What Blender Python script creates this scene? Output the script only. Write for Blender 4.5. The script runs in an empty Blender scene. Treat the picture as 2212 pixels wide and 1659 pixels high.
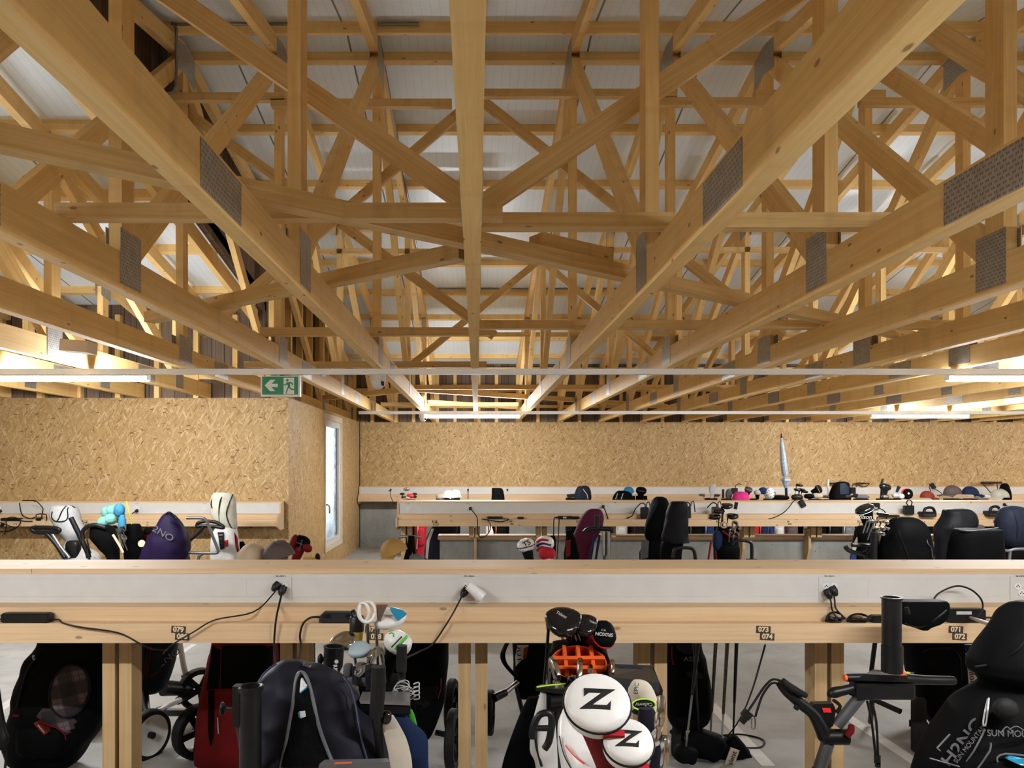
import bpy, bmesh, math, random
from mathutils import Vector, Matrix, noise
V = Vector
random.seed(7)
SC = bpy.context.scene
COL = SC.collection
PI = math.pi

# ---------------------------------------------------------------- camera
CZ = 1.64                                   # eye height above the floor
F, CX, CY = 1600.0, 1029.5, 998.0           # focal length and vanishing point in pixels of the 2212x1659 frame
cam = bpy.data.cameras.new('camera')
cam.sensor_width = 36.0
cam.lens = F / 2212 * 36.0
cam.shift_x = (1106 - CX) / 2212
cam.shift_y = (CY - 829.5) / 2212
cam.clip_start = 0.05
camo = bpy.data.objects.new('camera', cam)
camo.location = (0, 0, CZ)
camo.rotation_euler = (PI / 2, 0, 0)
COL.objects.link(camo)
SC.camera = camo

def at(px, py, Y):
    return V(((px - CX) / F * Y, Y, CZ - (py - CY) / F * Y))

# ---------------------------------------------------------------- world, exposure
w = bpy.data.worlds.new('daylight'); SC.world = w; w.use_nodes = True
bg = w.node_tree.nodes['Background']
bg.inputs[0].default_value = (0.72, 0.86, 1.0, 1)
bg.inputs[1].default_value = 1.1
SC.view_settings.view_transform = 'Standard'
SC.view_settings.look = 'None'
SC.view_settings.gamma = 1.0
SC.view_settings.use_curve_mapping = False
SC.view_settings.exposure = 1.36
LAMP = 160.0                                 # emission of every tube lamp
SC.cycles.use_denoising = True
SC.cycles.max_bounces = 12
SC.cycles.diffuse_bounces = 8
SC.cycles.glossy_bounces = 3
SC.cycles.transmission_bounces = 6
SC.cycles.transparent_max_bounces = 8
SC.cycles.sample_clamp_indirect = 6.0
SC.cycles.caustics_reflective = False
SC.cycles.caustics_refractive = False

# ---------------------------------------------------------------- materials
class NT:
    def __init__(s, name):
        s.m = bpy.data.materials.new(name); s.m.use_nodes = True
        s.t = s.m.node_tree; s.b = s.t.nodes['Principled BSDF']
    def n(s, typ, **kw):
        x = s.t.nodes.new(typ)
        for k, v in kw.items():
            if k.startswith('i_'): x.inputs[k[2:].replace('_', ' ')].default_value = v
            else: setattr(x, k, v)
        return x
    def l(s, a, b): s.t.links.new(a, b)
    def ramp(s, fac, stops):
        r = s.n('ShaderNodeValToRGB'); e = r.color_ramp.elements
        while len(e) < len(stops): e.new(0.5)
        for q, (p, c) in zip(e, stops): q.position = p; q.color = (*c, 1)
        s.l(fac, r.inputs[0]); return r.outputs[0]
    def mix(s, fac, a, b, mode='MIX'):
        x = s.n('ShaderNodeMixRGB', blend_type=mode)
        for i, q in enumerate((fac, a, b)):
            if hasattr(q, 'is_linked'): s.l(q, x.inputs[i])
            elif i == 0: x.inputs[0].default_value = q
            else: x.inputs[i].default_value = (*q, 1)
        return x.outputs[0]
    def math(s, op, a, b=0.0):
        x = s.n('ShaderNodeMath', operation=op)
        for i, q in enumerate((a, b)):
            if hasattr(q, 'is_linked'): s.l(q, x.inputs[i])
            else: x.inputs[i].default_value = q
        return x.outputs[0]
    def bump(s, h, strength=0.3, dist=0.01):
        b = s.n('ShaderNodeBump'); b.inputs['Strength'].default_value = strength; b.inputs['Distance'].default_value = dist
        s.l(h, b.inputs['Height']); s.l(b.outputs[0], s.b.inputs['Normal'])
    def base(s, c):
        if hasattr(c, 'is_linked'): s.l(c, s.b.inputs['Base Color'])
        else: s.b.inputs['Base Color'].default_value = (*c, 1)

def plain(name, c, rough=0.5, metal=0.0, var=0.12, sc=14.0, bump=0.0, spec=None, coat=0.0, bsc=None):
    k = NT(name)
    co = k.n('ShaderNodeTexCoord'); nz = k.n('ShaderNodeTexNoise', i_Scale=sc, i_Detail=4.0); k.l(co.outputs['Object'], nz.inputs['Vector'])
    f = lambda q: tuple(min(1, x * q) for x in c)
    k.base(k.ramp(nz.outputs['Fac'], [(0.3, f(1 - var)), (0.7, f(1 + var))]))
    k.b.inputs['Roughness'].default_value = rough; k.b.inputs['Metallic'].default_value = metal
    if spec is not None: k.b.inputs['Specular IOR Level'].default_value = spec
    if coat: k.b.inputs['Coat Weight'].default_value = coat
    if bump:
        n2 = k.n('ShaderNodeTexNoise', i_Scale=bsc or sc * 6, i_Detail=3.0); k.l(co.outputs['Object'], n2.inputs['Vector'])
        k.bump(n2.outputs['Fac'], bump, 0.004)
    return k.m

def wood(name, light, dark, knot=(0.20, 0.10, 0.04), stain=0.0):
    k = NT(name)
    uv = k.n('ShaderNodeTexCoord').outputs['UV']
    oi = k.n('ShaderNodeObjectInfo')
    off = k.n('ShaderNodeCombineXYZ'); r7 = k.math('MULTIPLY', oi.outputs['Random'], 37.0)
    k.l(r7, off.inputs[0]); k.l(k.math('MULTIPLY', oi.outputs['Random'], 11.0), off.inputs[1])
    add = k.n('ShaderNodeVectorMath', operation='ADD'); k.l(uv, add.inputs[0]); k.l(off.outputs[0], add.inputs[1])
    P = add.outputs[0]
    def noise_(sx, sy, detail=4.0, dist=0.0):
        mp = k.n('ShaderNodeMapping'); mp.inputs['Scale'].default_value = (sx, sy, 1); k.l(P, mp.inputs[0])
        nz = k.n('ShaderNodeTexNoise', i_Scale=1.0, i_Detail=detail, i_Distortion=dist); k.l(mp.outputs[0], nz.inputs['Vector']); return nz.outputs['Fac']
    grain = noise_(1.3, 48.0, 5.0, 1.2)
    fine = noise_(6.0, 260.0, 2.0)
    blot = noise_(1.1, 5.0, 3.0)
    c = k.ramp(grain, [(0.30, dark), (0.62, light)])
    c = k.mix(k.math('MULTIPLY', fine, 0.22), c, tuple(x * 0.72 for x in dark))
    c = k.mix(k.ramp(blot, [(0.45, (0, 0, 0)), (0.75, (0.35,) * 3)]), c, tuple(x * 0.8 for x in dark))
    mp = k.n('ShaderNodeMapping'); mp.inputs['Scale'].default_value = (4.0, 9.0, 1); k.l(P, mp.inputs[0])
    vo = k.n('ShaderNodeTexVoronoi', i_Scale=1.0, i_Randomness=1.0); vo.voronoi_dimensions = '2D'; k.l(mp.outputs[0], vo.inputs['Vector'])
    kn = k.ramp(vo.outputs['Distance'], [(0.045, (1, 1, 1)), (0.075, (0, 0, 0))])
    sep = k.n('ShaderNodeSeparateColor'); k.l(vo.outputs['Color'], sep.inputs[0])
    kn = k.math('MULTIPLY', kn, k.math('GREATER_THAN', sep.outputs[0], 0.78))
    c = k.mix(k.math('MULTIPLY', kn, 0.75), c, knot)
    if stain:
        st = noise_(9.0, 1.6, 3.0)
        c = k.mix(k.math('MULTIPLY', k.ramp(st, [(0.55, (0, 0, 0)), (0.75, (1, 1, 1))]), stain), c, (0.25, 0.15, 0.07))
    k.base(c); k.b.inputs['Roughness'].default_value = 0.65; k.b.inputs['Specular IOR Level'].default_value = 0.3
    k.bump(grain, 0.12, 0.004)
    return k.m

MT = {}
MT['spruce'] = wood('spruce_planed', (0.60, 0.435, 0.265), (0.52, 0.35, 0.195))
MT['truss'] = wood('spruce_rough', (0.87, 0.63, 0.285), (0.79, 0.51, 0.185), stain=0.20)
MT['brace'] = wood('spruce_weathered', (0.76, 0.54, 0.25), (0.60, 0.395, 0.15), stain=0.32)
MT['post'] = wood('spruce_post', (0.48, 0.335, 0.17), (0.39, 0.25, 0.115), stain=0.2)

def osb(name='osb_board'):
    k = NT(name)
    uv = k.n('ShaderNodeTexCoord').outputs['UV']
    layers = []
    for i, (ang, sx, sy) in enumerate(((0.1, 12, 75), (1.75, 14, 62), (2.6, 11, 85), (0.75, 15, 95), (1.25, 10, 70), (2.15, 13, 80))):
        mp = k.n('ShaderNodeMapping'); mp.inputs['Rotation'].default_value = (0, 0, ang); mp.inputs['Location'].default_value = (i * 3.3, i * 1.7, 0)
        wn = k.n('ShaderNodeTexNoise', i_Scale=5.0, i_Detail=2.0); k.l(uv, wn.inputs['Vector'])
        vm = k.n('ShaderNodeVectorMath', operation='SCALE'); vm.inputs['Scale'].default_value = 0.06; k.l(wn.outputs['Color'], vm.inputs[0])
        va = k.n('ShaderNodeVectorMath', operation='ADD'); k.l(uv, va.inputs[0]); k.l(vm.outputs[0], va.inputs[1])
        k.l(va.outputs[0], mp.inputs[0])
        sc = k.n('ShaderNodeMapping'); sc.inputs['Scale'].default_value = (sx, sy, 1); k.l(mp.outputs[0], sc.inputs[0])
        vo = k.n('ShaderNodeTexVoronoi', i_Scale=1.0); vo.voronoi_dimensions = '2D'; k.l(sc.outputs[0], vo.inputs['Vector'])
        sp = k.n('ShaderNodeSeparateColor'); k.l(vo.outputs['Color'], sp.inputs[0])
        layers.append((sp.outputs[0], sp.outputs[1], vo.outputs['Distance']))
    stops = [(0.0, (0.22, 0.112, 0.040)), (0.06, (0.33, 0.20, 0.076)), (0.5, (0.395, 0.256, 0.108)), (0.85, (0.45, 0.308, 0.143)), (1.0, (0.54, 0.41, 0.24))]
    c = k.ramp(layers[0][0], stops); h = layers[0][0]
    for a, b, d in layers[1:]:
        m = k.math('GREATER_THAN', b, 0.62)
        c = k.mix(m, c, k.ramp(a, stops))
    mp = k.n('ShaderNodeMapping'); mp.inputs['Scale'].default_value = (6, 16, 1); mp.inputs['Rotation'].default_value = (0, 0, 0.5); k.l(uv, mp.inputs[0])
    vo = k.n('ShaderNodeTexVoronoi', i_Scale=1.0); vo.voronoi_dimensions = '2D'; k.l(mp.outputs[0], vo.inputs['Vector'])
    sp = k.n('ShaderNodeSeparateColor'); k.l(vo.outputs['Color'], sp.inputs[0])
    fl = k.math('MULTIPLY', k.math('LESS_THAN', vo.outputs['Distance'], 0.14), k.math('GREATER_THAN', sp.outputs[2], 0.80))
    c = k.mix(k.math('MULTIPLY', fl, 0.8), c, (0.16, 0.07, 0.03))
    k.base(c); k.b.inputs['Roughness'].default_value = 0.6; k.b.inputs['Specular IOR Level'].default_value = 0.3
    k.bump(layers[1][2], 0.15, 0.004)
    return k.m
MT['osb'] = osb()

def concrete(name, c1, c2, sc=2.2, pores=True, spots=(0.05, 0.05, 0.05)):
    k = NT(name); co = k.n('ShaderNodeTexCoord').outputs['Object']
    n1 = k.n('ShaderNodeTexNoise', i_Scale=sc, i_Detail=8.0, i_Roughness=0.65); k.l(co, n1.inputs['Vector'])
    c = k.ramp(n1.outputs['Fac'], [(0.35, c1), (0.68, c2)])
    mp = k.n('ShaderNodeMapping'); mp.inputs['Scale'].default_value = (1, 1, 0.25); k.l(co, mp.inputs[0])
    n2 = k.n('ShaderNodeTexNoise', i_Scale=sc * 5, i_Detail=4.0); k.l(mp.outputs[0], n2.inputs['Vector'])
    c = k.mix(k.ramp(n2.outputs['Fac'], [(0.5, (0, 0, 0)), (0.8, (0.4,) * 3)]), c, tuple(x * 0.6 for x in c1))
    if pores:
        vo = k.n('ShaderNodeTexVoronoi', i_Scale=sc * 6.5); k.l(co, vo.inputs['Vector'])
        c = k.mix(k.math('MULTIPLY', k.math('LESS_THAN', vo.outputs['Distance'], 0.10), 0.7), c, spots)
    k.base(c); k.b.inputs['Roughness'].default_value = 0.75
    k.bump(n1.outputs['Fac'], 0.2, 0.01)
    return k.m
MT['concrete'] = concrete('concrete_cast', (0.17, 0.168, 0.15), (0.26, 0.255, 0.23))
MT['floor'] = concrete('concrete_floor', (0.25, 0.245, 0.23), (0.37, 0.365, 0.345), 1.1, False)
MT['paint'] = plain('floor_paint', (0.50, 0.49, 0.46), 0.7, var=0.1, sc=9)

def roofpanel():
    k = NT('roof_sandwich_panel'); co = k.n('ShaderNodeTexCoord').outputs['Object']
    sp = k.n('ShaderNodeSeparateXYZ'); k.l(co, sp.inputs[0]); x = sp.outputs[0]
    fr = k.math('FRACT', k.math('MULTIPLY', x, 14.0))
    a = k.math('ABSOLUTE', k.math('SUBTRACT', fr, 0.5))
    rib = k.math('GREATER_THAN', a, 0.44)
    fj = k.math('ABSOLUTE', k.math('SUBTRACT', k.math('FRACT', x), 0.5))
    joint = k.math('LESS_THAN', fj, 0.008)
    c = k.mix(k.math('MULTIPLY', rib, 0.30), (0.78, 0.89, 1.0), (0.56, 0.64, 0.72))  # shade of the narrow grooves mixed into the colour, besides the bump
    c = k.mix(k.math('MULTIPLY', joint, 0.9), c, (0.10, 0.10, 0.11))
    k.base(c); k.b.inputs['Roughness'].default_value = 0.35
    k.bump(rib, 0.25, 0.004)
    return k.m
MT['roof'] = roofpanel()

def darkboards():
    k = NT('weathered_board_cladding'); co = k.n('ShaderNodeTexCoord').outputs['UV']
    sp = k.n('ShaderNodeSeparateXYZ'); k.l(co, sp.inputs[0])
    f = k.math('MULTIPLY', sp.outputs[0], 6.6); cell = k.math('FLOOR', f); fr = k.math('FRACT', f)
    wn = k.n('ShaderNodeTexWhiteNoise'); wn.noise_dimensions = '1D'; k.l(cell, wn.inputs['W'])
    mp = k.n('ShaderNodeMapping'); mp.inputs['Scale'].default_value = (60, 1.5, 1); k.l(co, mp.inputs[0])
    nz = k.n('ShaderNodeTexNoise', i_Scale=1.0, i_Detail=5.0); k.l(mp.outputs[0], nz.inputs['Vector'])
    v = k.math('ADD', k.math('MULTIPLY', wn.outputs['Value'], 0.3), k.math('MULTIPLY', nz.outputs['Fac'], 0.7))
    c = k.ramp(v, [(0.3, (0.085, 0.055, 0.035)), (0.7, (0.21, 0.15, 0.105))])
    gap = k.math('LESS_THAN', fr, 0.05)
    c = k.mix(gap, c, (0.004, 0.004, 0.004))
    k.base(c); k.b.inputs['Roughness'].default_value = 0.8
    k.bump(k.math('SUBTRACT', 1.0, gap), 0.4, 0.01)
    return k.m
MT['boards'] = darkboards()

def nailplate():
    k = NT('nail_plate_steel'); co = k.n('ShaderNodeTexCoord').outputs['UV']
    sp = k.n('ShaderNodeSeparateXYZ'); k.l(co, sp.inputs[0])
    row = k.math('MULTIPLY', sp.outputs[1], 62.0)
    sh = k.math('MULTIPLY', k.math('FLOOR', row), 0.5)
    fx = k.math('ABSOLUTE', k.math('SUBTRACT', k.math('FRACT', k.math('ADD', k.math('MULTIPLY', sp.outputs[0], 40.0), sh)), 0.5))
    fy = k.math('ABSOLUTE', k.math('SUBTRACT', k.math('FRACT', row), 0.5))
    slot = k.math('MULTIPLY', k.math('LESS_THAN', fx, 0.26), k.math('LESS_THAN', fy, 0.24))
    tip = k.math('MULTIPLY', k.math('LESS_THAN', fx, 0.10), k.math('LESS_THAN', fy, 0.24))
    nz = k.n('ShaderNodeTexNoise', i_Scale=22.0, i_Detail=4.0); k.l(co, nz.inputs['Vector'])
    c = k.ramp(nz.outputs['Fac'], [(0.3, (0.34, 0.34, 0.345)), (0.7, (0.47, 0.47, 0.47))])
    c = k.mix(k.math('MULTIPLY', slot, 0.75), c, (0.07, 0.065, 0.06))
    c = k.mix(k.math('MULTIPLY', tip, 0.6), c, (0.55, 0.45, 0.30))
    k.base(c); k.b.inputs['Roughness'].default_value = 0.42; k.b.inputs['Metallic'].default_value = 0.55
    k.bump(slot, 0.4, 0.004)
    return k.m
MT['plate'] = nailplate()

def emit(name, c, s):
    k = NT(name); k.base((0.9, 0.9, 0.9))
    k.b.inputs['Emission Color'].default_value = (*c, 1); k.b.inputs['Emission Strength'].default_value = s
    return k.m
MT['tube'] = emit('tube_light', (0.97, 0.985, 1.0), LAMP)
MT['pvc'] = plain('white_trunking', (0.50, 0.496, 0.478), 0.4, var=0.03)
MT['pvcline'] = plain('trunking_groove', (0.46, 0.46, 0.45), 0.5)
MT['white'] = plain('white_plastic', (0.62, 0.62, 0.61), 0.35, var=0.03)
MT['steelrail'] = plain('white_enamelled_rail', (0.84, 0.85, 0.86), 0.35, var=0.03)
MT['black'] = plain('black_plastic', (0.005, 0.005, 0.0055), 0.4, var=0.3, spec=0.28)
MT['gloss'] = plain('black_gloss', (0.004, 0.004, 0.005), 0.15, var=0.3, spec=0.4, coat=0.25)
MT['rubber'] = plain('black_rubber', (0.006, 0.006, 0.006), 0.7, var=0.3, bump=0.3, spec=0.2)
MT['cable'] = plain('cable_sheath', (0.006, 0.006, 0.006), 0.45, spec=0.25)
MT['chrome'] = plain('chrome', (0.52, 0.51, 0.49), 0.16, 1.0, var=0.05)
MT['steel'] = plain('brushed_steel', (0.38, 0.37, 0.36), 0.32, 1.0, var=0.1)
MT['alu'] = plain('grey_aluminium', (0.26, 0.26, 0.27), 0.35, 0.8, var=0.08)
MT['gun'] = plain('gunmetal_tube', (0.09, 0.093, 0.10), 0.4, 0.5, var=0.1)
MT['darktag'] = plain('dark_number_plate', (0.045, 0.036, 0.028), 0.5, spec=0.2)
MT['tagfig'] = plain('plate_numerals', (0.62, 0.47, 0.29), 0.6)
MT['print'] = plain('black_print', (0.008, 0.008, 0.008), 0.6, spec=0.2)
MT['pale'] = plain('pale_print', (0.42, 0.41, 0.39), 0.6)
MT['greyprint'] = plain('grey_print', (0.085, 0.085, 0.09), 0.6)
MT['green'] = plain('sign_green', (0.0, 0.26, 0.095), 0.4, var=0.05)
MT['signwhite'] = plain('sign_white', (0.80, 0.82, 0.80), 0.4, var=0.03)

# ---------------------------------------------------------------- mesh building
class MB:
    """collects shapes; build() links them as one mesh object"""
    def __init__(s): s.v = []; s.f = []; s.uv = []; s.mi = []; s.k = 0
    def face(s, idx, uvs=None): s.f.append(tuple(idx)); s.uv.append(uvs); s.mi.append(s.k)
    def add(s, pts): i = len(s.v); s.v += [V(p) for p in pts]; return i
    def beam(s, p, q, w, h, side=None):
        """bar from p to q; w across `side`, h across the other way"""
        p, q = V(p), V(q); d = (q - p); L = d.length; d.normalize()
        sd = V(side) if side else (V((1, 0, 0)) if abs(d.x) < 0.9 else V((0, 1, 0)))
        sd = (sd - d * sd.dot(d)).normalized(); up = d.cross(sd)
        o = [sd * (a * w / 2) + up * (b * h / 2) for a, b in ((-1, -1), (1, -1), (1, 1), (-1, 1))]
        i = s.add([p + x for x in o] + [q + x for x in o])
        ext = [w, h, w, h]; acc = 0
        for j in range(4):
            a, b = j, (j + 1) % 4
            s.face((i + a, i + 4 + a, i + 4 + b, i + b), ((0, acc), (L, acc), (L, acc + ext[j]), (0, acc + ext[j]))); acc += ext[j] + 0.13
        s.face((i, i + 1, i + 2, i + 3), ((0, 0), (0, w), (h, w), (h, 0)))
        s.face((i + 7, i + 6, i + 5, i + 4), ((0, 0), (0, w), (h, w), (h, 0)))
        return s
    def box(s, a, b):
        (x0, y0, z0), (x1, y1, z1) = a, b
        x0, x1 = sorted((x0, x1)); y0, y1 = sorted((y0, y1)); z0, z1 = sorted((z0, z1))
        P = [(x, y, z) for z in (z0, z1) for y in (y0, y1) for x in (x0, x1)]
        i = s.add(P)
        for q, ax in (((0, 1, 5, 4), (0, 2)), ((3, 2, 6, 7), (0, 2)), ((2, 0, 4, 6), (1, 2)), ((1, 3, 7, 5), (1, 2)), ((4, 5, 7, 6), (0, 1)), ((2, 3, 1, 0), (0, 1))):
            s.face([i + j for j in q], [(P[j][ax[0]], P[j][ax[1]]) for j in q])
        return s
    def obox(s, c, sz, R=None):
        """box with centre, size and an optional 3x3 rotation"""
        R = R or Matrix.Identity(3); c = V(c); h = V(sz) / 2
        P = [V((x * h.x, y * h.y, z * h.z)) for z in (-1, 1) for y in (-1, 1) for x in (-1, 1)]
        i = s.add([c + R @ p for p in P])
        for q, ax in (((0, 1, 5, 4), (0, 2)), ((3, 2, 6, 7), (0, 2)), ((2, 0, 4, 6), (1, 2)), ((1, 3, 7, 5), (1, 2)), ((4, 5, 7, 6), (0, 1)), ((2, 3, 1, 0), (0, 1))):
            s.face([i + j for j in q], [(P[j][ax[0]], P[j][ax[1]]) for j in q])
        return s
    def rings(s, rs, cap0=True, cap1=True, close=True):
        n = len(rs[0]); i0 = [s.add(r) for r in rs]; m = n if close else n - 1
        for a in range(len(rs) - 1):
            for j in range(m):
                k = (j + 1) % n
                s.face((i0[a] + j, i0[a] + k, i0[a + 1] + k, i0[a + 1] + j), ((j / n, a), ((j + 1) / n, a), ((j + 1) / n, a + 1), (j / n, a + 1)))
        if cap0: s.face([i0[0] + j for j in reversed(range(n))])
        if cap1: s.face([i0[-1] + j for j in range(n)])
        return s
    def tube(s, pts, r, n=8, smooth=4, cap=True, flat=1.0):
        pts = [V(p) for p in pts]
        rr = list(r) if isinstance(r, (list, tuple)) else [r] * len(pts)
        if smooth > 1 and len(pts) > 2: pts, rr = spline(pts, rr, smooth)
        up = None; rs = []
        for j, p in enumerate(pts):
            d = (pts[min(j + 1, len(pts) - 1)] - pts[max(j - 1, 0)])
            d = d.normalized() if d.length > 1e-9 else V((0, 0, 1))
            if up is None: up = d.orthogonal().normalized()
            up = (up - d * up.dot(d)); up = up.normalized() if up.length > 1e-6 else d.orthogonal().normalized()
            sd = d.cross(up)
            rs.append([p + (up * math.cos(t) * rr[j] + sd * math.sin(t) * rr[j] * flat) for t in [2 * PI * q / n for q in range(n)]])
        return s.rings(rs, cap, cap)
    def lathe(s, prof, o=(0, 0, 0), axis=(0, 0, 1), n=20, cap=True):
        o = V(o); R = V((0, 0, 1)).rotation_difference(V(axis)).to_matrix()
        rs = [[o + R @ V((r * math.cos(t), r * math.sin(t), z)) for t in [2 * PI * q / n for q in range(n)]] for r, z in prof]
        return s.rings(rs, cap, cap)
    def ell(s, c, rad, R=None, n=14, m=9, wob=0.0, seed=0.0, e=1.0):
        R = R or Matrix.Identity(3); c = V(c); rs = []
        for a in range(1, m):
            ph = -PI / 2 + PI * a / m; row = []
            for q in range(n):
                t = 2 * PI * q / n
                d = V((sgnp(math.cos(ph) * math.cos(t), e), sgnp(math.cos(ph) * math.sin(t), e), sgnp(math.sin(ph), e)))
                p = V((d.x * rad[0], d.y * rad[1], d.z * rad[2]))
                if wob: p *= 1 + wob * noise.noise(d * 2.2 + V((seed, seed * 1.7, 0)))
                row.append(c + R @ p)
            rs.append(row)
        s.rings(rs, False, False)
        b = len(s.v); lo = c + R @ V((0, 0, -rad[2])); hi = c + R @ V((0, 0, rad[2])); s.v += [lo, hi]
        i0 = b - (m - 1) * n
        for q in range(n):
            k = (q + 1) % n
            s.face((b, i0 + k, i0 + q)); s.face((b + 1, b - n + q, b - n + k))
        return s
    def prism(s, poly, thick):
        """planar polygon (3D points) given thickness along vector"""
        t = V(thick); n = len(poly); i = s.add(poly); j = s.add([V(p) + t for p in poly])
        q0 = V(poly[0]); e = (V(poly[1]) - q0).normalized(); nn = t.normalized(); g = nn.cross(e)
        uv = [((V(p) - q0).dot(e), (V(p) - q0).dot(g)) for p in poly]
        s.face([i + a for a in reversed(range(n))], list(reversed(uv))); s.face([j + a for a in range(n)], uv)
        for a in range(n):
            b = (a + 1) % n; L = (V(poly[b]) - V(poly[a])).length
            s.face((i + a, i + b, j + b, j + a), ((0, 0), (L, 0), (L, t.length), (0, t.length)))
        return s
    def build(s, name, mat, parent=None, smooth=None, label=None):
        me = bpy.data.meshes.new(name)
        if parent is not None: o0 = V(parent['org'])
        else:
            lo = [min(p[i] for p in s.v) for i in range(3)]; hi = [max(p[i] for p in s.v) for i in range(3)]
            o0 = V(((lo[0] + hi[0]) / 2, (lo[1] + hi[1]) / 2, lo[2]))
        me.from_pydata([p - o0 for p in s.v], [], s.f)
        if any(u for u in s.uv):
            ul = me.uv_layers.new(name='UVMap'); li = 0; data = []
            for fc, u in zip(s.f, s.uv):
                for a in range(len(fc)): data += list(u[a]) if u else [0.0, 0.0]
            ul.data.foreach_set('uv', data)
        mats = mat if isinstance(mat, (list, tuple)) else [mat]
        for m in mats: me.materials.append(MT[m] if isinstance(m, str) else m)
        if len(mats) > 1: me.polygons.foreach_set('material_index', s.mi)
        bm = bmesh.new(); bm.from_mesh(me); bmesh.ops.recalc_face_normals(bm, faces=bm.faces); bm.to_mesh(me); bm.free()
        if smooth:
            me.shade_smooth(); me.set_sharp_from_angle(angle=math.radians(smooth))
        o = bpy.data.objects.new(name, me); COL.objects.link(o)
        o['org'] = list(o0)
        if parent is not None:
            o.parent = parent; o['org'] = list(parent['org'])
        else: o.location = o0
        if label: o['label'] = label
        return o

def sgnp(x, e): return math.copysign(abs(x) ** e, x)
def spline(pts, rr, k):
    P = []; R = []
    for i in range(len(pts) - 1):
        p0, p1, p2, p3 = pts[max(i - 1, 0)], pts[i], pts[i + 1], pts[min(i + 2, len(pts) - 1)]
        for j in range(k):
            t = j / k
            P.append(0.5 * ((2 * p1) + (p2 - p0) * t + (2 * p0 - 5 * p1 + 4 * p2 - p3) * t * t + (3 * p1 - p0 - 3 * p2 + p3) * t ** 3))
            R.append(rr[i] + (rr[i + 1] - rr[i]) * t)
    return P + [pts[-1]], R + [rr[-1]]

def tag(o, label, cat, group=None):
    o['label'] = label; o['category'] = cat
    if group: o['group'] = group
    return o
def thing(name, label, cat, loc, group=None):
    o = bpy.data.objects.new(name, None); COL.objects.link(o); o.empty_display_size = 0.05
    o.location = loc; o['org'] = list(loc)
    return tag(o, label, cat, group)
def struct(name, mb, mat, smooth=None):
    o = mb.build(name, mat, None, smooth); o['kind'] = 'structure'; return o
def dup(root, delta, label, group=None):
    """copy of a thing with copies of its parts and sub-parts, shifted by delta"""
    c = root.copy(); COL.objects.link(c); c.location = V(root.location) + V(delta)
    c['org'] = list(c.location); c['label'] = label
    if group: c['group'] = group
    for ch in root.children:
        d = ch.copy(); COL.objects.link(d); d.parent = c
        for g in ch.children:
            h = g.copy(); COL.objects.link(h); h.parent = d
    return c
def text(name, s, size, c, R, mat, parent, ext=0.0008, bold=0.0, sx=1.0, shear=0.0):
    cu = bpy.data.curves.new('t', 'FONT'); cu.body = s; cu.size = size; cu.extrude = ext; cu.offset = bold
    cu.align_x = 'CENTER'; cu.align_y = 'CENTER'; cu.shear = shear
    tmp = bpy.data.objects.new('t', cu); COL.objects.link(tmp)
    bpy.context.view_layer.update()
    me = bpy.data.meshes.new_from_object(tmp.evaluated_get(bpy.context.evaluated_depsgraph_get()))
    bpy.data.objects.remove(tmp); bpy.data.curves.remove(cu)
    me.name = name; o0 = V(parent['org'])
    for v in me.vertices: v.co = V(c) + R @ V((v.co.x * sx, v.co.y, v.co.z)) - o0
    me.materials.clear(); me.materials.append(MT[mat])
    o = bpy.data.objects.new(name, me); COL.objects.link(o); o.parent = parent; o['org'] = list(o0)
    return o
def RX(a): return Matrix.Rotation(a, 3, 'X')
def RY(a): return Matrix.Rotation(a, 3, 'Y')
def RZ(a): return Matrix.Rotation(a, 3, 'Z')
FACE = RX(PI / 2)                         # text standing upright and read from the camera side
def basis(x, y):
    """3x3 rotation whose local x, y run along the given vectors"""
    x = V(x).normalized(); z = x.cross(V(y)).normalized(); y = z.cross(x)
    return Matrix((x, y, z)).transposed()
ORD = ['first', 'second', 'third', 'fourth', 'fifth', 'sixth', 'seventh', 'eighth', 'ninth', 'tenth', 'eleventh', 'twelfth', 'thirteenth', 'fourteenth', 'fifteenth', 'sixteenth']
# ================================================================ the building
HC = CZ + 0.77                              # underside of the trusses
CH = 0.165                                  # height of a bottom chord
RY0 = 6.07                                  # ridge of the main roof
HALF = 8.23
PITCH = 0.1938
YB = 14.30                                  # back wall
YF = RY0 - HALF                             # wall behind the camera
XL, XR = -7.6, 13.4
WY = 8.90                                   # back wall of the left wing
WX = -2.26                                  # inner face of the side wall with the window
XG = -2.56                                  # gable plane where the roof steps down
WR, WHALF = (YF + WY) / 2, (WY - YF) / 2    # wing ridge, half span
def rtop(Y): return CZ + 3.424 - PITCH * abs(Y - RY0)          # top of the rafters
def wtop(Y): return rtop(YB) + PITCH * (WHALF - abs(Y - WR))

struct('floor', MB().box((XL, YF, -0.12), (XR, YB + 0.1, 0)), 'floor')
# walls
struct('wall_back', MB().box((WX, YB, 0.92), (XR, YB + 0.12, HC)), 'osb')
struct('wall_back_base', MB().box((WX, YB, 0), (XR, YB + 0.12, 0.92)), 'concrete')
struct('wall_left_back', MB().box((XL, WY, 0), (WX, WY + 0.1, HC)), 'osb')
wy0, wy1, wz0, wz1 = 11.0, 12.40, 0.286, 2.37
mb = MB()
for a, b in (((WY + 0.1, 0), (wy0, HC)), ((wy1, 0), (YB, HC)), ((wy0, 0), (wy1, wz0)), ((wy0, wz1), (wy1, HC))):
    mb.box((WX - 0.14, a[0], a[1]), (WX, b[0], b[1]))
struct('wall_left', mb, 'osb')
struct('trim_1', MB().box((WX, YB - 0.025, 0), (WX + 0.012, YB, HC)), 'black')
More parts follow.
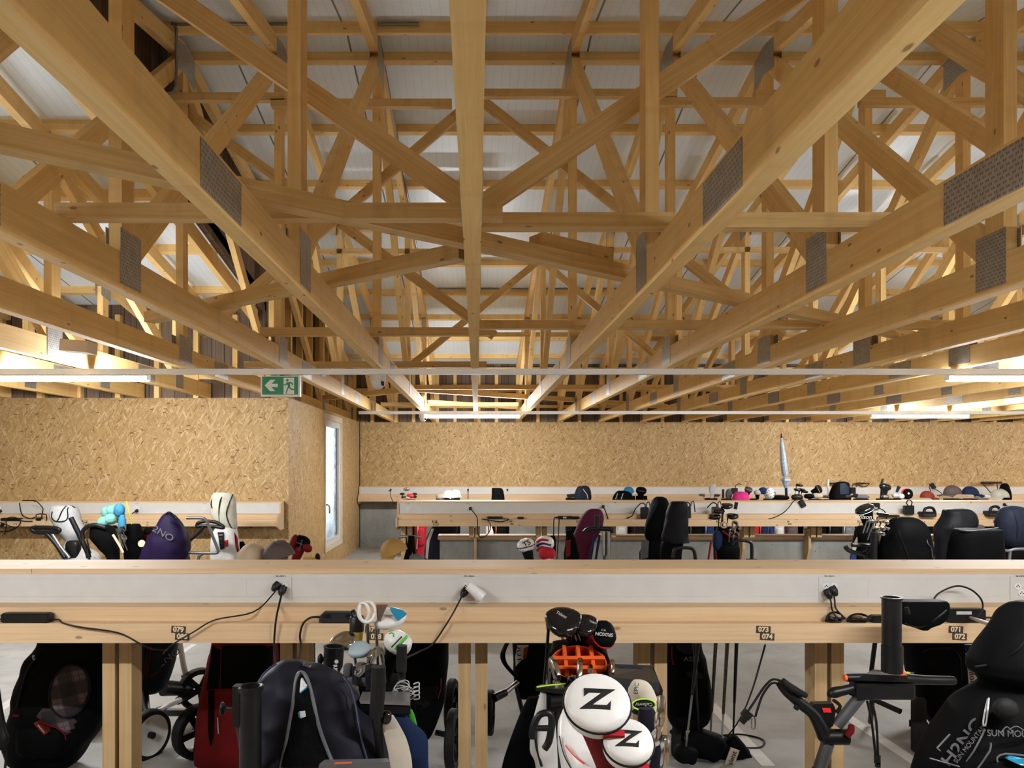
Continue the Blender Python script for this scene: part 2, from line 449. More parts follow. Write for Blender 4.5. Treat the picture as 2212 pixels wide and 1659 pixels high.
# dark cladding above the walls
def clad(name, P, th): return struct(name, MB().prism(P, th), 'boards')
clad('wall_back_cladding', [(XG, YB + 0.06, HC), (XR, YB + 0.06, HC), (XR, YB + 0.06, rtop(YB) + 0.1), (XG, YB + 0.06, rtop(YB) + 0.1)], (0, 0.06, 0))
clad('wall_left_back_cladding', [(XL, WY + 0.06, HC), (XG, WY + 0.06, HC), (XG, WY + 0.06, rtop(YB) + 0.1), (XL, WY + 0.06, rtop(YB) + 0.1)], (0, 0.06, 0))
clad('wall_gable', [(XG, WY + 0.1, HC), (XG, YB, HC), (XG, YB, rtop(YB) + 0.1), (XG, RY0, rtop(RY0) + 0.1), (XG, YF, rtop(YF) + 0.1), (XG, YF, wtop(YF)), (XG, WR, wtop(WR)), (XG, WY + 0.1, wtop(WY))], (-0.06, 0, 0))
struct('wall_front', MB().box((XL, YF - 0.12, 0), (XR, YF, rtop(YF) + 0.1)), 'osb')
struct('wall_right', MB().prism([(XR, YF, 0), (XR, YB, 0), (XR, YB, rtop(YB) + 0.1), (XR, RY0, rtop(RY0) + 0.1), (XR, YF, rtop(YF) + 0.1)], (0.12, 0, 0)), 'osb')
struct('wall_left_end', MB().prism([(XL, YF, 0), (XL, WY, 0), (XL, WY, wtop(WY) + 0.1), (XL, WR, wtop(WR) + 0.1), (XL, YF, wtop(YF) + 0.1)], (-0.12, 0, 0)), 'osb')
# roof panels
PU = 0.085                                  # purlin height
for s in (-1, 1):
    e = RY0 + s * (HALF + 0.12)
    struct('ceiling', MB().prism([(XG - 0.06, RY0, rtop(RY0) + PU), (XR + 0.1, RY0, rtop(RY0) + PU), (XR + 0.1, e, rtop(e) + PU), (XG - 0.06, e, rtop(e) + PU)], (0, 0, 0.1)), 'roof')
for s in (-1, 1):
    e = WR + s * (WHALF + 0.12)
    struct('ceiling', MB().prism([(XL - 0.1, WR, wtop(WR) + PU), (XG, WR, wtop(WR) + PU), (XG, e, wtop(e) + PU), (XL - 0.1, e, wtop(e) + PU)], (0, 0, 0.1)), 'roof')
# ground outside the window
struct('ground_outside', MB().box((-16, WY + 0.3, -0.2), (XG - 0.2, YB + 6, -0.05)), 'concrete')
# painted bay lines on the floor
def fline(name, a, b, w=0.075):
    a, b = V((*a, 0.0)), V((*b, 0.0)); d = (b - a).normalized(); n = V((-d.y, d.x, 0)) * w / 2
    struct(name, MB().prism([a - n, b - n, b + n, a + n], (0, 0, 0.002)), 'paint')
def g2(px, py): p = at(px, py, CZ * F / (py - CY)); return (p.x, p.y)
fline('floor_line_1', g2(1660, 1655), g2(1535, 1520)); fline('floor_line_2', g2(1990, 1655), g2(1825, 1545))
fline('floor_line_3', g2(395, 1640), g2(440, 1606)); fline('floor_line_4', g2(-60, 1572), g2(40, 1505))
fline('floor_line_5', g2(370, 1425), g2(420, 1392), 0.05)

# ---- window in the side wall
win = MB(); x0, x1 = WX - 0.10, WX + 0.015
win.box((x0, wy0, wz0), (x1, wy1, wz0 + 0.07)); win.box((x0, wy0, wz1 - 0.09), (x1, wy1, wz1)); win.box((x0, wy0, wz0 + 0.07), (x1, wy0 + 0.05, wz1 - 0.09)); win.box((x0, wy1 - 0.05, wz0 + 0.07), (x1, wy1, wz1 - 0.09))
MT['pale_wood'] = wood('white_washed_wood', (0.66, 0.58, 0.46), (0.58, 0.49, 0.36))
wf = win.build('window_1', 'pale_wood'); wf['kind'] = 'structure'
sash = MB(); a, b, c, d = wy0 + 0.05, wy1 - 0.05, wz0 + 0.07, wz1 - 0.09; x0, x1 = WX - 0.085, WX - 0.02
sash.box((x0, a, c), (x1, b, c + 0.09)); sash.box((x0, a, d - 0.09), (x1, b, d)); sash.box((x0, a, c + 0.09), (x1, a + 0.09, d - 0.09)); sash.box((x0, b - 0.09, c + 0.09), (x1, b, d - 0.09))
so = sash.build('window_sash', 'white', wf)
gk = NT('misted_glass'); nz = gk.n('ShaderNodeTexNoise', i_Scale=6.0, i_Detail=6.0); co = gk.n('ShaderNodeTexCoord'); gk.l(co.outputs['Object'], nz.inputs['Vector'])
gk.base((0.96, 0.98, 1.0)); gk.b.inputs['Transmission Weight'].default_value = 1.0; gk.b.inputs['IOR'].default_value = 1.1
gk.l(gk.ramp(nz.outputs['Fac'], [(0.35, (0.12,) * 3), (0.65, (0.5,) * 3)]), gk.b.inputs['Roughness'])
MT['misted'] = gk.m
MB().box((WX - 0.06, a + 0.09, c + 0.09), (WX - 0.05, b - 0.09, d - 0.09)).build('pane', 'misted', so)
hz = CZ - (1090 - CY) / F * 11.2
h = MB().box((WX - 0.02, a + 0.03, hz - 0.05), (WX - 0.008, a + 0.06, hz + 0.05))
h.tube([(WX - 0.01, a + 0.045, hz), (WX + 0.03, a + 0.05, hz), (WX + 0.045, a + 0.09, hz - 0.03), (WX + 0.045, a + 0.11, hz - 0.13)], 0.011, 8)
h.build('window_handle', 'steel', so, 40)

# ---- the low concrete wall under the middle bench
PWY = 9.0
pw = MB().box((-0.446, PWY - 0.02, 0), (XR, PWY + 0.22, 0.70)); struct('wall_low', pw, 'concrete')
struct('trim_2', MB().beam((-0.47, PWY + 0.09, 0.722), (XR, PWY + 0.09, 0.722), 0.30, 0.044, (0, 1, 0)), 'spruce')

# ---------------------------------------------------------------- trusses
def plate(mb, y0, y1, z0, z1, xo):
    for sx in (-1, 1):
        mb.prism([(sx * xo, y0, z0), (sx * xo, y1, z0), (sx * xo, y1, z1), (sx * xo, y0, z1)], (sx * 0.0025, 0, 0))
TW = 0.062
def make_truss(X, name, label, group, ridge, half, nodes, zt):
    """zt(Y): height of the rafter tops; nodes: posts either side of the ridge, as distances"""
    root = thing(name, label, 'roof truss', (X, ridge, HC), group)
    L = lambda p: (X + p[0], p[1], p[2])
    rd = 0.13; top = HC + CH
    def bar(nm, p, q, h, w=TW, mat='truss'):
        MB().beam(L((0, *p)), L((0, *q)), w, h, (1, 0, 0)).build(nm, mat, root)
    bar('bottom_chord', (ridge - half, HC + CH / 2), (ridge + half, HC + CH / 2), CH)
    for s in (-1, 1):
        e = ridge + s * half
        bar('top_chord', (ridge, zt(ridge) - rd / 2), (e, zt(e) - rd / 2), rd * 0.98)
    bar('king_post', (ridge, top), (ridge, zt(ridge) - rd), 0.10, TW * 0.98)
    for s in (-1, 1):
        prev = ridge
        for d in nodes:
            y = ridge + s * d
            bar('post', (y, top), (y, zt(y) - rd), 0.12, TW * 0.97)
            yt = prev + s * 0.05; yb = y - s * 0.06
            bar('diagonal_web', (yt, zt(yt) - rd - 0.03), (yb, top + 0.03), 0.12, TW * 0.94)
            prev = y
    k = 0
    def pl(y0, y1, z0, z1):
        mb = MB()
        for sx in (-1, 1):
            xo = X + sx * (TW / 2 + 0.0005)
            mb.prism([(xo, y0, z0), (xo, y1, z0), (xo, y1, z1), (xo, y0, z1)], (sx * 0.0025, 0, 0))
        mb.build('nail_plate', 'plate', root)
    def rpl(y0, y1, s):
        mb = MB()
        for sx in (-1, 1):
            xo = X + sx * (TW / 2 + 0.0005)
            mb.prism([(xo, y0, zt(y0) - rd - 0.12), (xo, y1, zt(y1) - rd - 0.12), (xo, y1, zt(y1) - 0.015), (xo, y0, zt(y0) - 0.015)], (sx * 0.0025, 0, 0))
        mb.build('nail_plate', 'plate', root)
    rpl(ridge - 0.20, ridge, -1); rpl(ridge, ridge + 0.20, 1)
    pl(ridge - 0.13, ridge + 0.13, HC + 0.03, HC + CH + 0.09)
    for s in (-1, 1):
        for d in nodes:
            y = ridge + s * d
            pl(y - 0.10 - s * 0.02, y + 0.10 - s * 0.02, HC + 0.025, HC + CH + 0.11)
            rpl(y - 0.1, y + 0.1, s)
        for d in SPLICE:
            if d < half: y = ridge + s * d; pl(y - 0.18, y + 0.18, HC + 0.012, HC + CH - 0.012)
    pl(ridge + 0.67, ridge + 1.03, HC + 0.012, HC + CH - 0.012)
    return root
SPLICE = [3.79]
NODES = [2.70, 5.50, 8.12]
XS = [-0.015 + 0.8 * i for i in range(-3, 17)]
GT = 'roof trusses of the main hall'
def tlabel(i):
    if i == 0: return 'timber roof truss passing straight overhead, its bottom chord a vertical line in the photo'
    if i < 0: return f'{ORD[-i-1]} timber roof truss to the left of the overhead one'
    return f'{ORD[i-1]} timber roof truss to the right of the overhead one'
proto = make_truss(XS[3], 'roof_truss', tlabel(0), GT, RY0, HALF, NODES, rtop)
for i, x in enumerate(XS):
    if i != 3: dup(proto, (x - XS[3], 0, 0), tlabel(i - 3), GT)
# extra splice plates seen beyond the ridge line of the first trusses are part of the proto (mirrored)
GW = 'roof trusses of the left wing'
wproto = make_truss(-3.22, 'wing_truss', 'timber truss of the lower left wing, nearest to the step in the roof', GW, WR, WHALF, [2.25, 4.6], wtop)
for i in range(1, 6):
    dup(wproto, (-0.8 * i, 0, 0), f'{ORD[i]} timber truss of the lower left wing counted from the step in the roof', GW)
rr = thing('verge_rafter', 'sloping rafter pair where the left wing roof meets the gable wall', 'rafter', (-2.66, WR, wtop(WR)))
for s in (-1, 1):
    e = WR + s * WHALF
    MB().beam((-2.66, WR, wtop(WR) - 0.08), (-2.66, e, wtop(e) - 0.08), 0.06, 0.16, (1, 0, 0)).build('rafter', 'truss', rr)
# studs of the gable wall and of the walls above the chords
def stud_row(name, label, pts, ax):
    r = thing(name, label, 'wall studs', pts[0][0])
    for p, q in pts: MB().beam(p, q, 0.06, 0.09, ax).build('stud', 'truss', r)
    return r
pts = []
y = WY + 0.35
while y < YB: pts.append(((XG + 0.05, y, HC), (XG + 0.05, y, rtop(y) - 0.02))); y += 0.62
stud_row('gable_stud_frame', 'row of timber studs against the dark gable boards left of the trusses', pts, (0, 1, 0))
pts = [((x + 0.40, YB + 0.01, HC), (x + 0.40, YB + 0.01, rtop(YB) - 0.06)) for x in XS[:-1]] + [((x + 0.06, YB + 0.01, HC), (x + 0.06, YB + 0.01, rtop(YB) - 0.06)) for x in XS]
r = stud_row('eave_stud_frame', 'row of timber studs and rails against the dark boards above the back wall', pts, (1, 0, 0))
for z, hh in ((rtop(YB) - 0.05, 0.09), (HC + 0.30, 0.06), (HC + 0.62, 0.06)):
    MB().beam((XG + 0.05, YB + 0.0, z), (XR - 0.05, YB + 0.0, z), 0.05, hh, (0, 1, 0)).build('rail', 'truss', r)
pts = [((-2.9 - 0.47 * i, WY + 0.03, HC), (-2.9 - 0.47 * i, WY + 0.03, wtop(WY) - 0.06)) for i in range(10)]
r = stud_row('wing_stud_frame', 'row of timber studs against the dark boards above the left wall', pts, (1, 0, 0))
MB().beam((XL + 0.05, WY + 0.03, HC + 0.26), (XG, WY + 0.03, HC + 0.26), 0.05, 0.07, (0, 1, 0)).build('rail', 'truss', r)

# ---------------------------------------------------------------- purlins
def purlin(name, label, group, x0, x1, Y, zt, slope):
    u = V((0, 1, slope)).normalized(); n = V((0, -slope, 1)).normalized()
    c = V((0, Y, zt(Y))) + n * (PU / 2)
    o = MB().beam(V((x0, c.y, c.z)), V((x1, c.y, c.z)), 0.06, PU * 0.98, u).build(name, 'truss')
    tag(o, label, 'purlin', group)
GP = 'roof purlins over the hall'
for k in range(9):
    purlin('purlin', ['roof purlin just behind the ridge', 'first', 'second', 'third', 'fourth', 'fifth', 'sixth', 'seventh', 'eighth'][k] + ('' if k == 0 else ' roof purlin down the far slope counted from the ridge'), GP, XG + 0.02, XR, 6.28 + 0.941 * k, rtop, -PITCH)
for k in range(9):
    purlin('purlin', 'roof purlin just on the near side of the ridge' if k == 0 else ORD[k - 1] + ' roof purlin down the near slope counted from the ridge', GP, XG + 0.02, XR, 5.86 - 0.941 * k, rtop, PITCH)
for k, Y in enumerate((5.56, 6.48, 7.47, 8.45)):
    purlin('purlin', ORD[k] + ' purlin of the lower left wing roof counted from the camera', 'purlins of the wing roof', XL, XG - 0.06, Y, wtop, -PITCH)

# ---------------------------------------------------------------- braces
GB = 'bracing boards between the trusses'
def brace(label, p, q, w, h, side=None, name='bracing_board'):
    tag(MB().beam(p, q, w, h, side).build(name, 'brace'), label, 'brace', GB)
def xb(label, x0, z0, x1, z1, Y, h=0.10, t=0.04):
    brace(label, (x0, Y, CZ + z0), (x1, Y, CZ + z1), t, h, (0, 1, 0))
T0 = 0.77 + CH + 0.05
xb('large bracing board sloping down from upper left to the overhead truss', -1.75, 2.42, -0.05, 1.24, 3.53)
xb('large bracing board sloping up to the right from the overhead truss', 0.03, 1.22, 1.95, 2.52, 3.53)
xb('bracing board sloping down beyond the right bottom chord near the top right corner', 1.2, 2.72, 3.9, 0.99, 3.575)
xb('bracing board rising at the left edge of the photo', -3.2, 1.2, -1.9, 2.3, 3.53)
xb('thin bracing board sloping down right from behind the overhead chord', 0.03, 3.02, 2.55, 1.04, 6.17, 0.08)
xb('thin bracing board sloping down left from behind the overhead chord', -0.06, 2.98, -2.3, 1.06, 6.17, 0.08)
xb('long thin bracing board crossing from the gable down to the overhead truss', -2.45, 2.95, 0.15, 1.06, 6.22, 0.08)
xb('far bracing board sloping down left behind the crossing boards', 0.74, 2.42, -0.95, 1.04, 8.95, 0.08)
xb('far bracing board sloping down right from the first right truss', 0.82, 2.40, 2.45, 1.04, 8.95, 0.08)
xb('farthest bracing board seen between the right trusses', 2.4, 1.85, 3.9, 1.04, 11.7, 0.08)
def lat(label, x0, x1, Y, zr=T0 - 0.02, h=0.06, w=0.06):
    brace(label, (x0, Y, CZ + zr), (x1, Y, CZ + zr), w, h, (0, 1, 0), 'lateral_brace')
lat('level brace lying across the chords, its end right of the overhead truss', -1.62, 0.10, 2.87)
lat('level brace lying across the chords between overhead and right truss', 0.01, 0.785, 2.98)
lat('level brace lying across the chords beyond the first right truss', 0.787, 1.75, 2.98)
lat('level brace lying across the chords at the right edge', 2.3, 4.2, 2.98)
lat('second level brace on the chords left of the overhead truss', -1.6, 0.10, 5.50)
lat('second level brace on the chords right of the overhead truss', 0.01, 4.2, 5.22)
lat('third level brace on the chords, just above the lamp rail', -2.3, 0.10, 7.35)
lat('fourth level brace on the chords, just below the near lamp rail', -0.8, 6.5, 9.55)
lat('low level brace close to the back wall', -1.6, 0.7, 12.4)
for j, (a, b, z) in enumerate(((-2.5, -1.55, 2.95), (-1.66, -0.20, 2.90), (0.03, 1.62, 2.98), (1.45, 2.35, 2.91), (2.25, 3.30, 2.97), (3.1, 8.0, 2.91))):
    lat(['leftmost', 'second', 'third', 'fourth', 'fifth', 'rightmost'][j] + ' upper level brace nailed to the king posts below the ridge', a, b, 6.00, z)
lat('upper level brace nailed to the posts beyond the ridge, left part', -2.3, 0.2, 8.74, 2.48)
lat('upper level brace nailed to the posts beyond the ridge, right part', 0.9, 7.5, 8.74, 2.50)
lat('farthest upper level brace nailed to the posts near the back', -2.3, 7.5, 11.50, 1.98)
# long flat diagonals on top of the chords
def flat(label, x0, y0, x1, y1, z=0.0, w=0.075):
    brace(label, (x0, y0, HC + CH + 0.035 + z), (x1, y1, HC + CH + 0.035 + z), w, 0.07, (0.6, -0.8, 0), 'diagonal_brace')
flat('long weathered diagonal board lying on the chords from the left edge to the right truss', -1.95, 1.84, 0.86, 3.88)
flat('long weathered diagonal board lying on the chords right of the first right truss', 0.90, 3.93, 3.6, 5.9)
flat('weathered diagonal board rising right to its sawn end at the overhead truss', -2.2, 4.98, -0.06, 3.42)
flat('short thick board end resting on the long diagonal board', 0.28, 3.50, 0.66, 3.77, 0.07, 0.10)
flat('far diagonal board on the chords under the near lamp rail', -0.85, 9.87, 0.75, 11.03)
flat('far diagonal board on the chords continuing to the right', 0.9, 11.1, 3.3, 12.9)
flat('far diagonal board on the chords left of the overhead truss', -2.3, 11.2, -0.9, 9.95)
flat('far diagonal board on the chords close to the back wall', -0.8, 12.0, 0.7, 13.1)

tag(MB().beam(at(140, 747, 4.6) + V((0, 0, 0.0)), at(200, 752, 4.6), 0.12, 0.07, (0, 1, 0)).build('timber_block', 'spruce'), 'short timber block fixed to the left chord above the left lamp', 'block')

# ---------------------------------------------------------------- conduits
def conduit(label, pts, r=0.012):
    tag(MB().tube(pts, r, 8, 3).build('conduit', 'alu', None, 50), label, 'pipe')
zr = rtop(6.0)
conduit('grey conduit bent down beside the gable at the left', [at(640, 52, 5.82), at(392, 53, 5.82), at(381, 62, 5.82), at(380, 185, 5.82), at(360, 203, 5.6)])
conduit('grey conduit running along the ridge purlin', [at(905, 52, 5.80), at(815, 52, 5.80)])
conduit('grey conduit following the rafter left of the overhead truss', [at(818, 82, 6.1), at(826, 120, 6.25), V((-0.765, 8.5, rtop(8.5) - 0.05)), V((-0.765, 10.5, rtop(10.5) - 0.05))])
conduit('grey conduit along the fifth purlin beyond the ridge', [(-0.76, 10.8, rtop(10.8) + 0.03), (-0.70, 10.92, rtop(10.92) + 0.07), (2.6, 10.92, rtop(10.92) + 0.07)])

# ---------------------------------------------------------------- lamp rails, lamps
def rail(label, x0, x1, Y, hw=0.022):
    tag(MB().box((x0, Y - hw, HC - 0.046), (x1, Y + hw, HC - 0.001)).build('lamp_rail', 'steelrail'), label, 'rail')
def lamp(label, x0, x1, Y, cheeks=False):
    t = thing('tube_lamp', label, 'lamp', ((x0 + x1) / 2, Y, HC - 0.105), 'tube lamps under the lamp rails')
    MB().box((x0 - 0.012, Y - 0.024, HC - 0.096), (x0, Y + 0.024, HC - 0.047)).build('end_cap', 'white', t)
    MB().box((x1, Y - 0.024, HC - 0.096), (x1 + 0.012, Y + 0.024, HC - 0.047)).build('end_cap', 'white', t)
    MB().box((x0, Y - 0.024, HC - 0.060), (x1, Y + 0.024, HC - 0.047)).build('housing', 'white', t)
    if cheeks:
        for s in (-1, 1): MB().box((x0, Y + s * 0.034, HC - 0.090), (x1, Y + s * 0.026, HC - 0.047)).build('added_light_shield', 'white', t)  # side strips added to cut the upward light of the unseen lamps
    MB().prism([(x0, Y - 0.022, HC - 0.061), (x0, Y - 0.015, HC - 0.102), (x0, Y + 0.015, HC - 0.102), (x0, Y + 0.022, HC - 0.061)], (x1 - x0, 0, 0)).build('diffuser', 'tube', t)
rail('white lamp rail running across the photo just below the chords', XL + 0.05, XR - 0.05, 6.13)
rail('white lamp rail in front of the back wall', -1.78, XR - 0.05, 11.2)
rail('white lamp rail over the camera', XL + 0.05, XR - 0.05, 0.95)
lamp('lit tube lamp at the left edge of the photo', -4.25, -2.72, 6.13)
lamp('lit tube lamp at the right edge of the photo under the near rail', 3.90, 5.42, 6.13)
lamp('lit tube lamp to the right of that under the near rail', 10.6, 12.1, 6.13)
lamp('lit tube lamp over the middle of the back bench', -0.78, 0.65, 11.2)
lamp('lit tube lamp over the right of the back bench', 5.97, 7.43, 11.2)
lamp('lit tube lamp farthest right on the back rail', 11.6, 13.1, 11.2)
for lab, x in (('right of the overhead truss', 1.05), ('left of the overhead truss', -3.0), ('left end of the rail', -6.6), ('fourth from the left', 5.2), ('right end of the rail', 9.0)):  # row is out of view; extra tubes added to brighten the near bench
    lamp('unseen lit tube lamp over the camera, ' + lab, x, x + 1.45, 0.95, True)

# exit sign
ex = thing('exit_sign', 'green exit sign with running figure and arrow hanging from the lamp rail', 'exit sign', at(608, 855, 6.11))
a, b = at(564, 812, 6.11), at(649, 857, 6.11)
MB().box((a.x, 6.10, b.z), (b.x, 6.14, a.z)).build('sign_box', 'signwhite', ex)
c, d = at(566.5, 813.5, 6.1), at(644, 852.5, 6.1)
MB().box((c.x, 6.097, d.z), (d.x, 6.0995, c.z)).build('green_panel', 'green', ex)
def flatpoly(nm, pts, mat, Y, par, th=0.002):
    MB().prism([at(x, y, Y) for x, y in pts], (0, -th, 0)).build(nm, mat, par)
S = lambda x, y: (560 + x / 7.373, 780 + y / 7.373)
flatpoly('arrow', [S(*p) for p in ((88, 388), (175, 298), (255, 298), (193, 362), (295, 362), (295, 414), (193, 414), (255, 480), (175, 480))], 'signwhite', 6.096, ex)
flatpoly('doorway', [S(*p) for p in ((388, 265), (555, 265), (555, 525), (388, 525))], 'signwhite', 6.096, ex, 0.001)
fig = MB(); Yf = 6.0945
hd = [S(447 + 20 * math.cos(t), 305 + 20 * math.sin(t)) for t in [PI * 2 * q / 14 for q in range(14)]]
for poly in (hd, [S(*p) for p in ((440, 335), (510, 335), (530, 350), (545, 375), (530, 382), (505, 358), (490, 358), (495, 420), (520, 440), (580, 440), (588, 462), (510, 462), (485, 440), (470, 425), (440, 500), (425, 492), (455, 410), (450, 370), (425, 388), (388, 388), (388, 372), (418, 370))], [S(*p) for p in ((425, 492), (450, 515), (440, 522), (415, 500))]):
    fig.prism([at(x, y, Yf) for x, y in poly], (0, -0.001, 0))
fig.build('running_figure', 'green', ex)
# dome cameras and a sensor under the rails
def dome(label, c, r):
    t = thing('security_camera', label, 'camera', c)
    MB().lathe([(r * 0.95, 0), (r, -r * 0.2), (r * 0.98, -r * 0.9)], c, n=18).build('mount', 'white', t, 40)
    MB().ell(V(c) + V((0, 0, -r * 0.95)), (r * 0.86, r * 0.86, r * 0.95), None, 16, 10).build('dome', 'white', t, 60)
    MB().ell(V(c) + V((r * 0.55, -r * 0.5, -r * 1.05)), (r * 0.26, r * 0.26, r * 0.46), RY(-0.4), 12, 8).build('lens_window', 'gloss', t, 60)
dome('white dome camera hanging from the near lamp rail', (at(817, 808, 6.13).x, 6.13, HC - 0.047), 0.066)
dome('white dome camera hanging from the back lamp rail left of the lamp', (at(914, 890, 11.2).x, 11.2, HC - 0.047), 0.062)
tag(MB().ell((at(699, 810, 6.13).x, 6.13, HC - 0.05), (0.024, 0.024, 0.03), None, 12, 8).build('motion_sensor', 'white', None, 60), 'small white sensor under the near lamp rail beside the exit sign', 'sensor')
# ================================================================ charging benches
ZT = CZ - 0.465                              # top of the bench rails
LEDGE = CZ - 0.667
def outlet(mb, x, y, z):
    """plate with a triple socket, facing -y; material 0 white, 1 dark"""
    mb.k = 0; mb.box((x - 0.047, y - 0.0025, z - 0.05), (x + 0.047, y, z + 0.05))
    for q in range(3):
        t = PI / 2 + q * 2 * PI / 3 + PI / 3
        cx, cz = x + 0.019 * math.cos(t) , z + 0.019 * math.sin(t)
        mb.k = 2; mb.lathe([(0.0165, 0), (0.015, 0.004)], (cx, y - 0.0025, cz), (0, -1, 0), 12)
        mb.k = 1
        for a in (-0.0055, 0.0055): mb.lathe([(0.0028, 0), (0.0028, 0.0046)], (cx + a, y - 0.0025, cz - 0.002), (0, -1, 0), 6)
        mb.lathe([(0.0028, 0), (0.0028, 0.0046)], (cx, y - 0.0025, cz + 0.004), (0, -1, 0), 6)
    mb.k = 0
def bench(name, label, x0, x1, dy, double=True, sockets=(), plates=(), posts=(), postz=0.0, post_on=None, joints=(), ends=()):
    root = thing(name, label, 'charging bench', ((x0 + x1) / 2, 3.38 + dy, 0), None)
    yc = 3.379
    def M(y, s): return (y if s > 0 else 2 * yc - y) + dy
    def bx(mb, xa, xb, ya, yb, za, zb, s=1): return mb.box((xa, M(ya, s), za), (xb, M(yb, s), zb))
    yb = 2 * yc - 3.228 if double else 3.228 + 0.30
    if not double: yb = 3.36
    cuts = [x0] + list(joints) + [x1]
    for a, b in zip(cuts[:-1], cuts[1:]):
        MB().beam((a + 0.001, (3.228 + yb) / 2 + dy, ZT - 0.011), (b - 0.001, (3.228 + yb) / 2 + dy, ZT - 0.011), yb - 3.228, 0.022, (0, 1, 0)).build('top_rail', 'spruce', root)
    sides = (1, -1) if double else (1,)
    for s in sides:
        mb = MB(); bx(mb, x0 + 0.02, x1 - 0.02, 3.245, 3.285, CZ - 0.70, ZT - 0.022, s); mb.build('back_board', 'spruce', root)
        mb = MB(); bx(mb, x0 + 0.02, x1 - 0.02, 3.216, 3.245, CZ - 0.610, CZ - 0.487, s)
        tr = mb.build('cable_trunking', 'pvc', root)
        if s > 0:
            g = MB()
            for z in (CZ - 0.507, CZ - 0.585): g.box((x0 + 0.02, M(3.2152, s), z - 0.0009), (x1 - 0.02, M(3.217, s), z + 0.0009))
            x = x0 + 0.9
            while x < x1: g.box((x - 0.0008, M(3.2152, s), CZ - 0.585), (x + 0.0008, M(3.217, s), CZ - 0.507)); x += 1.35
            g.build('cover_groove', 'pvcline', tr)
            for x in sockets:
                o = MB(); outlet(o, x, M(3.2155, s), CZ - 0.548); o.build('socket_outlet', ['pvc', 'print', 'white'], tr, 40)
                if dy < 1: text('socket_label', 'TP 17Q7.1', 0.0105, (x, M(3.2145, s), CZ - 0.497), FACE, 'print', tr)
                elif dy < 6: MB().box((x - 0.022, M(3.2148, s), CZ - 0.500), (x + 0.022, M(3.216, s), CZ - 0.494)).build('socket_label', 'greyprint', tr)
        a = (x0 + 0.02, M(3.178, s), CZ - 0.655); b = (x1 - 0.02, M(3.178, s), CZ - 0.655)
        MB().beam(a, b, 0.134, 0.09, (0, 1, 0)).build('upper_board', 'spruce', root)
        a = (x0 + 0.02, M(3.085, s), CZ - 0.7075); b = (x1 - 0.02, M(3.085, s), CZ - 0.7075)
        fb = MB().beam(a, b, 0.05, 0.081, (0, 1, 0)).build('front_board', 'spruce', root)
        if s > 0:
            for x, zc, s1, s2, light in plates:
                y = M(3.0585, 1)
                for tx, ox, oz in ((s1, -0.008, 0.0145), (s2, 0.0075, -0.0145)):
                    if light is None: continue
                    R = RY(0.05)
                    MB().obox((x + ox, y, zc + oz), (0.059, 0.002, 0.0285), R).build('number_plate', 'tagfig' if light else 'darktag', fb)
                    text('plate_number', tx, 0.0285, (x + ox, y - 0.0013, zc + oz), RY(0.05) @ FACE, 'darktag' if light else 'tagfig', fb, 0.0004, 0.0011, 1.02)
    for x in posts:
        for ox in (0, 0.074):
            z0 = postz if (post_on is None or x > post_on) else 0.0
            p, q = (x + ox + 0.0275, 3.32 + dy, z0), (x + ox + 0.0275, 3.32 + dy, CZ - 0.60)
            MB().beam(p, q, 0.055, 0.10, (1, 0, 0)).build('post', 'post', root)
    prof = [(3.20, ZT - 0.022), (3.20, CZ - 0.60), (3.045, CZ - 0.655), (3.045, CZ - 0.755), (3.15, CZ - 0.80), (3.27, CZ - 0.80)]
    if double: prof = prof + [(2 * yc - y, z) for y, z in reversed(prof)]
    else: prof = prof + [(3.34, CZ - 0.80), (3.34, ZT - 0.022)]
    for x in ends:
        MB().prism([(x, y + dy, z) for y, z in prof], (0.02, 0, 0)).build('end_panel', 'spruce', root)
    return root
fx = lambda px, Y=3.27: (px - CX) / F * Y
fpz = CZ - 0.7065
bench('charging_bench', 'near spruce charging bench with white trunking running across the whole photo', -7.3, 12.8, 0.0, True,
      [fx(606, 3.21), fx(1014, 3.21), fx(1793, 3.21), fx(2207, 3.21), fx(206, 3.21) - 0.5],
      [(fx(388, 3.05), fpz, '079', '080', 0), (fx(808, 3.05), fpz, '077', '078', 0), (fx(1225, 3.05), fpz, '075', '076', 0), (fx(1655, 3.05), fpz, '073', '074', 0), (fx(2072, 3.05), fpz, '071', '072', 0)],
      [fx(-160), fx(221), fx(605), fx(990), fx(1378), fx(1760), fx(2142), fx(2525)], joints=[fx(60, 3.2), 4.9])
DYM = 5.54
mx = lambda px: (px - CX) / F * 8.76
bench('charging_bench', 'middle spruce charging bench with its left end post behind the tan cap', -0.94, 12.9, DYM, True,
      [mx(882), mx(1011), mx(1299), mx(1736), mx(2172)],
      [(mx(942) , fpz, '251', '252', 0), (mx(1103), fpz, '249', '250', 1), (mx(1248), fpz, '247', '248', 0), (mx(1545), fpz, '243', '244', 0), (mx(1692), fpz, '241', '242', 1), (mx(1844), fpz, '239', '240', 0), (mx(2132), fpz, '235', '236', 0)],
      [-0.90, -0.09, 0.71, 1.53, 2.36, 3.18, 3.98, 4.8, 5.6], 0.744, -0.5, ends=(-0.94,))
lb = bench('charging_bench', 'wall bench along the chipboard wall at the left, behind the white hooded bags', XL + 0.1, -2.305, DYM, False,
      [mx(-3), mx(297), mx(443)], [(mx(50), fpz, '261', '262', 1), (mx(200), fpz, '259', '260', 0)], [], ends=(-2.325,))
bench('charging_bench', 'far wall bench below the long chipboard back wall', WX + 0.02, 12.9, 10.92, False,
      [(px - CX) / F * 14.13 for px in (842, 1009, 1094, 1514, 1715, 1925)], [], [], ends=(WX + 0.02,))
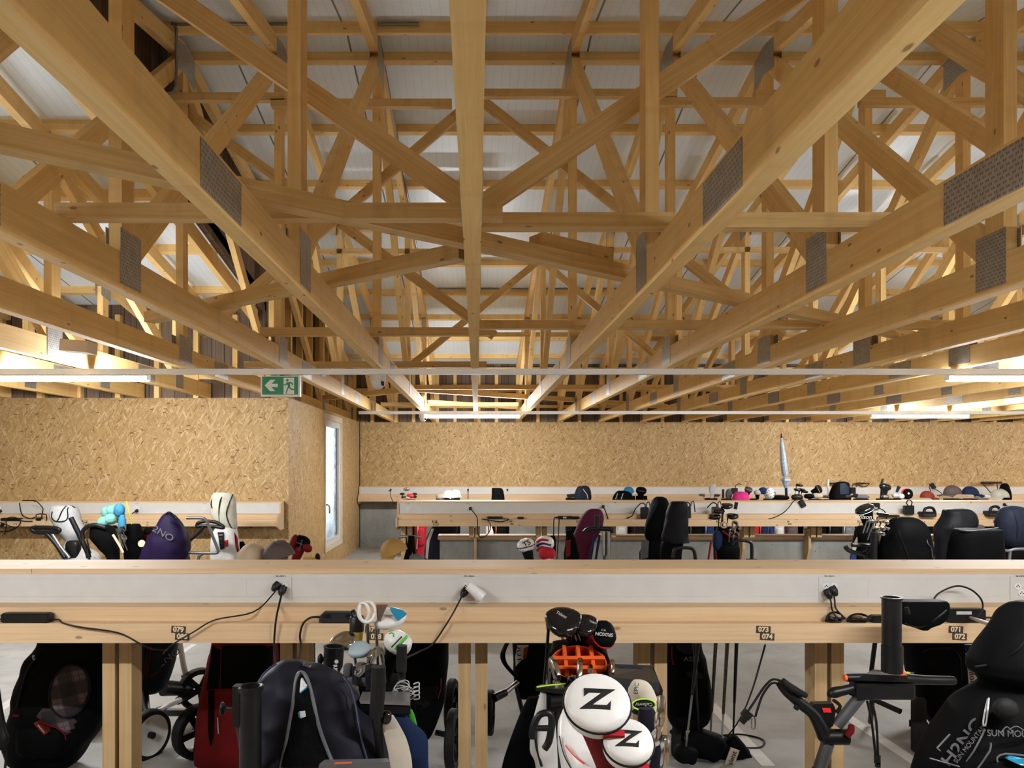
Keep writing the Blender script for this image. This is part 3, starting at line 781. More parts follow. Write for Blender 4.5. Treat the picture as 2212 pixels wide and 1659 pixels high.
# brackets running down the low wall
for i, px in enumerate((1024, 1603, 1745)):
    x = (px - CX) / F * 8.86
    tag(MB().prism([(x, 8.84, CZ - 0.80), (x, 8.96, CZ - 0.80), (x, 8.96, 0.44), (x, 8.90, 0.44), (x, 8.84, 0.60)], (0.03, 0, 0)).build('bench_bracket', 'post'), ['timber bracket on the low concrete wall nearest its left end', 'timber bracket on the low concrete wall behind the black tube handle', 'timber bracket on the bare stretch of low concrete wall, rightmost'][i], 'bracket', 'brackets of the middle bench')

# ================================================================ plugs, chargers, cables
def cable(label, pts, r=0.0035, cat='cable', mat='cable', name='power_cable', sm=5):
    o = MB().tube(pts, r, 6, sm).build(name, mat, None, 60)
    return tag(o, label, cat)
def plug(mb, p, d):
    p, d = V(p), V(d).normalized()
    mb.lathe([(0.006, -0.012), (0.0165, -0.010), (0.0175, 0.010), (0.011, 0.026), (0.006, 0.032)], p, d, 10)
def lead(label, px, ys, r=0.0032, plugd=None, brick=None, cat='cable', mat='cable'):
    """mains lead: plug and cable (and brick) as parts of one thing"""
    P = [at(x, y, Y) for (x, y), Y in zip(px, ys)]
    t = thing('charger_lead' if brick else 'power_lead', label, 'charger' if brick else cat, P[0])
    mb = MB(); plug(mb, P[0], plugd or (-0.3, -0.6, -0.7)); mb.build('plug', 'black', t, 50)
    MB().tube(P, r, 6, 5).build('cable', mat, t, 60)
    if brick: brick(t)
    return t
def brickmesh(mb, c, sz, R=None, ch=0.006):
    """block with softened edges"""
    R = R or Matrix.Identity(3); x, y, z = V(sz) / 2; rs = []
    for dz, k in ((-z, ch), (-z + ch, 0), (z - ch, 0), (z, ch)):
        a, b = x - k, y - k; q = ch * 0.8
        rs.append([V(c) + R @ V(p) for p in ((-a + q, -b, dz), (a - q, -b, dz), (a, -b + q, dz), (a, b - q, dz), (a - q, b, dz), (-a + q, b, dz), (-a, b - q, dz), (-a, -b + q, dz))])
    mb.rings(rs); return mb
YT = 3.205; YL = 3.052                       # in front of the trunking; in front of the front board
# left socket: two leads
lead('black lead from the left socket swinging left down over the front board', [(599, 1264), (590, 1283), (547, 1322), (465, 1339), (420, 1364), (372, 1393), (352, 1412)], [YT - 0.01, 3.16, 3.09, 3.045, 3.04, 3.04, 3.10], 0.0032, (-0.5, -0.5, -0.6))
lead('black lead hanging straight down from the left socket', [(611, 1272), (604, 1302), (596, 1340), (592, 1392), (594, 1428), (600, 1455)], [YT - 0.01, 3.12, 3.04, 3.035, 2.9, 2.6], 0.0042, (-0.2, -0.5, -0.8))
# brick at the far left with its lead
t = thing('charger', 'black charger brick with lead at the left end of the near bench', 'charger', at(60, 1346, 3.08), None)
a = at(60, 1337, 3.085)
m = MB(); brickmesh(m, (a.x, 3.082, LEDGE + 0.0205), (0.20, 0.046, 0.040)); m.build('brick', 'black', t, 35)
MB().tube([at(112, 1338, 3.08), at(128, 1339, 3.07), at(137, 1346, 3.05), at(175, 1355, 3.045), at(255, 1367, 3.043), at(305, 1392, 3.043), at(330, 1402, 3.10), at(362, 1404, 3.2)], 0.0035, 6, 5).build('cable', 'cable', t, 60)
MB().tube([at(8, 1338, 3.08), at(-30, 1340, 3.07), at(-90, 1370, 3.05)], 0.0035, 6, 4).build('cable', 'cable', t, 60)
# rounded charger behind the clubs
t = thing('charger', 'dark grey rounded charger with grilles beside the white ring', 'charger', at(733, 1346, 3.08))
c = at(733, 1333, 3.08); MT['dkgrey'] = plain('dark_grey_plastic', (0.016, 0.016, 0.018), 0.45, var=0.15, spec=0.25)
m = MB()
rs = []
for fx_, hh in ((-0.080, 0.010), (-0.078, 0.026), (-0.062, 0.041), (0.062, 0.041), (0.078, 0.026), (0.080, 0.010)):
    rs.append([V((c.x + fx_, 3.082 + a, LEDGE + 0.004 + b)) for a, b in ((-0.026, 0), (0.026, 0), (0.026, hh * 0.8), (0.018, hh), (-0.018, hh), (-0.026, hh * 0.8))])
m.rings(rs); m.obox((c.x - 0.06, 3.08, LEDGE + 0.002), (0.016, 0.03, 0.005)); m.obox((c.x + 0.06, 3.08, LEDGE + 0.002), (0.016, 0.03, 0.005)); m.build('case', 'dkgrey', t, 40)
for s in (-1, 1):
    m = MB(); m.obox((c.x + s * 0.045, 3.0555, LEDGE + 0.031), (0.030, 0.002, 0.0165))
    for q in range(6): m.obox((c.x + s * 0.045 + (q - 2.5) * 0.005, 3.0545, LEDGE + 0.031), (0.002, 0.003, 0.016))
    m.build('grille', 'print', t)
MB().tube([at(692, 1333, 3.08), at(672, 1334, 3.05), at(655, 1347, 3.045), at(648, 1372, 3.04), at(650, 1395, 3.03), at(645, 1430, 2.8)], 0.0045, 6, 5).build('cable', 'cable', t, 60)
# middle socket: plug with lead and a white night-light like plug
lead('black lead from the middle socket running down left behind the clubs', [(1005, 1277), (998, 1288), (980, 1322), (960, 1355), (933, 1393), (905, 1408), (876, 1422)], [YT - 0.015, 3.14, 3.06, 3.04, 3.04, 2.95, 2.75], 0.0036, (-0.5, -0.5, -0.7))
R = basis((0.75, -0.1, -0.65), (0, -1, 0))
m = MB(); rs = []
for u, a, b in ((-0.02, 0.020, 0.018), (0.0, 0.021, 0.02), (0.02, 0.023, 0.024), (0.055, 0.027, 0.030), (0.062, 0.024, 0.027)):
    rs.append([at(1019, 1271, 3.17) + R @ V((u, b * math.cos(q) , a * math.sin(q))) for q in [2 * PI * k / 14 for k in range(14)]])
m.rings(rs); tag(m.build('plug_adapter', 'white', None, 45), 'white plug-in adapter in the middle socket beside the black plug', 'adapter')
# right socket: two leads to a coil on the ledge
m = MB()
lead('black lead from the right socket, left of the two, falling to the cable coil', [(1788, 1279), (1795, 1300), (1797, 1316), (1808, 1335)], [YT - 0.015, 3.12, 3.09, 3.07], 0.0036, (0.1, -0.5, -0.7))
lead('black lead from the right socket, right of the two, falling to the cable coil', [(1799, 1273), (1803, 1296), (1806, 1315), (1826, 1336)], [YT - 0.015, 3.12, 3.09, 3.07], 0.0036, (0.2, -0.5, -0.7))
def coil(label, c, rx, rz, n, y, r=0.0035):
    pts = []
    for k in range(n * 10 + 1):
        q = 2 * PI * k / 10; j = 1 + 0.18 * math.sin(q * 0.37 + k)
        pts.append(V((c.x + rx * j * math.cos(q) + 0.004 * math.sin(k), y + 0.012 * math.sin(q * 1.31), c.z + rz * (1 + 0.9 * math.sin(q * 0.7)) * (0.5 + 0.5 * math.sin(q)))))
    return cable(label, pts, r, 'cable', sm=2)
p = at(1808, 1343, 3.07)
coil('bundled black cable coil on the front board under the right socket, left bundle', V((p.x - 0.005, 0, LEDGE + 0.004)), 0.036, 0.020, 5, 3.078)
coil('bundled black cable coil on the front board left of the black tube, right bundle', V((at(1856, 1343, 3.07).x, 0, LEDGE + 0.004)), 0.045, 0.016, 5, 3.078)
t = thing('charger', 'black box charger half hidden by the upright black tube', 'charger', at(1895, 1346, 3.08))
m = MB(); brickmesh(m, (at(1897, 1340, 3.08).x, 3.085, LEDGE + 0.015), (0.06, 0.045, 0.029)); m.build('brick', 'black', t, 35)
MB().tube([at(1884, 1337, 3.07), at(1870, 1340, 3.06), at(1858, 1338, 3.06)], 0.0035, 6, 4).build('cable', 'cable', t, 60)
t = thing('charger', 'long black charger with a pale label behind the black saddle bag', 'charger', at(2080, 1346, 3.08))
c = at(2085, 1330, 3.08)
m = MB(); brickmesh(m, (at(2085, 1340, 3.08).x, 3.085, LEDGE + 0.029), (0.155, 0.046, 0.057)); m.build('brick', 'black', t, 35)
MB().obox((at(2083, 1323, 3.06).x, 3.0615, LEDGE + 0.043), (0.063, 0.001, 0.013)).build('label', 'pale', t)
MB().tube([at(2128, 1334, 3.08), at(2150, 1335, 3.07), at(2175, 1338, 3.05), at(2205, 1345, 3.02)], 0.0045, 6, 4).build('cable', 'cable', t, 60)
cable('black cable looping up over the white trunking at the right', [at(2016, 1296, 3.0), at(2030, 1280, 3.08), at(2066, 1266, 3.15), at(2098, 1274, 3.14), at(2120, 1296, 3.08), at(2121, 1320, 3.05), at(2102, 1338, 3.04)], 0.0038)
cable('thin black cable hanging from the front board right of the putters', [at(1653, 1393, 3.02), at(1640, 1440, 3.1), at(1625, 1490, 3.3), at(1605, 1540, 3.7), at(1580, 1580, 4.1), at(1558, 1600, 4.2)], 0.004)
fl = lambda px, py: at(px, py, CZ * F / (py - CY)) + V((0, 0, 0.005))
cable('black cable lying in a loop on the floor behind the putters', [fl(1502, 1568), fl(1512, 1585), fl(1530, 1591), fl(1560, 1590), fl(1600, 1588), fl(1640, 1596), fl(1652, 1606), fl(1640, 1617), fl(1600, 1617)], 0.005)
# ================================================================ golf goods: colours and builders
def cloth(n, c, rough=0.75, var=0.15): MT[n] = plain(n, c, 0.5 if max(c) < 0.03 else rough, var=var, sc=9, bump=0.12, bsc=90, spec=0.06 if max(c) < 0.03 else 0.15)
for n, c in (('navy_cloth', (0.012, 0.012, 0.019)), ('black_cloth', (0.0042, 0.0042, 0.0046)), ('charcoal_cloth', (0.008, 0.008, 0.0095)), ('grey_cloth', (0.10, 0.10, 0.105)), ('palegrey_cloth', (0.40, 0.40, 0.40)),
             ('white_cloth', (0.50, 0.49, 0.47)), ('cream_cloth', (0.44, 0.40, 0.33)), ('red_cloth', (0.115, 0.004, 0.005)), ('brightred_cloth', (0.34, 0.012, 0.02)), ('maroon_cloth', (0.075, 0.007, 0.027)), ('purple_cloth', (0.011, 0.006, 0.026)),
             ('blue_cloth', (0.010, 0.028, 0.12)), ('darkblue_cloth', (0.008, 0.017, 0.055)), ('sky_cloth', (0.02, 0.16, 0.36)), ('tan_cloth', (0.29, 0.17, 0.05)), ('beige_cloth', (0.38, 0.30, 0.21)), ('pink_cloth', (0.58, 0.03, 0.20)),
             ('orange_mesh', (0.55, 0.075, 0.010)), ('rust_cloth', (0.15, 0.022, 0.013)), ('taupe_cloth', (0.075, 0.055, 0.052)), ('ivory_cloth', (0.44, 0.43, 0.35)), ('slate_cloth', (0.013, 0.016, 0.026)), ('mesh_grey', (0.09, 0.09, 0.09)),
             ('turquoise_plush', (0.17, 0.42, 0.35)), ('aqua_plush', (0.04, 0.20, 0.34))): cloth(n, c)
MT['black_cloth'] = plain('black_nylon', (0.0036, 0.0036, 0.004), 0.6, var=0.15, sc=9, bump=0.12, bsc=90, spec=0.025)
MT['umbrella_cloth'] = plain('umbrella_cloth', (0.26, 0.32, 0.38), 0.5, var=0.25, sc=30)
for n, c, r in (('white_leather', (0.60, 0.595, 0.575), 0.35), ('cyan_paint', (0.012, 0.20, 0.34), 0.25), ('brown_paint', (0.10, 0.065, 0.045), 0.3), ('green_paint', (0.06, 0.36, 0.03), 0.35), ('lime_paint', (0.40, 0.66, 0.05), 0.4),
                ('orange_paint', (0.85, 0.12, 0.02), 0.4), ('red_paint', (0.62, 0.02, 0.015), 0.35), ('yellow_paint', (0.75, 0.56, 0.03), 0.4), ('brass', (0.45, 0.30, 0.06), 0.35), ('violet_paint', (0.16, 0.09, 0.5), 0.4), ('magenta_paint', (0.20, 0.01, 0.12), 0.5),
                ('paleblue_paint', (0.27, 0.34, 0.36), 0.25), ('graybinding', (0.075, 0.082, 0.09), 0.5), ('bluepiping', (0.016, 0.022, 0.055), 0.5), ('wheelwhite', (0.56, 0.56, 0.54), 0.4), ('saddle', (0.62, 0.47, 0.30), 0.5)):
    MT[n] = plain(n, c, r, var=0.06)
k = NT('clear_tray_plastic'); k.base((0.13, 0.135, 0.145)); k.b.inputs['Roughness'].default_value = 0.25; k.b.inputs['Alpha'].default_value = 0.72; MT['tray'] = k.m
k = NT('smoked_plastic'); k.base((0.02, 0.02, 0.022)); k.b.inputs['Roughness'].default_value = 0.2; k.b.inputs['Alpha'].default_value = 0.88; MT['smoked'] = k.m
def plaid():
    k = NT('plaid_cloth'); co = k.n('ShaderNodeTexCoord').outputs['Object']
    mp = k.n('ShaderNodeMapping'); mp.inputs['Rotation'].default_value = (0, 0.18, 0); k.l(co, mp.inputs[0])
    sp = k.n('ShaderNodeSeparateXYZ'); k.l(mp.outputs[0], sp.inputs[0])
    def band(v, f, th): return k.math('GREATER_THAN', k.math('FRACT', k.math('MULTIPLY', v, f)), th)
    b = k.math('ADD', k.math('MULTIPLY', band(sp.outputs[0], 8.0, 0.55), 0.4), k.math('MULTIPLY', band(sp.outputs[2], 8.0, 0.55), 0.4))
    ln = k.math('MAXIMUM', band(sp.outputs[0], 40.0, 0.86), band(sp.outputs[2], 40.0, 0.86))
    c = k.ramp(b, [(0.0, (0.006, 0.005, 0.006)), (0.45, (0.035, 0.022, 0.028)), (0.85, (0.13, 0.095, 0.105))])
    k.base(k.mix(k.math('MULTIPLY', ln, 0.7), c, (0.010, 0.008, 0.010))); k.b.inputs['Roughness'].default_value = 0.8
    return k.m
MT['plaid'] = plaid()
def spotted():
    k = NT('spotted_plush'); co = k.n('ShaderNodeTexCoord').outputs['Object']
    vo = k.n('ShaderNodeTexVoronoi', i_Scale=34.0); k.l(co, vo.inputs['Vector'])
    k.base(k.mix(k.math('LESS_THAN', vo.outputs['Distance'], 0.30), (0.70, 0.68, 0.63), (0.02, 0.02, 0.02))); k.b.inputs['Roughness'].default_value = 0.9
    return k.m
MT['spotted'] = spotted()

def interp(rows, k):
    out = []
    for i in range(len(rows) - 1):
        p0, p1, p2, p3 = rows[max(i - 1, 0)], rows[i], rows[i + 1], rows[min(i + 2, len(rows) - 1)]
        for j in range(k):
            t = j / k
            out.append([b + (c - b) * t if abs(c - b) < 1e-9 else 0.5 * (2 * b + (c - a) * t + (2 * a - 5 * b + 4 * c - d) * t * t + (3 * b - a - 3 * c + d) * t ** 3) for a, b, c, d in zip(p0, p1, p2, p3)])
    return out + [list(rows[-1])]
class Soft:
    """upright soft body lofted from rows (y, xl, xr[, dY]) measured at depth Y; keeps a function for its front surface"""
    def __init__(s, rows, Y, bf=0.8, e=0.8, wr=0.05, seed=0.0, n=36, k=4, bmax=None):
        s.Y, s.bf, s.e, s.bmax = Y, bf, e, bmax
        rows = [list(r) + [0.0] * (4 - len(r)) for r in rows]
        s.rows = interp(rows, k); s.wr = wr; s.seed = seed; s.n = n
    def sec(s, r):
        y, xl, xr, dy = r; Yc = s.Y + dy
        a = (xr - xl) / 2 / F * Yc; c = at((xl + xr) / 2, y, Yc); b = a * s.bf
        if s.bmax: b = min(b, s.bmax)
        return c, a, b
    def wrk(s, p):
        q = V((p.x * 7 + s.seed, p.y * 7, p.z * 3.0))
        nz = noise.noise(q) + 0.6 * noise.noise(V((p.x * 16 + s.seed, p.y * 16, p.z * 7)))
        f1 = abs(noise.noise(V((p.x * 9 + p.z * 5 + s.seed, p.y * 9, p.z * 6 - p.x * 4)))); f2 = abs(noise.noise(V((p.x * 13 - p.z * 8, p.y * 13 + s.seed, p.z * 7))))
        return 1 + s.wr * (nz + 1.5 * (0.22 - f1) + 0.9 * (0.2 - f2))
    def mesh(s, top=True, bottom=True):
        mb = MB(); rs = []
        for r in s.rows:
            c, a, b = s.sec(r); ring = []
            for q in range(s.n):
                t = 2 * PI * q / s.n
                d = V((sgnp(math.cos(t), s.e) * a, sgnp(math.sin(t), s.e) * b, 0)); p = c + d
                ring.append(c + d * s.wrk(p))
            rs.append(ring)
        mb.rings(rs, top, bottom); return mb
    def front(s, px, py, off=0.004):
        """point on the front surface under the pixel"""
        rr = s.rows; best = min(range(len(rr)), key=lambda i: abs(rr[i][0] - py))
        c, a, b = s.sec(rr[best]); Yf = c.y - b
        for _ in range(3):
            X = (px - CX) / F * Yf; u = min(0.97, abs(X - c.x) / max(a, 1e-4))
            dy = b * max(0.0, 1 - u ** (2 / s.e)) ** (s.e / 2); Yf = c.y - dy * s.wrk(V((X, c.y - dy, at(0, py, Yf).z)))
        return at(px, py, Yf - off)
    def line(s, pts, r=0.004, off=0.002, sm=4): return MB().tube([s.front(x, y, off) for x, y in pts], r, 6, sm)
    def patch(s, poly, off=0.004, th=0.003):
        mb = MB(); P = [s.front(x, y, off) for x, y in poly]; c = sum(P, V()) / len(P)
        cx = sum(x for x, _ in poly) / len(poly); cy = sum(y for _, y in poly) / len(poly)
        if len(poly) < 14: poly = [(x0 + (x1 - x0) * k / 5, y0 + (y1 - y0) * k / 5) for (x0, y0), (x1, y1) in zip(poly, poly[1:] + poly[:1]) for k in range(5)]
        R_ = [[s.front(cx + (x - cx) * k, cy + (y - cy) * k, off) for x, y in poly] for k in (1.0, 0.8, 0.6, 0.4, 0.2, 0.02)]
        mb.rings([[p + V((0, th + off, 0)) for p in R_[0]]] + R_, False, True)
        return mb
    def blob(s, px, py, w, h, d, mat=None, e=0.55, seed=0.0):
        p = s.front(px, py, -d * 0.35); sc = p.y / F
        return MB().ell(p, (w / 2 * sc, d, h / 2 * sc), None, 20, 12, 0.05, seed, e)
def soft(name, label, cat, rows, Y, mat, bodyname='body', group=None, smooth=70, **kw):
    if name == 'golf_bag' and Y > 7:
        r = list(rows[-1]); Yc = Y + (r[3] if len(r) > 3 else 0)
        if at(0, r[0], Yc).z < 0.3: r[0] = CY + (CZ - 0.004) / Yc * F; rows = list(rows[:-1]) + [tuple(r)]
    s = Soft(rows, Y, **kw); zs = [at(0, r[0], Y).z for r in s.rows]
    c = s.sec(s.rows[-1])[0]
    t = thing(name, label, cat, (c.x, c.y, max(0.0, min(zs))), group)
    s.mesh().build(bodyname, mat, t, smooth); s.t = t
    return s
def puff(name, label, cat, px, py, Y, rx, ry, rz, mat, R=None, wob=0.08, e=0.9, group=None):
    """single soft piece, radii in metres"""
    return tag(MB().ell(at(px, py, Y), (rx, ry, rz), R, 22, 14, wob, px * 0.1, e).build(name, mat, None, 80), label, cat, group)

def wheel(par, c, axis, R, w, tyre='rubber', rim='black', kind='spoke', n=28):
    c = V(c); ax = V(axis).normalized()
    wb = MB().lathe([(R * 0.80, -w / 2), (R * 0.94, -w / 2), (R, -w * 0.3), (R, w * 0.3), (R * 0.94, w / 2), (R * 0.80, w / 2), (R * 0.80, -w / 2)], c, ax, n, False).build('wheel', tyre, par, 40)
    m = MB(); Q = V((0, 0, 1)).rotation_difference(ax).to_matrix()
    if kind == 'disc':
        m.lathe([(0.001, -w * 0.1), (R * 0.6, -w * 0.22), (R * 0.79, -w * 0.46), (R * 0.79, w * 0.46), (R * 0.6, w * 0.22), (0.001, w * 0.1)], c, ax, n)
    else:
        m.lathe([(R * 0.72, -w * 0.45), (R * 0.80, -w * 0.45), (R * 0.80, w * 0.45), (R * 0.72, w * 0.45), (R * 0.72, -w * 0.45)], c, ax, n, False)
        for q in range(5):
            t = 2 * PI * q / 5 + 0.4
            m.beam(c, c + Q @ V((math.cos(t), math.sin(t), 0)) * R * 0.75, R * 0.10, w * 0.5, ax)
    m.build('rim', rim, wb, 40)
    MB().lathe([(R * 0.13, -w * 0.62), (R * 0.13, w * 0.62)], c, ax, 14).build('hub', 'black', wb, 40)
    return wb

# clubs -----------------------------------------------------------
def club(label, kind, hosel, down, toe, L=0.45, head='chrome', shaft='steel', group=None, sc=1.0, face=None, name=None, grip=False):
    hosel, down = V(hosel), V(down).normalized()
    toe = V(toe); toe = (toe - down * toe.dot(down)).normalized(); up = -down; nn = toe.cross(up)
    t = thing(name or {'iron': 'golf_iron', 'wood': 'golf_wood', 'putter': 'putter'}[kind], label, 'golf club', hosel, group)
    R = Matrix((toe, nn, up)).transposed()
    m = MB()
    if kind == 'iron':
        pts = [(-0.004, -0.012), (0.004, 0.010), (0.030, 0.020), (0.060, 0.024), (0.078, 0.016), (0.082, -0.004), (0.070, -0.022), (0.035, -0.012), (0.006, -0.022)]
        rs = []
        for yy, k in ((-0.006, 0.93), (-0.003, 1.0), (0.006, 1.0), (0.010, 0.78)):
            rs.append([hosel + R @ V((0.036 + (x - 0.036) * k * sc, yy * sc, 0.03 * sc + z * k * sc)) for x, z in pts])
        m.rings(rs); m.tube([hosel - up * 0.03, hosel + up * 0.020 * sc + toe * 0.004], [0.0065, 0.008], 10, 1)
    elif kind == 'wood':
        out = []
        for q in range(22):
            th = 2 * PI * q / 22; x = math.cos(th); y = math.sin(th)
            out.append((0.040 + 0.052 * x * (1 - 0.10 * y), (0.040 * y if y < 0 else 0.062 * y) * (1 - 0.12 * x)))
        rs = []
        for z, k in ((-0.014, 0.30), (-0.011, 0.70), (-0.003, 0.93), (0.007, 1.0), (0.015, 0.97), (0.021, 0.86), (0.025, 0.55)):
            rs.append([hosel + R @ V(((0.036 + (x - 0.036) * k) * sc, y * k * sc, z * sc)) for x, y in out])
        m.rings(rs); m.tube([hosel - up * 0.035, hosel + up * 0.0], [0.0065, 0.011], 10, 1)
    else:
        m.obox(hosel + up * 0.012 + toe * 0.045, (0.105, 0.028, 0.024), R)
    m.build('head', head, t, 45)
    MB().tube([hosel - up * 0.02, hosel + down * L], 0.0052, 8, 1).build('shaft', shaft, t, 60)
    if grip: MB().tube([hosel + down * L, hosel + down * (L + 0.25)], [0.0095, 0.0125], 10, 1).build('grip', 'rubber', t, 60)
    return t
def headcover(label, c, up, r, neck, mat, neckmat=None, front=None, piping=None, sh=(1.0, 0.85, 0.75), group=None, nl=None):
    """soft cover: rounded crown at c, sock going down along -up"""
    c, up = V(c), V(up).normalized(); f = V(front) if front else V((0, -1, 0)); B = basis(up.cross(f) * -1, up)
    B = Matrix((up.cross(f).normalized(), (f - up * f.dot(up)).normalized() * -1, up)).transposed()
    t = thing('headcover', label, 'headcover', c - up * neck, group)
    MB().ell(c, (r * sh[0], r * sh[1], r * sh[2]), B, 22, 14, 0.06, c.x * 3, 0.85).build('crown', mat, t, 70)
    if neck:
        w_ = r * 0.62
        MB().tube([c - up * r * 0.2, c - up * (r + neck * 0.35), c - up * (r + neck)], [w_ * 1.15, w_ * 0.80, w_ * 0.62], 14, 4).build('sock', neckmat or mat, t, 70)
    if piping:
        MB().tube([c + B @ V((math.cos(q) * r * sh[0] * 1.01, math.sin(q) * r * sh[1] * 1.01, -r * 0.06)) for q in [2 * PI * k / 24 for k in range(25)]], 0.0035, 6, 1).build('piping', piping, t, 60)
    return t, B
def cap(label, c, r, mat, brim=(0, -1), group=None, tilt=None):
    c = V(c); R = tilt or Matrix.Identity(3)
    t = thing('cap', label, 'cap', c, group)
    m = MB(); rs = []
    for k in range(7):
        ph = PI / 2 * k / 6.4; rs.append([c + R @ V((r * math.cos(ph) ** 0.8 * math.cos(q), 1.1 * r * math.cos(ph) ** 0.8 * math.sin(q), r * 1.05 * math.sin(ph) * (1 + 0.05 * math.sin(q * 3)))) for q in [2 * PI * j / 24 for j in range(24)]])
    m.rings(rs).build('crown', mat, t, 70)
    bx, by = brim; a0 = math.atan2(by, bx); m = MB(); rs = []
    for s, zz in ((0.94, 0.0), (1.25, 0.002), (1.55, -0.012), (1.62, -0.02)):
        rs.append([c + R @ V((r * s * math.cos(a) if s < 1 else r * (math.cos(a) + (s - 1) * math.cos(a0) * 1.1), r * s * math.sin(a) if s < 1 else r * (math.sin(a) + (s - 1) * math.sin(a0) * 1.1), zz - 0.03 * (abs(a - a0) ** 2) * (s - 0.94))) for a in [a0 + (j - 8) / 8 * 1.2 for j in range(17)]])
    i = len(rs); m.rings(rs, False, False, False); m.rings([[p - R @ V((0, 0, 0.004)) for p in q] for q in rs], False, False, False)
    m.build('brim', mat, t, 70)
    return t
def post_to_floor(par, p, name='pole', mat='gun', r=0.014, dy=0.25):
    p = V(p); MB().tube([p, V((p.x, p.y + dy, 0.10))], r, 10, 1).build(name, mat, par, 60)
def trolley_base(par, x, y, w=0.30, R=0.13, tyre='rubber', rim='black', kind='spoke'):
    for s in (-1, 1): wheel(par, (x + s * w, y, R), (1, 0, 0), R, 0.05, tyre, rim, kind)
    MB().tube([(x - w, y, R), (x + w, y, R)], 0.011, 8, 1).build('axle', 'gun', par, 60)

def support(label, px, ytop, Y, wd=0.22, mat='black_cloth'):
    """plain bag carrying clubs or a cap above it"""
    w_ = wd / Y * F / 2; f = CY + CZ / Y * F - 2
    return soft('golf_bag', label, 'golf bag', [(ytop, px - w_ * 0.85, px + w_ * 0.85), (ytop + (f - ytop) * 0.08, px - w_, px + w_), (ytop + (f - ytop) * 0.9, px - w_ * 0.95, px + w_ * 0.95), (f, px - w_ * 0.8, px + w_ * 0.8)], Y, mat, n=20, k=3, wr=0.02, seed=px, bmax=0.14)
# ================================================================ in front of the near bench
# --- navy hooded bag with the open zip, lower left
HB = soft('golf_bag', 'navy golf bag cover with open grey-bound zip standing before the near bench', 'golf bag',
          [(1427, 612, 645), (1433, 596, 662), (1446, 580, 702), (1466, 562, 740), (1490, 558, 762), (1520, 563, 782), (1560, 565, 808), (1600, 566, 824), (1650, 566, 842), (1720, 570, 850), (1850, 590, 830, 0.1), (2000, 600, 800, 0.25), (2240, 615, 770, 0.45)], 2.15, 'navy_cloth', 'rain_hood', bf=0.85, e=0.85, wr=0.10, seed=3.1, bmax=0.17, n=72, k=8)
HB.patch([(607, 1658), (622, 1580), (635, 1515), (643, 1464), (652, 1457), (660, 1466), (672, 1505), (684, 1560), (700, 1607), (716, 1650)], 0.006).build('zip_dark_panel', 'black_cloth', HB.t)  # black panel laid on the hood to paint the dark hollow behind the zip
HB.line([(604, 1670), (620, 1590), (633, 1517), (640, 1464), (651, 1452), (662, 1463), (674, 1502), (687, 1562), (703, 1609), (724, 1660)], 0.0050, 0.006).build('zip_binding', 'graybinding', HB.t, 60)
HB.line([(740, 1462), (756, 1485), (768, 1525), (777, 1575), (783, 1605), (796, 1650)], 0.0028).build('piping', 'bluepiping', HB.t, 60)
HB.line([(559, 1500), (561, 1470), (575, 1450), (597, 1434)], 0.003, 0.0).build('piping', 'bluepiping', HB.t, 60)
HB.patch([(650, 1466), (655, 1470), (663, 1482), (650, 1497), (647, 1495)], 0.010).build('white_tag', 'white', HB.t)
HB.line([(648, 1497), (664, 1484)], 0.0018, 0.012).build('blue_stripe', 'cyan_paint', HB.t)
HB.patch([(646, 1538), (658, 1536), (660, 1548), (649, 1552)], 0.010).build('white_tag', 'white', HB.t)
HB.patch([(643, 1540), (647, 1538), (649, 1551), (645, 1549)], 0.011).build('blue_tab', 'cyan_paint', HB.t)
HB.patch([(654, 1431), (671, 1436), (670, 1442), (653, 1438)], 0.006, 0.004).build('hook_tab', 'black', HB.t)
# --- trolley with the big umbrella tube
T = thing('golf_trolley', 'black umbrella tube of a push trolley left of the navy cover', 'golf trolley', (-0.6, 2.1, 0))
c = at(541, 1482, 1.95); r = 0.0285
MB().lathe([(r, -0.75), (r, -0.012), (r * 1.16, -0.012), (r * 1.2, 0), (r * 1.05, 0.002), (r * 0.86, 0), (r * 0.86, -0.14), (0.001, -0.14)], c, (0, 0, 1), 26).build('umbrella_tube', 'black', T, 45)
MB().obox(c + V((-0.034, 0, -0.05)), (0.018, 0.03, 0.105)).build('bracket', 'black', T)
m = MB(); k0 = at(490, 1531, 1.95); m.tube([k0 + V((0.02, 0, 0)), k0 + V((-0.008, 0, 0))], 0.006, 8, 1); m.ell(k0 + V((-0.012, 0, 0)), (0.006, 0.016, 0.018)); m.build('clamp_knob', 'black', T, 50)
MB().tube([c + V((-0.03, 0.02, -0.11)), (-0.62, 2.1, 0.6), (-0.62, 2.35, 0.14)], 0.015, 10, 3).build('pole', 'black', T, 60)
trolley_base(T, -0.62, 2.36)
# --- clear tray at the bottom edge
T = thing('scorecard_tray', 'clear grey plastic tray lid at the bottom edge below the navy cover', 'tray', at(768, 1672, 1.62))
m = MB(); m.rings([[at(x, y, 1.62 + dy) for x, y, dy in q] for q in (((690, 1650, -.1), (842, 1646, -.1), (838, 1638, .03), (702, 1641, .03)), ((678, 1700, -.1), (850, 1698, -.1), (842, 1646, .03), (696, 1650, .03)))]); m.build('lid', 'tray', T)
MB().prism([at(722, 1650, 1.515), at(760, 1649, 1.515), at(760, 1646, 1.515), at(724, 1647, 1.515)], (0, -0.001, 0)).build('print', 'orange_paint', T)
MB().tube([at(770, 1690, 1.66), (-0.26, 1.75, 0.5), (-0.3, 1.9, 0.05)], 0.014, 8, 3).build('pole', 'black', T, 60)

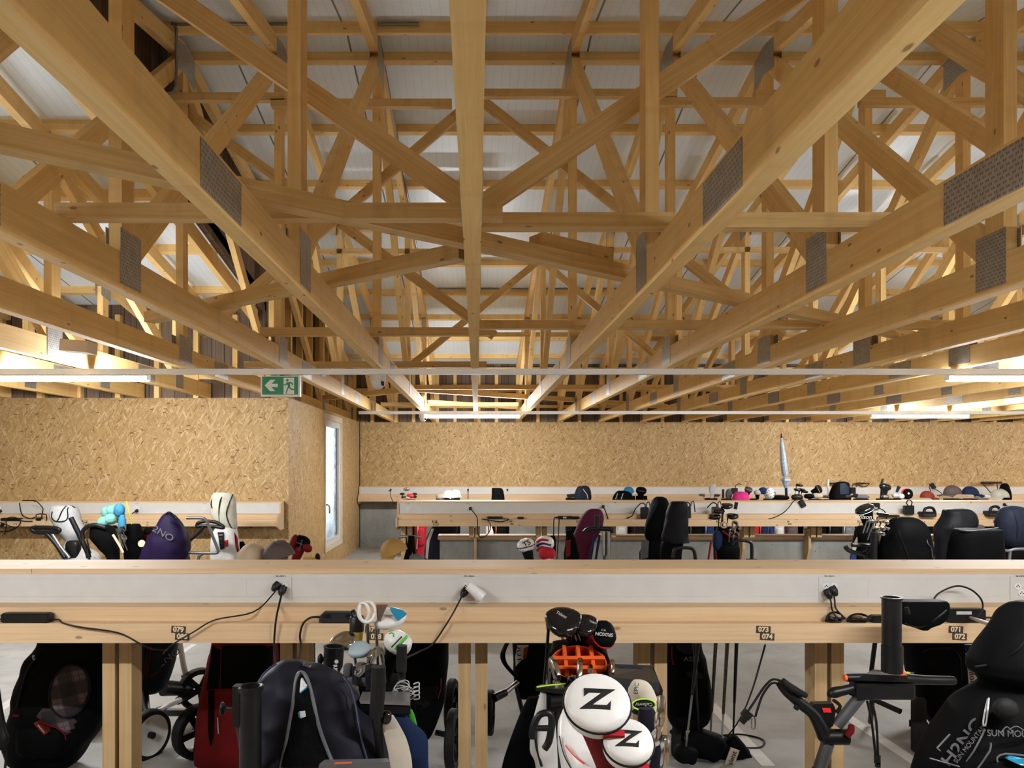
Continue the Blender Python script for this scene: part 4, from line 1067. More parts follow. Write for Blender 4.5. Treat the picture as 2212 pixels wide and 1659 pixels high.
# --- the club bag behind the cover (grey mesh dividers)
dn = V((0.02, 0.42, -0.90)).normalized()
CB = soft('golf_bag', 'black golf bag with grey mesh dividers full of clubs, centre left', 'golf bag', [(1468, 728, 872), (1490, 732, 880), (1560, 738, 888, 0.03), (1700, 740, 885, 0.1), (2000, 735, 870, 0.25)], 2.5, 'black_cloth', bf=0.8, wr=0.04, seed=8, bmax=0.11)
m = MB()
for px, py, dw in ((752, 1448, 20), (779, 1446, 24), (806, 1450, 22), (760, 1472, 24), (792, 1474, 26), (822, 1474, 22)):
    p = at(px, py, 2.44); m.ell(p, (dw / 2 * 2.44 / F, 0.02, 0.022), None, 14, 8, 0, 0, 0.5)
m.build('divider', 'mesh_grey', CB.t, 60)
m = MB()
for px in (765, 793): m.beam(at(px, 1440, 2.43), at(px + 3, 1492, 2.40), 0.016, 0.014)
m.build('divider_band', 'navy_cloth', CB.t)
G3 = 'clubs in the grey mesh bag'
t = club('driver with white, brown and cyan sole highest over the grey mesh bag', 'wood', at(812, 1338, 2.5), (0.0, 0.30, -0.95), (1, 0, 0.10), 0.42, 'white_leather', 'steel', G3, 1.12)
h = at(840, 1322, 2.44)
def shp(pts, Y, mat, par, nm, th=0.003): MB().prism([at(x, y, Y) for x, y in pts], (0, th, 0)).build(nm, mat, par)
shp([(842, 1310), (870, 1318), (879, 1326), (875, 1331), (860, 1342), (850, 1330), (843, 1318)], 2.44, 'cyan_paint', t, 'sole_panel'); shp([(813, 1306), (838, 1306), (830, 1322), (822, 1343), (814, 1336)], 2.44, 'brown_paint', t, 'sole_panel')
club('chrome fairway club lowest left of the clubs in the grey mesh bag', 'wood', at(762, 1392, 2.45), (0.05, 0.42, -0.9), (-1, 0, 0.35), 0.35, 'chrome', 'steel', G3, 0.85)
club('silver hybrid club in front of the yellow-black cup', 'wood', at(797, 1405, 2.42), (0.0, 0.42, -0.9), (-1, -0.3, -0.1), 0.3, 'paleblue_paint', 'steel', G3, 0.74)
club('chrome iron club right of the number plate over the grey mesh bag', 'iron', at(826, 1412, 2.42), (0.02, 0.42, -0.9), (-0.35, -0.8, 0.0), 0.3, 'chrome', 'steel', G3, 0.95)
club('chrome iron club lower between the foam grips', 'iron', at(806, 1445, 2.42), (0.02, 0.42, -0.9), (-0.5, -0.6, 0.0), 0.25, 'chrome', 'steel', G3, 0.8)
club('short brassy iron club at the lower left rim of the grey mesh bag', 'iron', at(772, 1492, 2.36), (0.02, 0.42, -0.9), (-0.3, -0.8, 0.2), 0.22, 'steel', 'steel', G3, 0.8)
T = thing('cup', 'black cup with yellow base hanging among the clubs', 'cup', at(769, 1388, 2.52)); c = at(769, 1388, 2.52)
MB().lathe([(0.001, 0), (0.021, 0), (0.0235, 0.045)], c, (0.05, 0, 1), 20).build('base', 'brass', T, 45)
MB().lathe([(0.0245, 0.040), (0.0255, 0.085), (0.022, 0.09), (0.02, 0.085)], c, (0.05, 0, 1), 20).build('top', 'black', T, 45)
MB().tube([c + V((-0.01, 0, 0.088)), c + V((-0.016, 0, 0.105)), c + V((-0.004, 0, 0.108))], 0.005, 8, 3).build('loop', 'black', T, 60)
m = MB(); c = at(793, 1322, 2.44)
m.tube([c + V((0.026 * math.cos(q), 0.010 * math.sin(q), 0.032 * math.sin(q))) for q in [2 * PI * k / 20 for k in range(21)]], 0.006, 8, 1, True, 1.0); m.tube([c + V((-0.012 + 0.02 * math.cos(q), -0.012 * math.cos(q), 0.03 * math.sin(q))) for q in [2 * PI * k / 20 for k in range(21)]], 0.005, 8, 1)
tag(m.build('ball_ring', 'white_leather', None, 60), 'white plastic ring hooked on a club left of the cyan driver', 'ring')
tag(MB().tube([at(794, 1340, 2.47), at(796, 1500, 2.62)], 0.0055, 8, 1).build('steel_rod', 'steel', None, 60), 'thin steel rod holding the white ring', 'rod')
t, B = headcover('white headcover with green stripe right of the clubs', at(860, 1388, 2.46), (0.35, -0.35, 0.85), 0.048, 0.12, 'white_leather', 'black_cloth', (0, -0.9, 0.4))
for a, b, mt, rr in (((846, 1398), (868, 1375), 'print', 0.0022), ((854, 1402), (880, 1374), 'green_paint', 0.005)): MB().tube([at(*a, 2.412), at((a[0] + b[0]) / 2, (a[1] + b[1]) / 2, 2.402), at(*b, 2.415)], rr, 6, 3).build('stripe', mt, t, 60)
MB().tube([at(x, y, 2.412) for x, y in ((840, 1369), (846, 1367), (851, 1370), (849, 1374), (852, 1374))], 0.0022, 6, 3).build('motif', 'green_paint', t, 60)
# small umbrella holder with print
T = thing('umbrella_holder', 'black tapered umbrella holder with pale print beside the chrome club', 'holder', at(718, 1450, 2.3)); c = at(722, 1396, 2.28)
MB().lathe([(0.022, -0.20), (0.023, -0.075), (0.030, -0.06), (0.031, -0.006), (0.033, 0), (0.026, 0), (0.026, -0.05), (0.001, -0.05)], c, (0.06, 0, 1), 22).build('tube', 'black', T, 45)
MB().ell(at(692, 1424, 2.28), (0.009, 0.012, 0.018)).build('clamp_knob', 'black', T, 60)
MB().tube([at(694, 1424, 2.28), at(710, 1424, 2.28)], 0.007, 8, 1).build('stem', 'black', T, 60)
MB().lathe([(0.006, 0), (0.006, 0.002)], at(727, 1429, 2.252), (0, -1, 0), 14).build('emblem', 'pale', T)
text('lettering', 'JUCAD', 0.015, at(725, 1452, 2.251), basis((0.08, 0, -1), (1, 0, 0)), 'pale', T, 0.0006, 0.0006)
# trolley with foam grips, console and cord
T = thing('golf_trolley', 'trolley with two black foam grips and grey console between the club bag and the towels', 'golf trolley', (-0.27, 2.2, 0))
MB().tube([at(818, 1440, 2.0), at(817, 1490, 2.0), at(812, 1548, 2.0)], [0.019, 0.020, 0.018], 18, 3).build('foam_grip', 'rubber', T, 60)
MB().tube([at(868, 1394, 2.3), at(867, 1450, 2.3)], [0.0165, 0.0165], 16, 1).build('foam_grip', 'rubber', T, 60)
MB().tube([at(812, 1540, 2.0), at(815, 1570, 2.02), (-0.27, 2.3, 0.5), (-0.27, 2.5, 0.14)], 0.013, 10, 3).build('pole', 'black', T, 60)
MB().tube([at(867, 1450, 2.3), at(866, 1475, 2.3), at(850, 1560, 2.2)], 0.012, 10, 3).build('pole', 'black', T, 60)
m = MB(); q = [[at(x, y, Y) for x, y, Y in r_] for r_ in (((776, 1512, 2.12), (886, 1517, 2.12), (884, 1494, 2.26), (783, 1494, 2.26)), ((778, 1520, 2.11), (886, 1524, 2.11), (886, 1500, 2.27), (783, 1500, 2.27)))]
m.rings(q); m.build('console_lid', 'alu', T, 20)
m = MB(); m.rings([[p + V((0, 0, -0.004)) for p in q[1]], [p + V((0.0, 0.01, -0.028)) for p in q[1]]]); m.build('console_tray', 'black', T, 20)
MB().ell(at(835, 1550, 2.02), (0.016, 0.014, 0.02)).build('joint', 'gloss', T, 60)
m = MB()
for k in range(6):
    c = at(870, 1480 + k * 2, 2.27); m.tube([c + V((math.cos(q + k) * (0.020 + 0.004 * k), 0.01 * math.sin(q * 2), math.sin(q + k) * 0.014 - 0.004 * k)) for q in [2 * PI * j / 14 for j in range(15)]], 0.0016, 5, 2)
for k in range(4): m.tube([at(893, 1478 + k * 9, 2.27), at(904, 1474 + k * 9, 2.27), at(905, 1482 + k * 9, 2.27), at(894, 1484 + k * 9, 2.27)], 0.0022, 5, 4)
tag(m.build('cord_coil', 'palegrey_cloth', None, 60), 'coiled thin grey cord hanging by the upper foam grip', 'cord')
for lab, rows, mat, Y in (('cream towel hanging under the grey console', [(1545, 826, 850), (1570, 826, 866), (1600, 833, 880), (1640, 840, 889), (1700, 848, 892)], 'cream_cloth', 2.02), ('dark blue towel hanging right of the cream towel', [(1534, 842, 868), (1560, 852, 892), (1590, 870, 922), (1640, 885, 926), (1700, 888, 925)], 'darkblue_cloth', 2.14)):
    s = Soft(rows, Y, bf=0.35, e=0.9, wr=0.10, seed=Y); tag(s.mesh().build('towel', mat, None, 70), lab, 'towel')
s = Soft([(1533, 880, 890), (1550, 884, 897), (1578, 890, 903)], 2.2, bf=0.4, wr=0.1); tag(s.mesh().build('glove', 'green_paint', None, 70), 'green cloth scrap right of the dark blue towel', 'cloth')

# --- bag with the orange dividers
OB = soft('golf_bag', 'black golf bag with bright orange mesh dividers in the middle', 'golf bag', [(1388, 1192, 1306, 0.03), (1420, 1184, 1314), (1470, 1183, 1318, -0.02), (1520, 1186, 1316), (1600, 1188, 1312, 0.05), (1800, 1190, 1305, 0.15), (2060, 1195, 1300, 0.3)], 2.45, 'black_cloth', bf=0.5, wr=0.03, seed=5, bmax=0.07)
ax = V((0.0, -0.62, 0.78)).normalized(); mc = at(1250, 1432, 2.34); B = Matrix((V((1, 0, 0)), ax.cross(V((1, 0, 0))), ax)).transposed()
a_, b_ = 0.092, 0.068
ring = lambda k, z: [mc + B @ V((a_ * k * math.cos(q), b_ * k * math.sin(q), z)) for q in [2 * PI * j / 28 for j in range(28)]]
MB().rings([ring(1.02, -0.10), ring(1.10, -0.03), ring(1.08, 0.006), ring(1.0, 0.006), ring(0.98, -0.06)], False, True).build('top_cuff', 'black_cloth', OB.t, 60)
MB().rings([ring(0.97, -0.055), ring(0.97, 0.002), ring(0.93, 0.002), ring(0.93, -0.055)], True, False).build('cuff_lining', 'orange_mesh', OB.t, 60)
m = MB()
for x in (-0.45, 0.02, 0.48): m.obox(mc + B @ V((a_ * x, 0, -0.012)), (0.011, b_ * 1.72, 0.05), B)
for y in (-0.42, 0.12): m.obox(mc + B @ V((0, b_ * y, -0.008)), (a_ * 1.78, 0.013, 0.05), B)
m.build('divider', 'orange_mesh', OB.t, 30)
G4 = 'clubs in the orange-divider bag'
def oc(lab, kind, px, py, toe, head='chrome', shaft='steel', sc=1.0, L=0.30, Y=2.33): return club(lab, kind, at(px, py, Y), (0.0, 0.55, -0.83), toe, L, head, shaft, G4, sc)
t = oc('large glossy black driver standing highest over the orange dividers', 'wood', 1186, 1343, (1, 0.05, 0.0), 'gloss', 'gloss', 1.15, 0.38, 2.36)
text('lettering', 'Titleist', 0.013, at(1213, 1328, 2.262), basis((0.8, 0, -0.45), (0.45, 0, 0.8)), 'pale', t, 0.0005)
t = oc('smaller glossy black fairway wood right of the large black driver', 'wood', 1240, 1352, (1, 0.1, 0.15), 'gloss', 'gloss', 0.85, 0.38, 2.36)
text('lettering', 'Titleist', 0.009, at(1281, 1344, 2.282), basis((0.9, 0, -0.3), (0.3, 0, 0.9)), 'pale', t, 0.0005)
for lab, px, py, toe, sc in (('chrome iron farthest left in the orange-divider bag', 1189, 1437, (0.15, -0.9, 0.1), 1.05), ('chrome iron in the middle cell of the orange-divider bag', 1252, 1440, (-0.1, -0.9, 0.1), 1.05), ('chrome iron in the right cell of the orange-divider bag', 1274, 1452, (-0.1, -0.9, 0.1), 1.0),
                             ('chrome iron lying at the near left rim of the orange dividers', 1197, 1478, (0.2, -0.7, 0.3), 0.8), ('chrome iron at the near rim left of the white Z cover', 1228, 1472, (0.35, -0.6, 0.4), 0.9), ('chrome iron half behind the white Z cover', 1256, 1470, (0.5, -0.5, 0.4), 0.75), ('chrome iron beyond the right side of the orange dividers', 1322, 1432, (-0.1, -0.9, 0.1), 0.7)):
    oc(lab, 'iron', px, py, toe, 'chrome', 'steel', sc, 0.2, 2.29)
t, B2 = headcover('black headcover with white bars behind the small black wood', at(1246, 1372, 2.45), (-0.1, -0.2, 1), 0.038, 0.10, 'charcoal_cloth', None)
for k in range(3): MB().tube([at(1231 + k * 8, 1364, 2.41), at(1238 + k * 8, 1384, 2.405)], 0.002, 6, 1).build('bar', 'pale', t)
t, B2 = headcover('black and red headcover with pale lettering right of the black woods', at(1304, 1370, 2.36), (0.35, -0.75, 0.55), 0.047, 0.10, 'black_cloth', 'red_cloth', (0.0, -0.6, -0.8), 'red_paint', (0.85, 0.95, 0.62))
text('lettering', 'SRIXON', 0.0155, at(1305, 1370, 2.315), basis((-1, 0, 0.1), (-0.06, 0.15, -1)), 'pale', t, 0.0006, 0.0004); text('lettering', 'W 3', 0.008, at(1304, 1361, 2.315), basis((-1, 0, 0.1), (-0.06, 0.15, -1)), 'pale', t, 0.0005)
# trolley of the orange bag
T = thing('golf_trolley', 'black trolley with smoked scorecard holder beside the orange-divider bag', 'golf trolley', (0.33, 2.4, 0))
m = MB(); m.rings([[at(*q) for q in r_] for r_ in (((1315, 1485, 2.2), (1424, 1496, 2.2), (1410, 1437, 2.32), (1311, 1434, 2.32)), ((1316, 1462, 2.19), (1425, 1474, 2.19), (1410, 1438, 2.33), (1313, 1436, 2.33)))]); m.build('scorecard_holder', 'smoked', T, 20)
MB().tube([at(1336, 1442, 2.3), at(1388, 1443, 2.3)], 0.0030, 6, 1).build('pencil', 'darkblue_cloth', T)
m = MB(); m.obox(at(1370, 1487, 2.24), (0.16, 0.05, 0.022), RX(0.3)); m.build('holder_base', 'black', T)
MB().rings([[at(*q) for q in r_] for r_ in (((1157, 1484, 2.16), (1240, 1492, 2.16), (1245, 1478, 2.3), (1168, 1478, 2.3)), ((1157, 1492, 2.16), (1240, 1504, 2.16), (1245, 1490, 2.3), (1168, 1490, 2.3)))]).build('drink_tray', 'black', T, 20)
MB().tube([at(1160, 1484, 2.155), at(1190, 1480, 2.2), at(1222, 1477, 2.25)], 0.0025, 6, 3).build('lime_edge', 'lime_paint', T, 60)
MB().tube([at(1150, 1595, 2.12), at(1152, 1570, 2.12), at(1165, 1545, 2.12), at(1186, 1541, 2.12), at(1192, 1560, 2.12), at(1186, 1600, 2.12), at(1176, 1618, 2.12)], 0.0105, 8, 4).build('grip_loop', 'black', T, 60)
MB().tube([at(1150, 1573, 2.12), at(1188, 1573, 2.12)], 0.009, 8, 1).build('crossbar', 'black', T, 60)
m = MB(); m.obox(at(1197, 1512, 2.2), (0.05, 0.06, 0.05)); m.tube([at(1190, 1515, 2.16), at(1218, 1513, 2.16)], 0.015, 12, 1); m.build('joint', 'black', T, 50)
MB().tube([at(1200, 1500, 2.2), (0.24, 2.25, 0.5), (0.3, 2.6, 0.14)], 0.014, 10, 3).build('pole', 'black', T, 60)
trolley_base(T, 0.33, 2.62, 0.22)
s = soft('bag_cover', 'black rain cover draped beside the orange-divider bag, left of the white side pocket', 'bag cover', [(1506, 1140, 1172), (1530, 1128, 1170), (1570, 1112, 1168), (1610, 1098, 1164), (1670, 1082, 1160), (1800, 1070, 1160), (2100, 1080, 1160)], 2.28, 'black_cloth', 'drape', bf=0.5, wr=0.05, seed=2)
s = soft('golf_bag', 'white and grey golf bag side seen between the black drape and the white Z bag', 'golf bag', [(1495, 1168, 1192), (1530, 1158, 1196), (1570, 1148, 1200), (1620, 1144, 1204), (1660, 1158, 1206), (1800, 1160, 1210), (2150, 1165, 1210)], 2.2, 'white_cloth', bf=0.8, wr=0.05, seed=6, bmax=0.10)
s.line([(1163, 1540), (1157, 1600), (1170, 1655)], 0.004, 0.003).build('seam', 'black', s.t, 60)

# --- the white and red bag with the Z covers
ZB = soft('golf_bag', 'white and red golf bag under the two big white Z headcovers', 'golf bag', [(1520, 1222, 1268, 0.1), (1560, 1208, 1330, 0.06), (1600, 1206, 1400, 0.02), (1660, 1210, 1432), (1760, 1215, 1440), (2000, 1225, 1430, 0.1), (2400, 1240, 1410, 0.2)], 1.78, 'white_leather', bf=0.75, wr=0.06, seed=9, bmax=0.13)
ZB.line([(1222, 1610), (1240, 1632), (1262, 1650)], 0.002).build('red_seam', 'red_paint', ZB.t, 60)
ZB.line([(1208, 1590), (1218, 1630), (1236, 1665)], 0.0015).build('seam', 'print', ZB.t, 60)
def zcover(label, px, py, Y, rw, rh, tilt, body):
    """round flat-topped white cover facing up and towards the camera"""
    c = at(px, py, Y); n = V((-0.05, -0.64, 0.77)).normalized(); x = V((math.cos(tilt), 0, -math.sin(tilt))); x = (x - n * x.dot(n)).normalized(); y = n.cross(x)
    if y.z < 0: y = -y
    B = Matrix((x, y, x.cross(y))).transposed(); r = rw * Y / F
    t = thing('headcover', label, 'headcover', c)
    R_ = lambda k, z, ky=1.0: [c + B @ V((r * k * math.cos(q), r * k * ky * math.sin(q), z)) for q in [2 * PI * j / 36 for j in range(36)]]
    MB().rings([R_(1.0, -0.008), R_(1.0, 0.0), R_(0.96, 0.007), R_(0.8, 0.012), R_(0.4, 0.015), R_(0.05, 0.016)]).build('crown', 'white_leather', t, 50)
    MB().tube([c + B @ V((r * 1.01 * math.cos(q), r * 1.01 * math.sin(q), -0.002)) for q in [2 * PI * j / 36 for j in range(37)]], 0.0028, 6, 1).build('zip_piping', 'print', t, 60)
    MB().rings([R_(1.0, -0.009), R_(1.0, -0.020), R_(0.96, -0.028), R_(0.75, -0.034)], True, True).build('band', 'white_leather', t, 50)
    c2 = c + B @ V((0, 0, -0.03)); dn = V((0.25, 0.55, -0.8)).normalized()
    MB().tube([c2, c2 + dn * 0.06, c2 + dn * 0.16, c2 + dn * 0.26], [r * 0.80, r * 0.62, r * 0.5, r * 0.42], 18, 4).build('sock', 'red_cloth', t, 70)
    L = lambda u, v: c + B @ V((r * u, r * v, 0.0145 - 0.004 * (u * u + v * v)))
    zs = [(-0.42, 0.28), (0.50, 0.40), (0.10, 0.02), (-0.20, -0.24), (0.22, -0.22), (0.36, -0.06), (0.42, -0.34), (-0.62, -0.40), (-0.02, 0.02), (0.14, 0.22), (-0.20, 0.20), (-0.36, 0.05)]
    zs = [(-0.40, 0.34), (0.55, 0.34), (-0.16, -0.22), (0.26, -0.22), (0.40, -0.06), (0.36, -0.36), (-0.55, -0.36), (0.12, 0.19), (-0.26, 0.19), (-0.40, 0.06)]
    mb = MB(); mb.prism([L(*p) for p in zs], n * 0.0025); mb.build('letter_z', 'print', t)
    p = c + B @ V((r * 0.45, -r * 0.93, -0.014))
    MB().obox(p, (r * 0.62, 0.012, 0.02), B).build('pull_tab', 'brightred_cloth', t)
    return t
zcover('larger round white headcover with a black Z', 1290, 1518, 1.50, 71, 60, 0.12, ZB)
zcover('smaller round white headcover with a black Z, lower right of the larger', 1357, 1603, 1.46, 54, 45, 0.15, ZB)
t, B2 = headcover('cream and black headcover with lime edge right of the larger Z cover', at(1388, 1508, 1.80), (-0.35, -0.35, 0.9), 0.040, 0.05, 'cream_cloth', 'cream_cloth', (0.3, -0.8, 0.5), None, (0.75, 0.8, 1.25))
m = MB(); m.ell(at(1391, 1522, 1.765), (0.026, 0.004, 0.0125)); m.build('badge', 'black', t, 60)
MB().tube([at(1391 + 25 * math.cos(q), 1522 + 12 * math.sin(q), 1.762) for q in [2 * PI * j / 20 for j in range(21)]], 0.0018, 6, 1).build('badge_edge', 'lime_paint', t)
text('lettering', 'Callaway', 0.0115, at(1391, 1522, 1.759), basis((-1, 0, -0.03), (0.03, 0.1, -1)), 'pale', t, 0.0005); text('lettering', 'EPIC', 0.014, at(1375, 1487, 1.752), basis((0.1, 0, 1), (-1, 0, 0.1)), 'print', t, 0.0005)
MB().ell(at(1388, 1537, 1.77), (0.026, 0.006, 0.010)).build('band', 'print', t, 60)
G5 = 'clubs in the white and red bag'
for lab, px, py, toe, sc in (('iron with dotted grooves at the right rim of the white and red bag', 1420, 1580, (0.1, -0.5, 0.8), 1.0), ('chrome iron below the dotted one at the right of the white and red bag', 1414, 1610, (0.2, -0.6, 0.5), 0.9), ('chrome iron at the bottom edge right of the smaller Z cover', 1428, 1668, (0.1, -0.5, 0.8), 1.05), ('chrome iron tip at the bottom edge under the smaller Z cover', 1392, 1672, (-0.6, -0.6, 0.3), 0.8)):
    club(lab, 'iron', at(px, py, 1.62), (-0.05, 0.85, -0.5), (0.15, 0.1, 1), 0.2, 'chrome', 'steel', G5, sc * 0.8)
s = Soft([(1530, 1380, 1412), (1560, 1378, 1424), (1600, 1390, 1432), (1680, 1400, 1436)], 1.72, bf=0.6, wr=0.04); tag(s.mesh().build('club_sleeve', 'navy_cloth', None, 70), 'dark navy cloth sleeve right of the Z covers', 'cloth')

# --- electric trolley at the right
T = thing('electric_trolley', 'black electric golf trolley with orange buttons in front of the right posts', 'golf trolley', (1.28, 2.6, 0))
Ye = 2.55; A = lambda x, y, d=0: at(x, y, Ye + d)
MB().tube([A(1768, 1665), (1.08, 2.62, 0.35), (1.04, 2.7, 0.16)], 0.022, 14, 3).build('lower_frame', 'gun', T, 60); MB().tube([A(1770, 1662), A(1788, 1606)], 0.0215, 14, 1).build('lower_frame', 'gun', T, 60)
MB().tube([A(1807, 1568), A(1852, 1512), A(1870, 1490)], 0.0195, 14, 2).build('upper_frame', 'gun', T, 60)
m = MB(); m.tube([A(1776, 1592), A(1830, 1592)], 0.0265, 16, 1); m.build('hinge', 'black', T, 50)
MB().tube([A(1829, 1590, -.03), A(1838, 1578, -.03), A(1839, 1566, -.03)], [0.010, 0.012, 0.009], 10, 3).build('clamp_lever', 'red_cloth', T, 60)
MB().tube([A(1684, 1475), A(1700, 1493), A(1730, 1520), A(1755, 1540), A(1771, 1566), A(1783, 1592)], [0.014, 0.019, 0.019, 0.020, 0.023, 0.026], 12, 4).build('cradle_arm', 'black', T, 60)
MB().tube([A(1690, 1471, -.02), A(1715, 1490, -.02), A(1742, 1503, -.02)], [0.012, 0.014, 0.009], 10, 3).build('cradle_pad', 'rubber', T, 60)
MB().tube([A(1722, 1524, -.02), A(1718, 1528, -.02), A(1724, 1531, -.02)], 0.007, 8, 3).build('cord_eye', 'black', T, 60)
MB().prism([A(x, y, -.01) for x, y in ((1752, 1530), (1760, 1521), (1800, 1520), (1806, 1534), (1800, 1568), (1778, 1582))], (0, 0.03, 0)).build('cradle_plate', 'black', T)
MB().prism([A(x, y, -.014) for x, y in ((1775, 1529), (1793, 1529), (1796, 1539), (1779, 1539))], (0, -0.002, 0)).build('warning_label', 'red_paint', T)
MB().tube([A(1797, 1505), A(1800, 1497), A(1820, 1492), A(1845, 1486)], [0.015, 0.020, 0.017, 0.015], 12, 3).build('cradle_arm', 'black', T, 60)
MB().tube([A(1800, 1512), A(1815, 1525), A(1806, 1540)], 0.006, 8, 3).build('cord', 'black', T, 60)
MB().tube([A(1828, 1464), A(1900, 1465), A(1960, 1467), A(2000, 1469), A(2055, 1470), A(2063, 1470)], [0.013, 0.0175, 0.019, 0.0155, 0.0155, 0.010], 16, 4).build('handle_bar', 'black', T, 60)
MB().tube([A(1823, 1464), A(1836, 1465)], 0.0115, 14, 1).build('end_button', 'orange_paint', T, 50)
m = MB(); m.rings([[A(x, y, d) for x, y, d in r_] for r_ in (((1868, 1456, -.03), (1958, 1460, -.03), (1975, 1452, .06), (1885, 1446, .06)), ((1850, 1470, -.03), (1962, 1474, -.03), (1975, 1466, .06), (1866, 1462, .06)))]); m.build('control_panel', 'black', T, 20)
MB().lathe([(0.020, -0.006), (0.020, 0.002), (0.014, 0.005)], A(1944, 1452, 0.0), (0, -0.3, 1), 18).build('power_knob', 'orange_paint', T, 50)
for x in (1921, 1962): MB().lathe([(0.006, 0), (0.006, 0.002)], A(x, 1454, -.005), (0, -0.3, 1), 10).build('button', 'lime_paint', T)
brick_ = MB(); brickmesh(brick_, A(1905, 1490), (0.20, 0.06, 0.055)); brick_.build('drive_unit', 'black', T, 35)
m = MB()
for k in range(5): m.lathe([(0.0145, -0.003), (0.0165, 0), (0.0145, 0.003)], A(1842 + k * 4, 1494), (1, 0, 0), 14)
m.tube([A(1835, 1494), A(1870, 1494)], 0.0125, 12, 1); m.build('bellows', 'rubber', T, 50)
MB().lathe([(0.020, -0.02), (0.020, 0.02)], A(1950, 1495), (1, 0, 0), 16).build('joint', 'black', T, 50)
MB().lathe([(0.0305, -0.175), (0.0305, 0), (0.034, 0.0), (0.034, 0.005), (0.026, 0.005), (0.026, -0.06), (0.001, -0.06)], at(1926, 1293, 2.5), (0, 0, 1), 24).build('umbrella_tube', 'black', T, 45)
MB().lathe([(0.0335, -0.085), (0.0335, 0.004), (0.031, 0.006)], at(1927, 1397, 2.5), (0, 0, 1), 24).build('tube_sleeve', 'black', T, 45)
for x0, x1 in ((1873, 1892), (1883, 1897)): MB().tube([A(x0, 1514), A(x0 + 10, 1560), A(x1, 1636)], 0.0042, 6, 3).build('strap', 'cable', T, 60)
m = MB(); m.obox(A(1895, 1640), (0.017, 0.012, 0.03)); m.obox(A(1896, 1652), (0.014, 0.012, 0.016)); m.build('buckle', 'black', T)
for pts in (((1685, 1470), (1668, 1468), (1650, 1485), (1630, 1515), (1616, 1536)), ((1684, 1478), (1667, 1476), (1648, 1500), (1637, 1530), (1632, 1548))): MB().tube([A(*p) for p in pts], 0.0042, 6, 4).build('elastic_cord', 'cable', T, 60)
m = MB(); m.obox(A(1613, 1543), (0.03, 0.02, 0.026), RY(0.7)); m.obox(A(1606, 1556), (0.016, 0.016, 0.022), RY(0.7)); m.build('cord_hook', 'black', T)
MB().tube([A(1625, 1548), A(1630, 1549), A(1631, 1572), A(1624, 1573), A(1624, 1552)], 0.0025, 6, 2).build('carabiner', 'chrome', T, 60)
trolley_base(T, 1.04, 2.72, 0.26)
s = Soft([(1297, 1938, 2040), (1305, 1938, 2046), (1330, 1938, 2045), (1346, 1945, 2030), (1355, 1972, 2012), (1362, 1992, 2004)], 2.78, bf=0.35, e=0.45, wr=0.02); T = thing('saddle_bag', 'black pentagonal accessory pouch beside the tall umbrella tube', 'pouch', at(1990, 1362, 2.78))
s.mesh().build('pouch', 'black_cloth', T, 60); s.line([(1955, 1346), (1990, 1354), (2030, 1330), (2044, 1318)], 0.004).build('zip', 'black', T, 60)
MB().tube([at(1958, 1312, 2.70), at(1962, 1326, 2.70)], 0.008, 8, 1).build('clip', 'black', T, 60)

# --- black bag at the right edge
RB = soft('golf_bag', 'black waterproof golf bag with grey trim lines at the lower right corner', 'golf bag', [(1468, 2136, 2330, 0.02), (1490, 2110, 2335), (1520, 2072, 2340), (1560, 2046, 2345), (1610, 2016, 2345), (1660, 2002, 2345), (1760, 1990, 2340), (2000, 2010, 2320, 0.1), (2290, 2030, 2300, 0.25)], 1.95, 'black_cloth', bf=0.7, wr=0.05, seed=4, bmax=0.17)
hood = Soft([(1299, 2200, 2240, 0.05), (1306, 2184, 2270, 0.05), (1325, 2166, 2310, 0.03), (1360, 2144, 2330), (1400, 2118, 2335), (1430, 2104, 2335), (1448, 2104, 2335), (1462, 2118, 2325), (1475, 2128, 2320, 0.04)], 1.95, bf=0.75, wr=0.05, seed=11, bmax=0.15)
hood.mesh().build('rain_hood', 'black_cloth', RB.t, 70); hood.line([(2106, 1440), (2150, 1432), (2190, 1410), (2212, 1388)], 0.003).build('seam', 'charcoal_cloth', RB.t, 60)
for pts in (((2024, 1616), (2052, 1586)), ((2024, 1616), (2031, 1622)), ((2008, 1638), (2078, 1658)), ((2078, 1658), (2104, 1622), (2128, 1575)), ((2112, 1660), (2138, 1622), (2140, 1604)), ((2155, 1646), (2154, 1636), (2172, 1628), (2212, 1632))): RB.line(pts, 0.0022, 0.004, 2).build('trim_line', 'greyprint', RB.t, 60)
RB.patch([(2180, 1632), (2215, 1640), (2215, 1655), (2206, 1654), (2176, 1640)], 0.006).build('blue_badge', 'cyan_paint', RB.t)
Rt = basis((0.62, 0, 0.78), (-0.78, 0.1, 0.62)); Rt2 = basis((0.45, 0, 0.89), (-0.89, 0.1, 0.45))
text('lettering', 'H2NO', 0.040, RB.front(2080, 1602, 0.016), Rt, 'greyprint', RB.t, 0.0008, 0.0006, 1.3); text('lettering', 'SUN MOUNTAIN', 0.016, RB.front(2096, 1606, 0.016), Rt, 'greyprint', RB.t, 0.0006)
text('lettering', 'SUN MOUNTAIN', 0.022, RB.front(2206, 1586, 0.010), basis((1, 0, -0.03), (0.03, 0.1, 1)), 'greyprint', RB.t, 0.0006)
RB.line([(2162, 1583), (2174, 1570), (2184, 1577), (2190, 1580)], 0.0013, 0.008).build('mountain_emblem', 'greyprint', RB.t); RB.line([(2180, 1576), (2196, 1569), (2212, 1578)], 0.0013, 0.008).build('mountain_emblem', 'greyprint', RB.t)
RB.line([(2134, 1510), (2126, 1545), (2124, 1566), (2130, 1562), (2134, 1530), (2136, 1508)], 0.0022, 0.010).build('drawcord', 'palegrey_cloth', RB.t, 60)
MB().ell(RB.front(2172, 1530, 0.02), (0.030, 0.02, 0.026)).build('strap_hub', 'rubber', RB.t, 60)
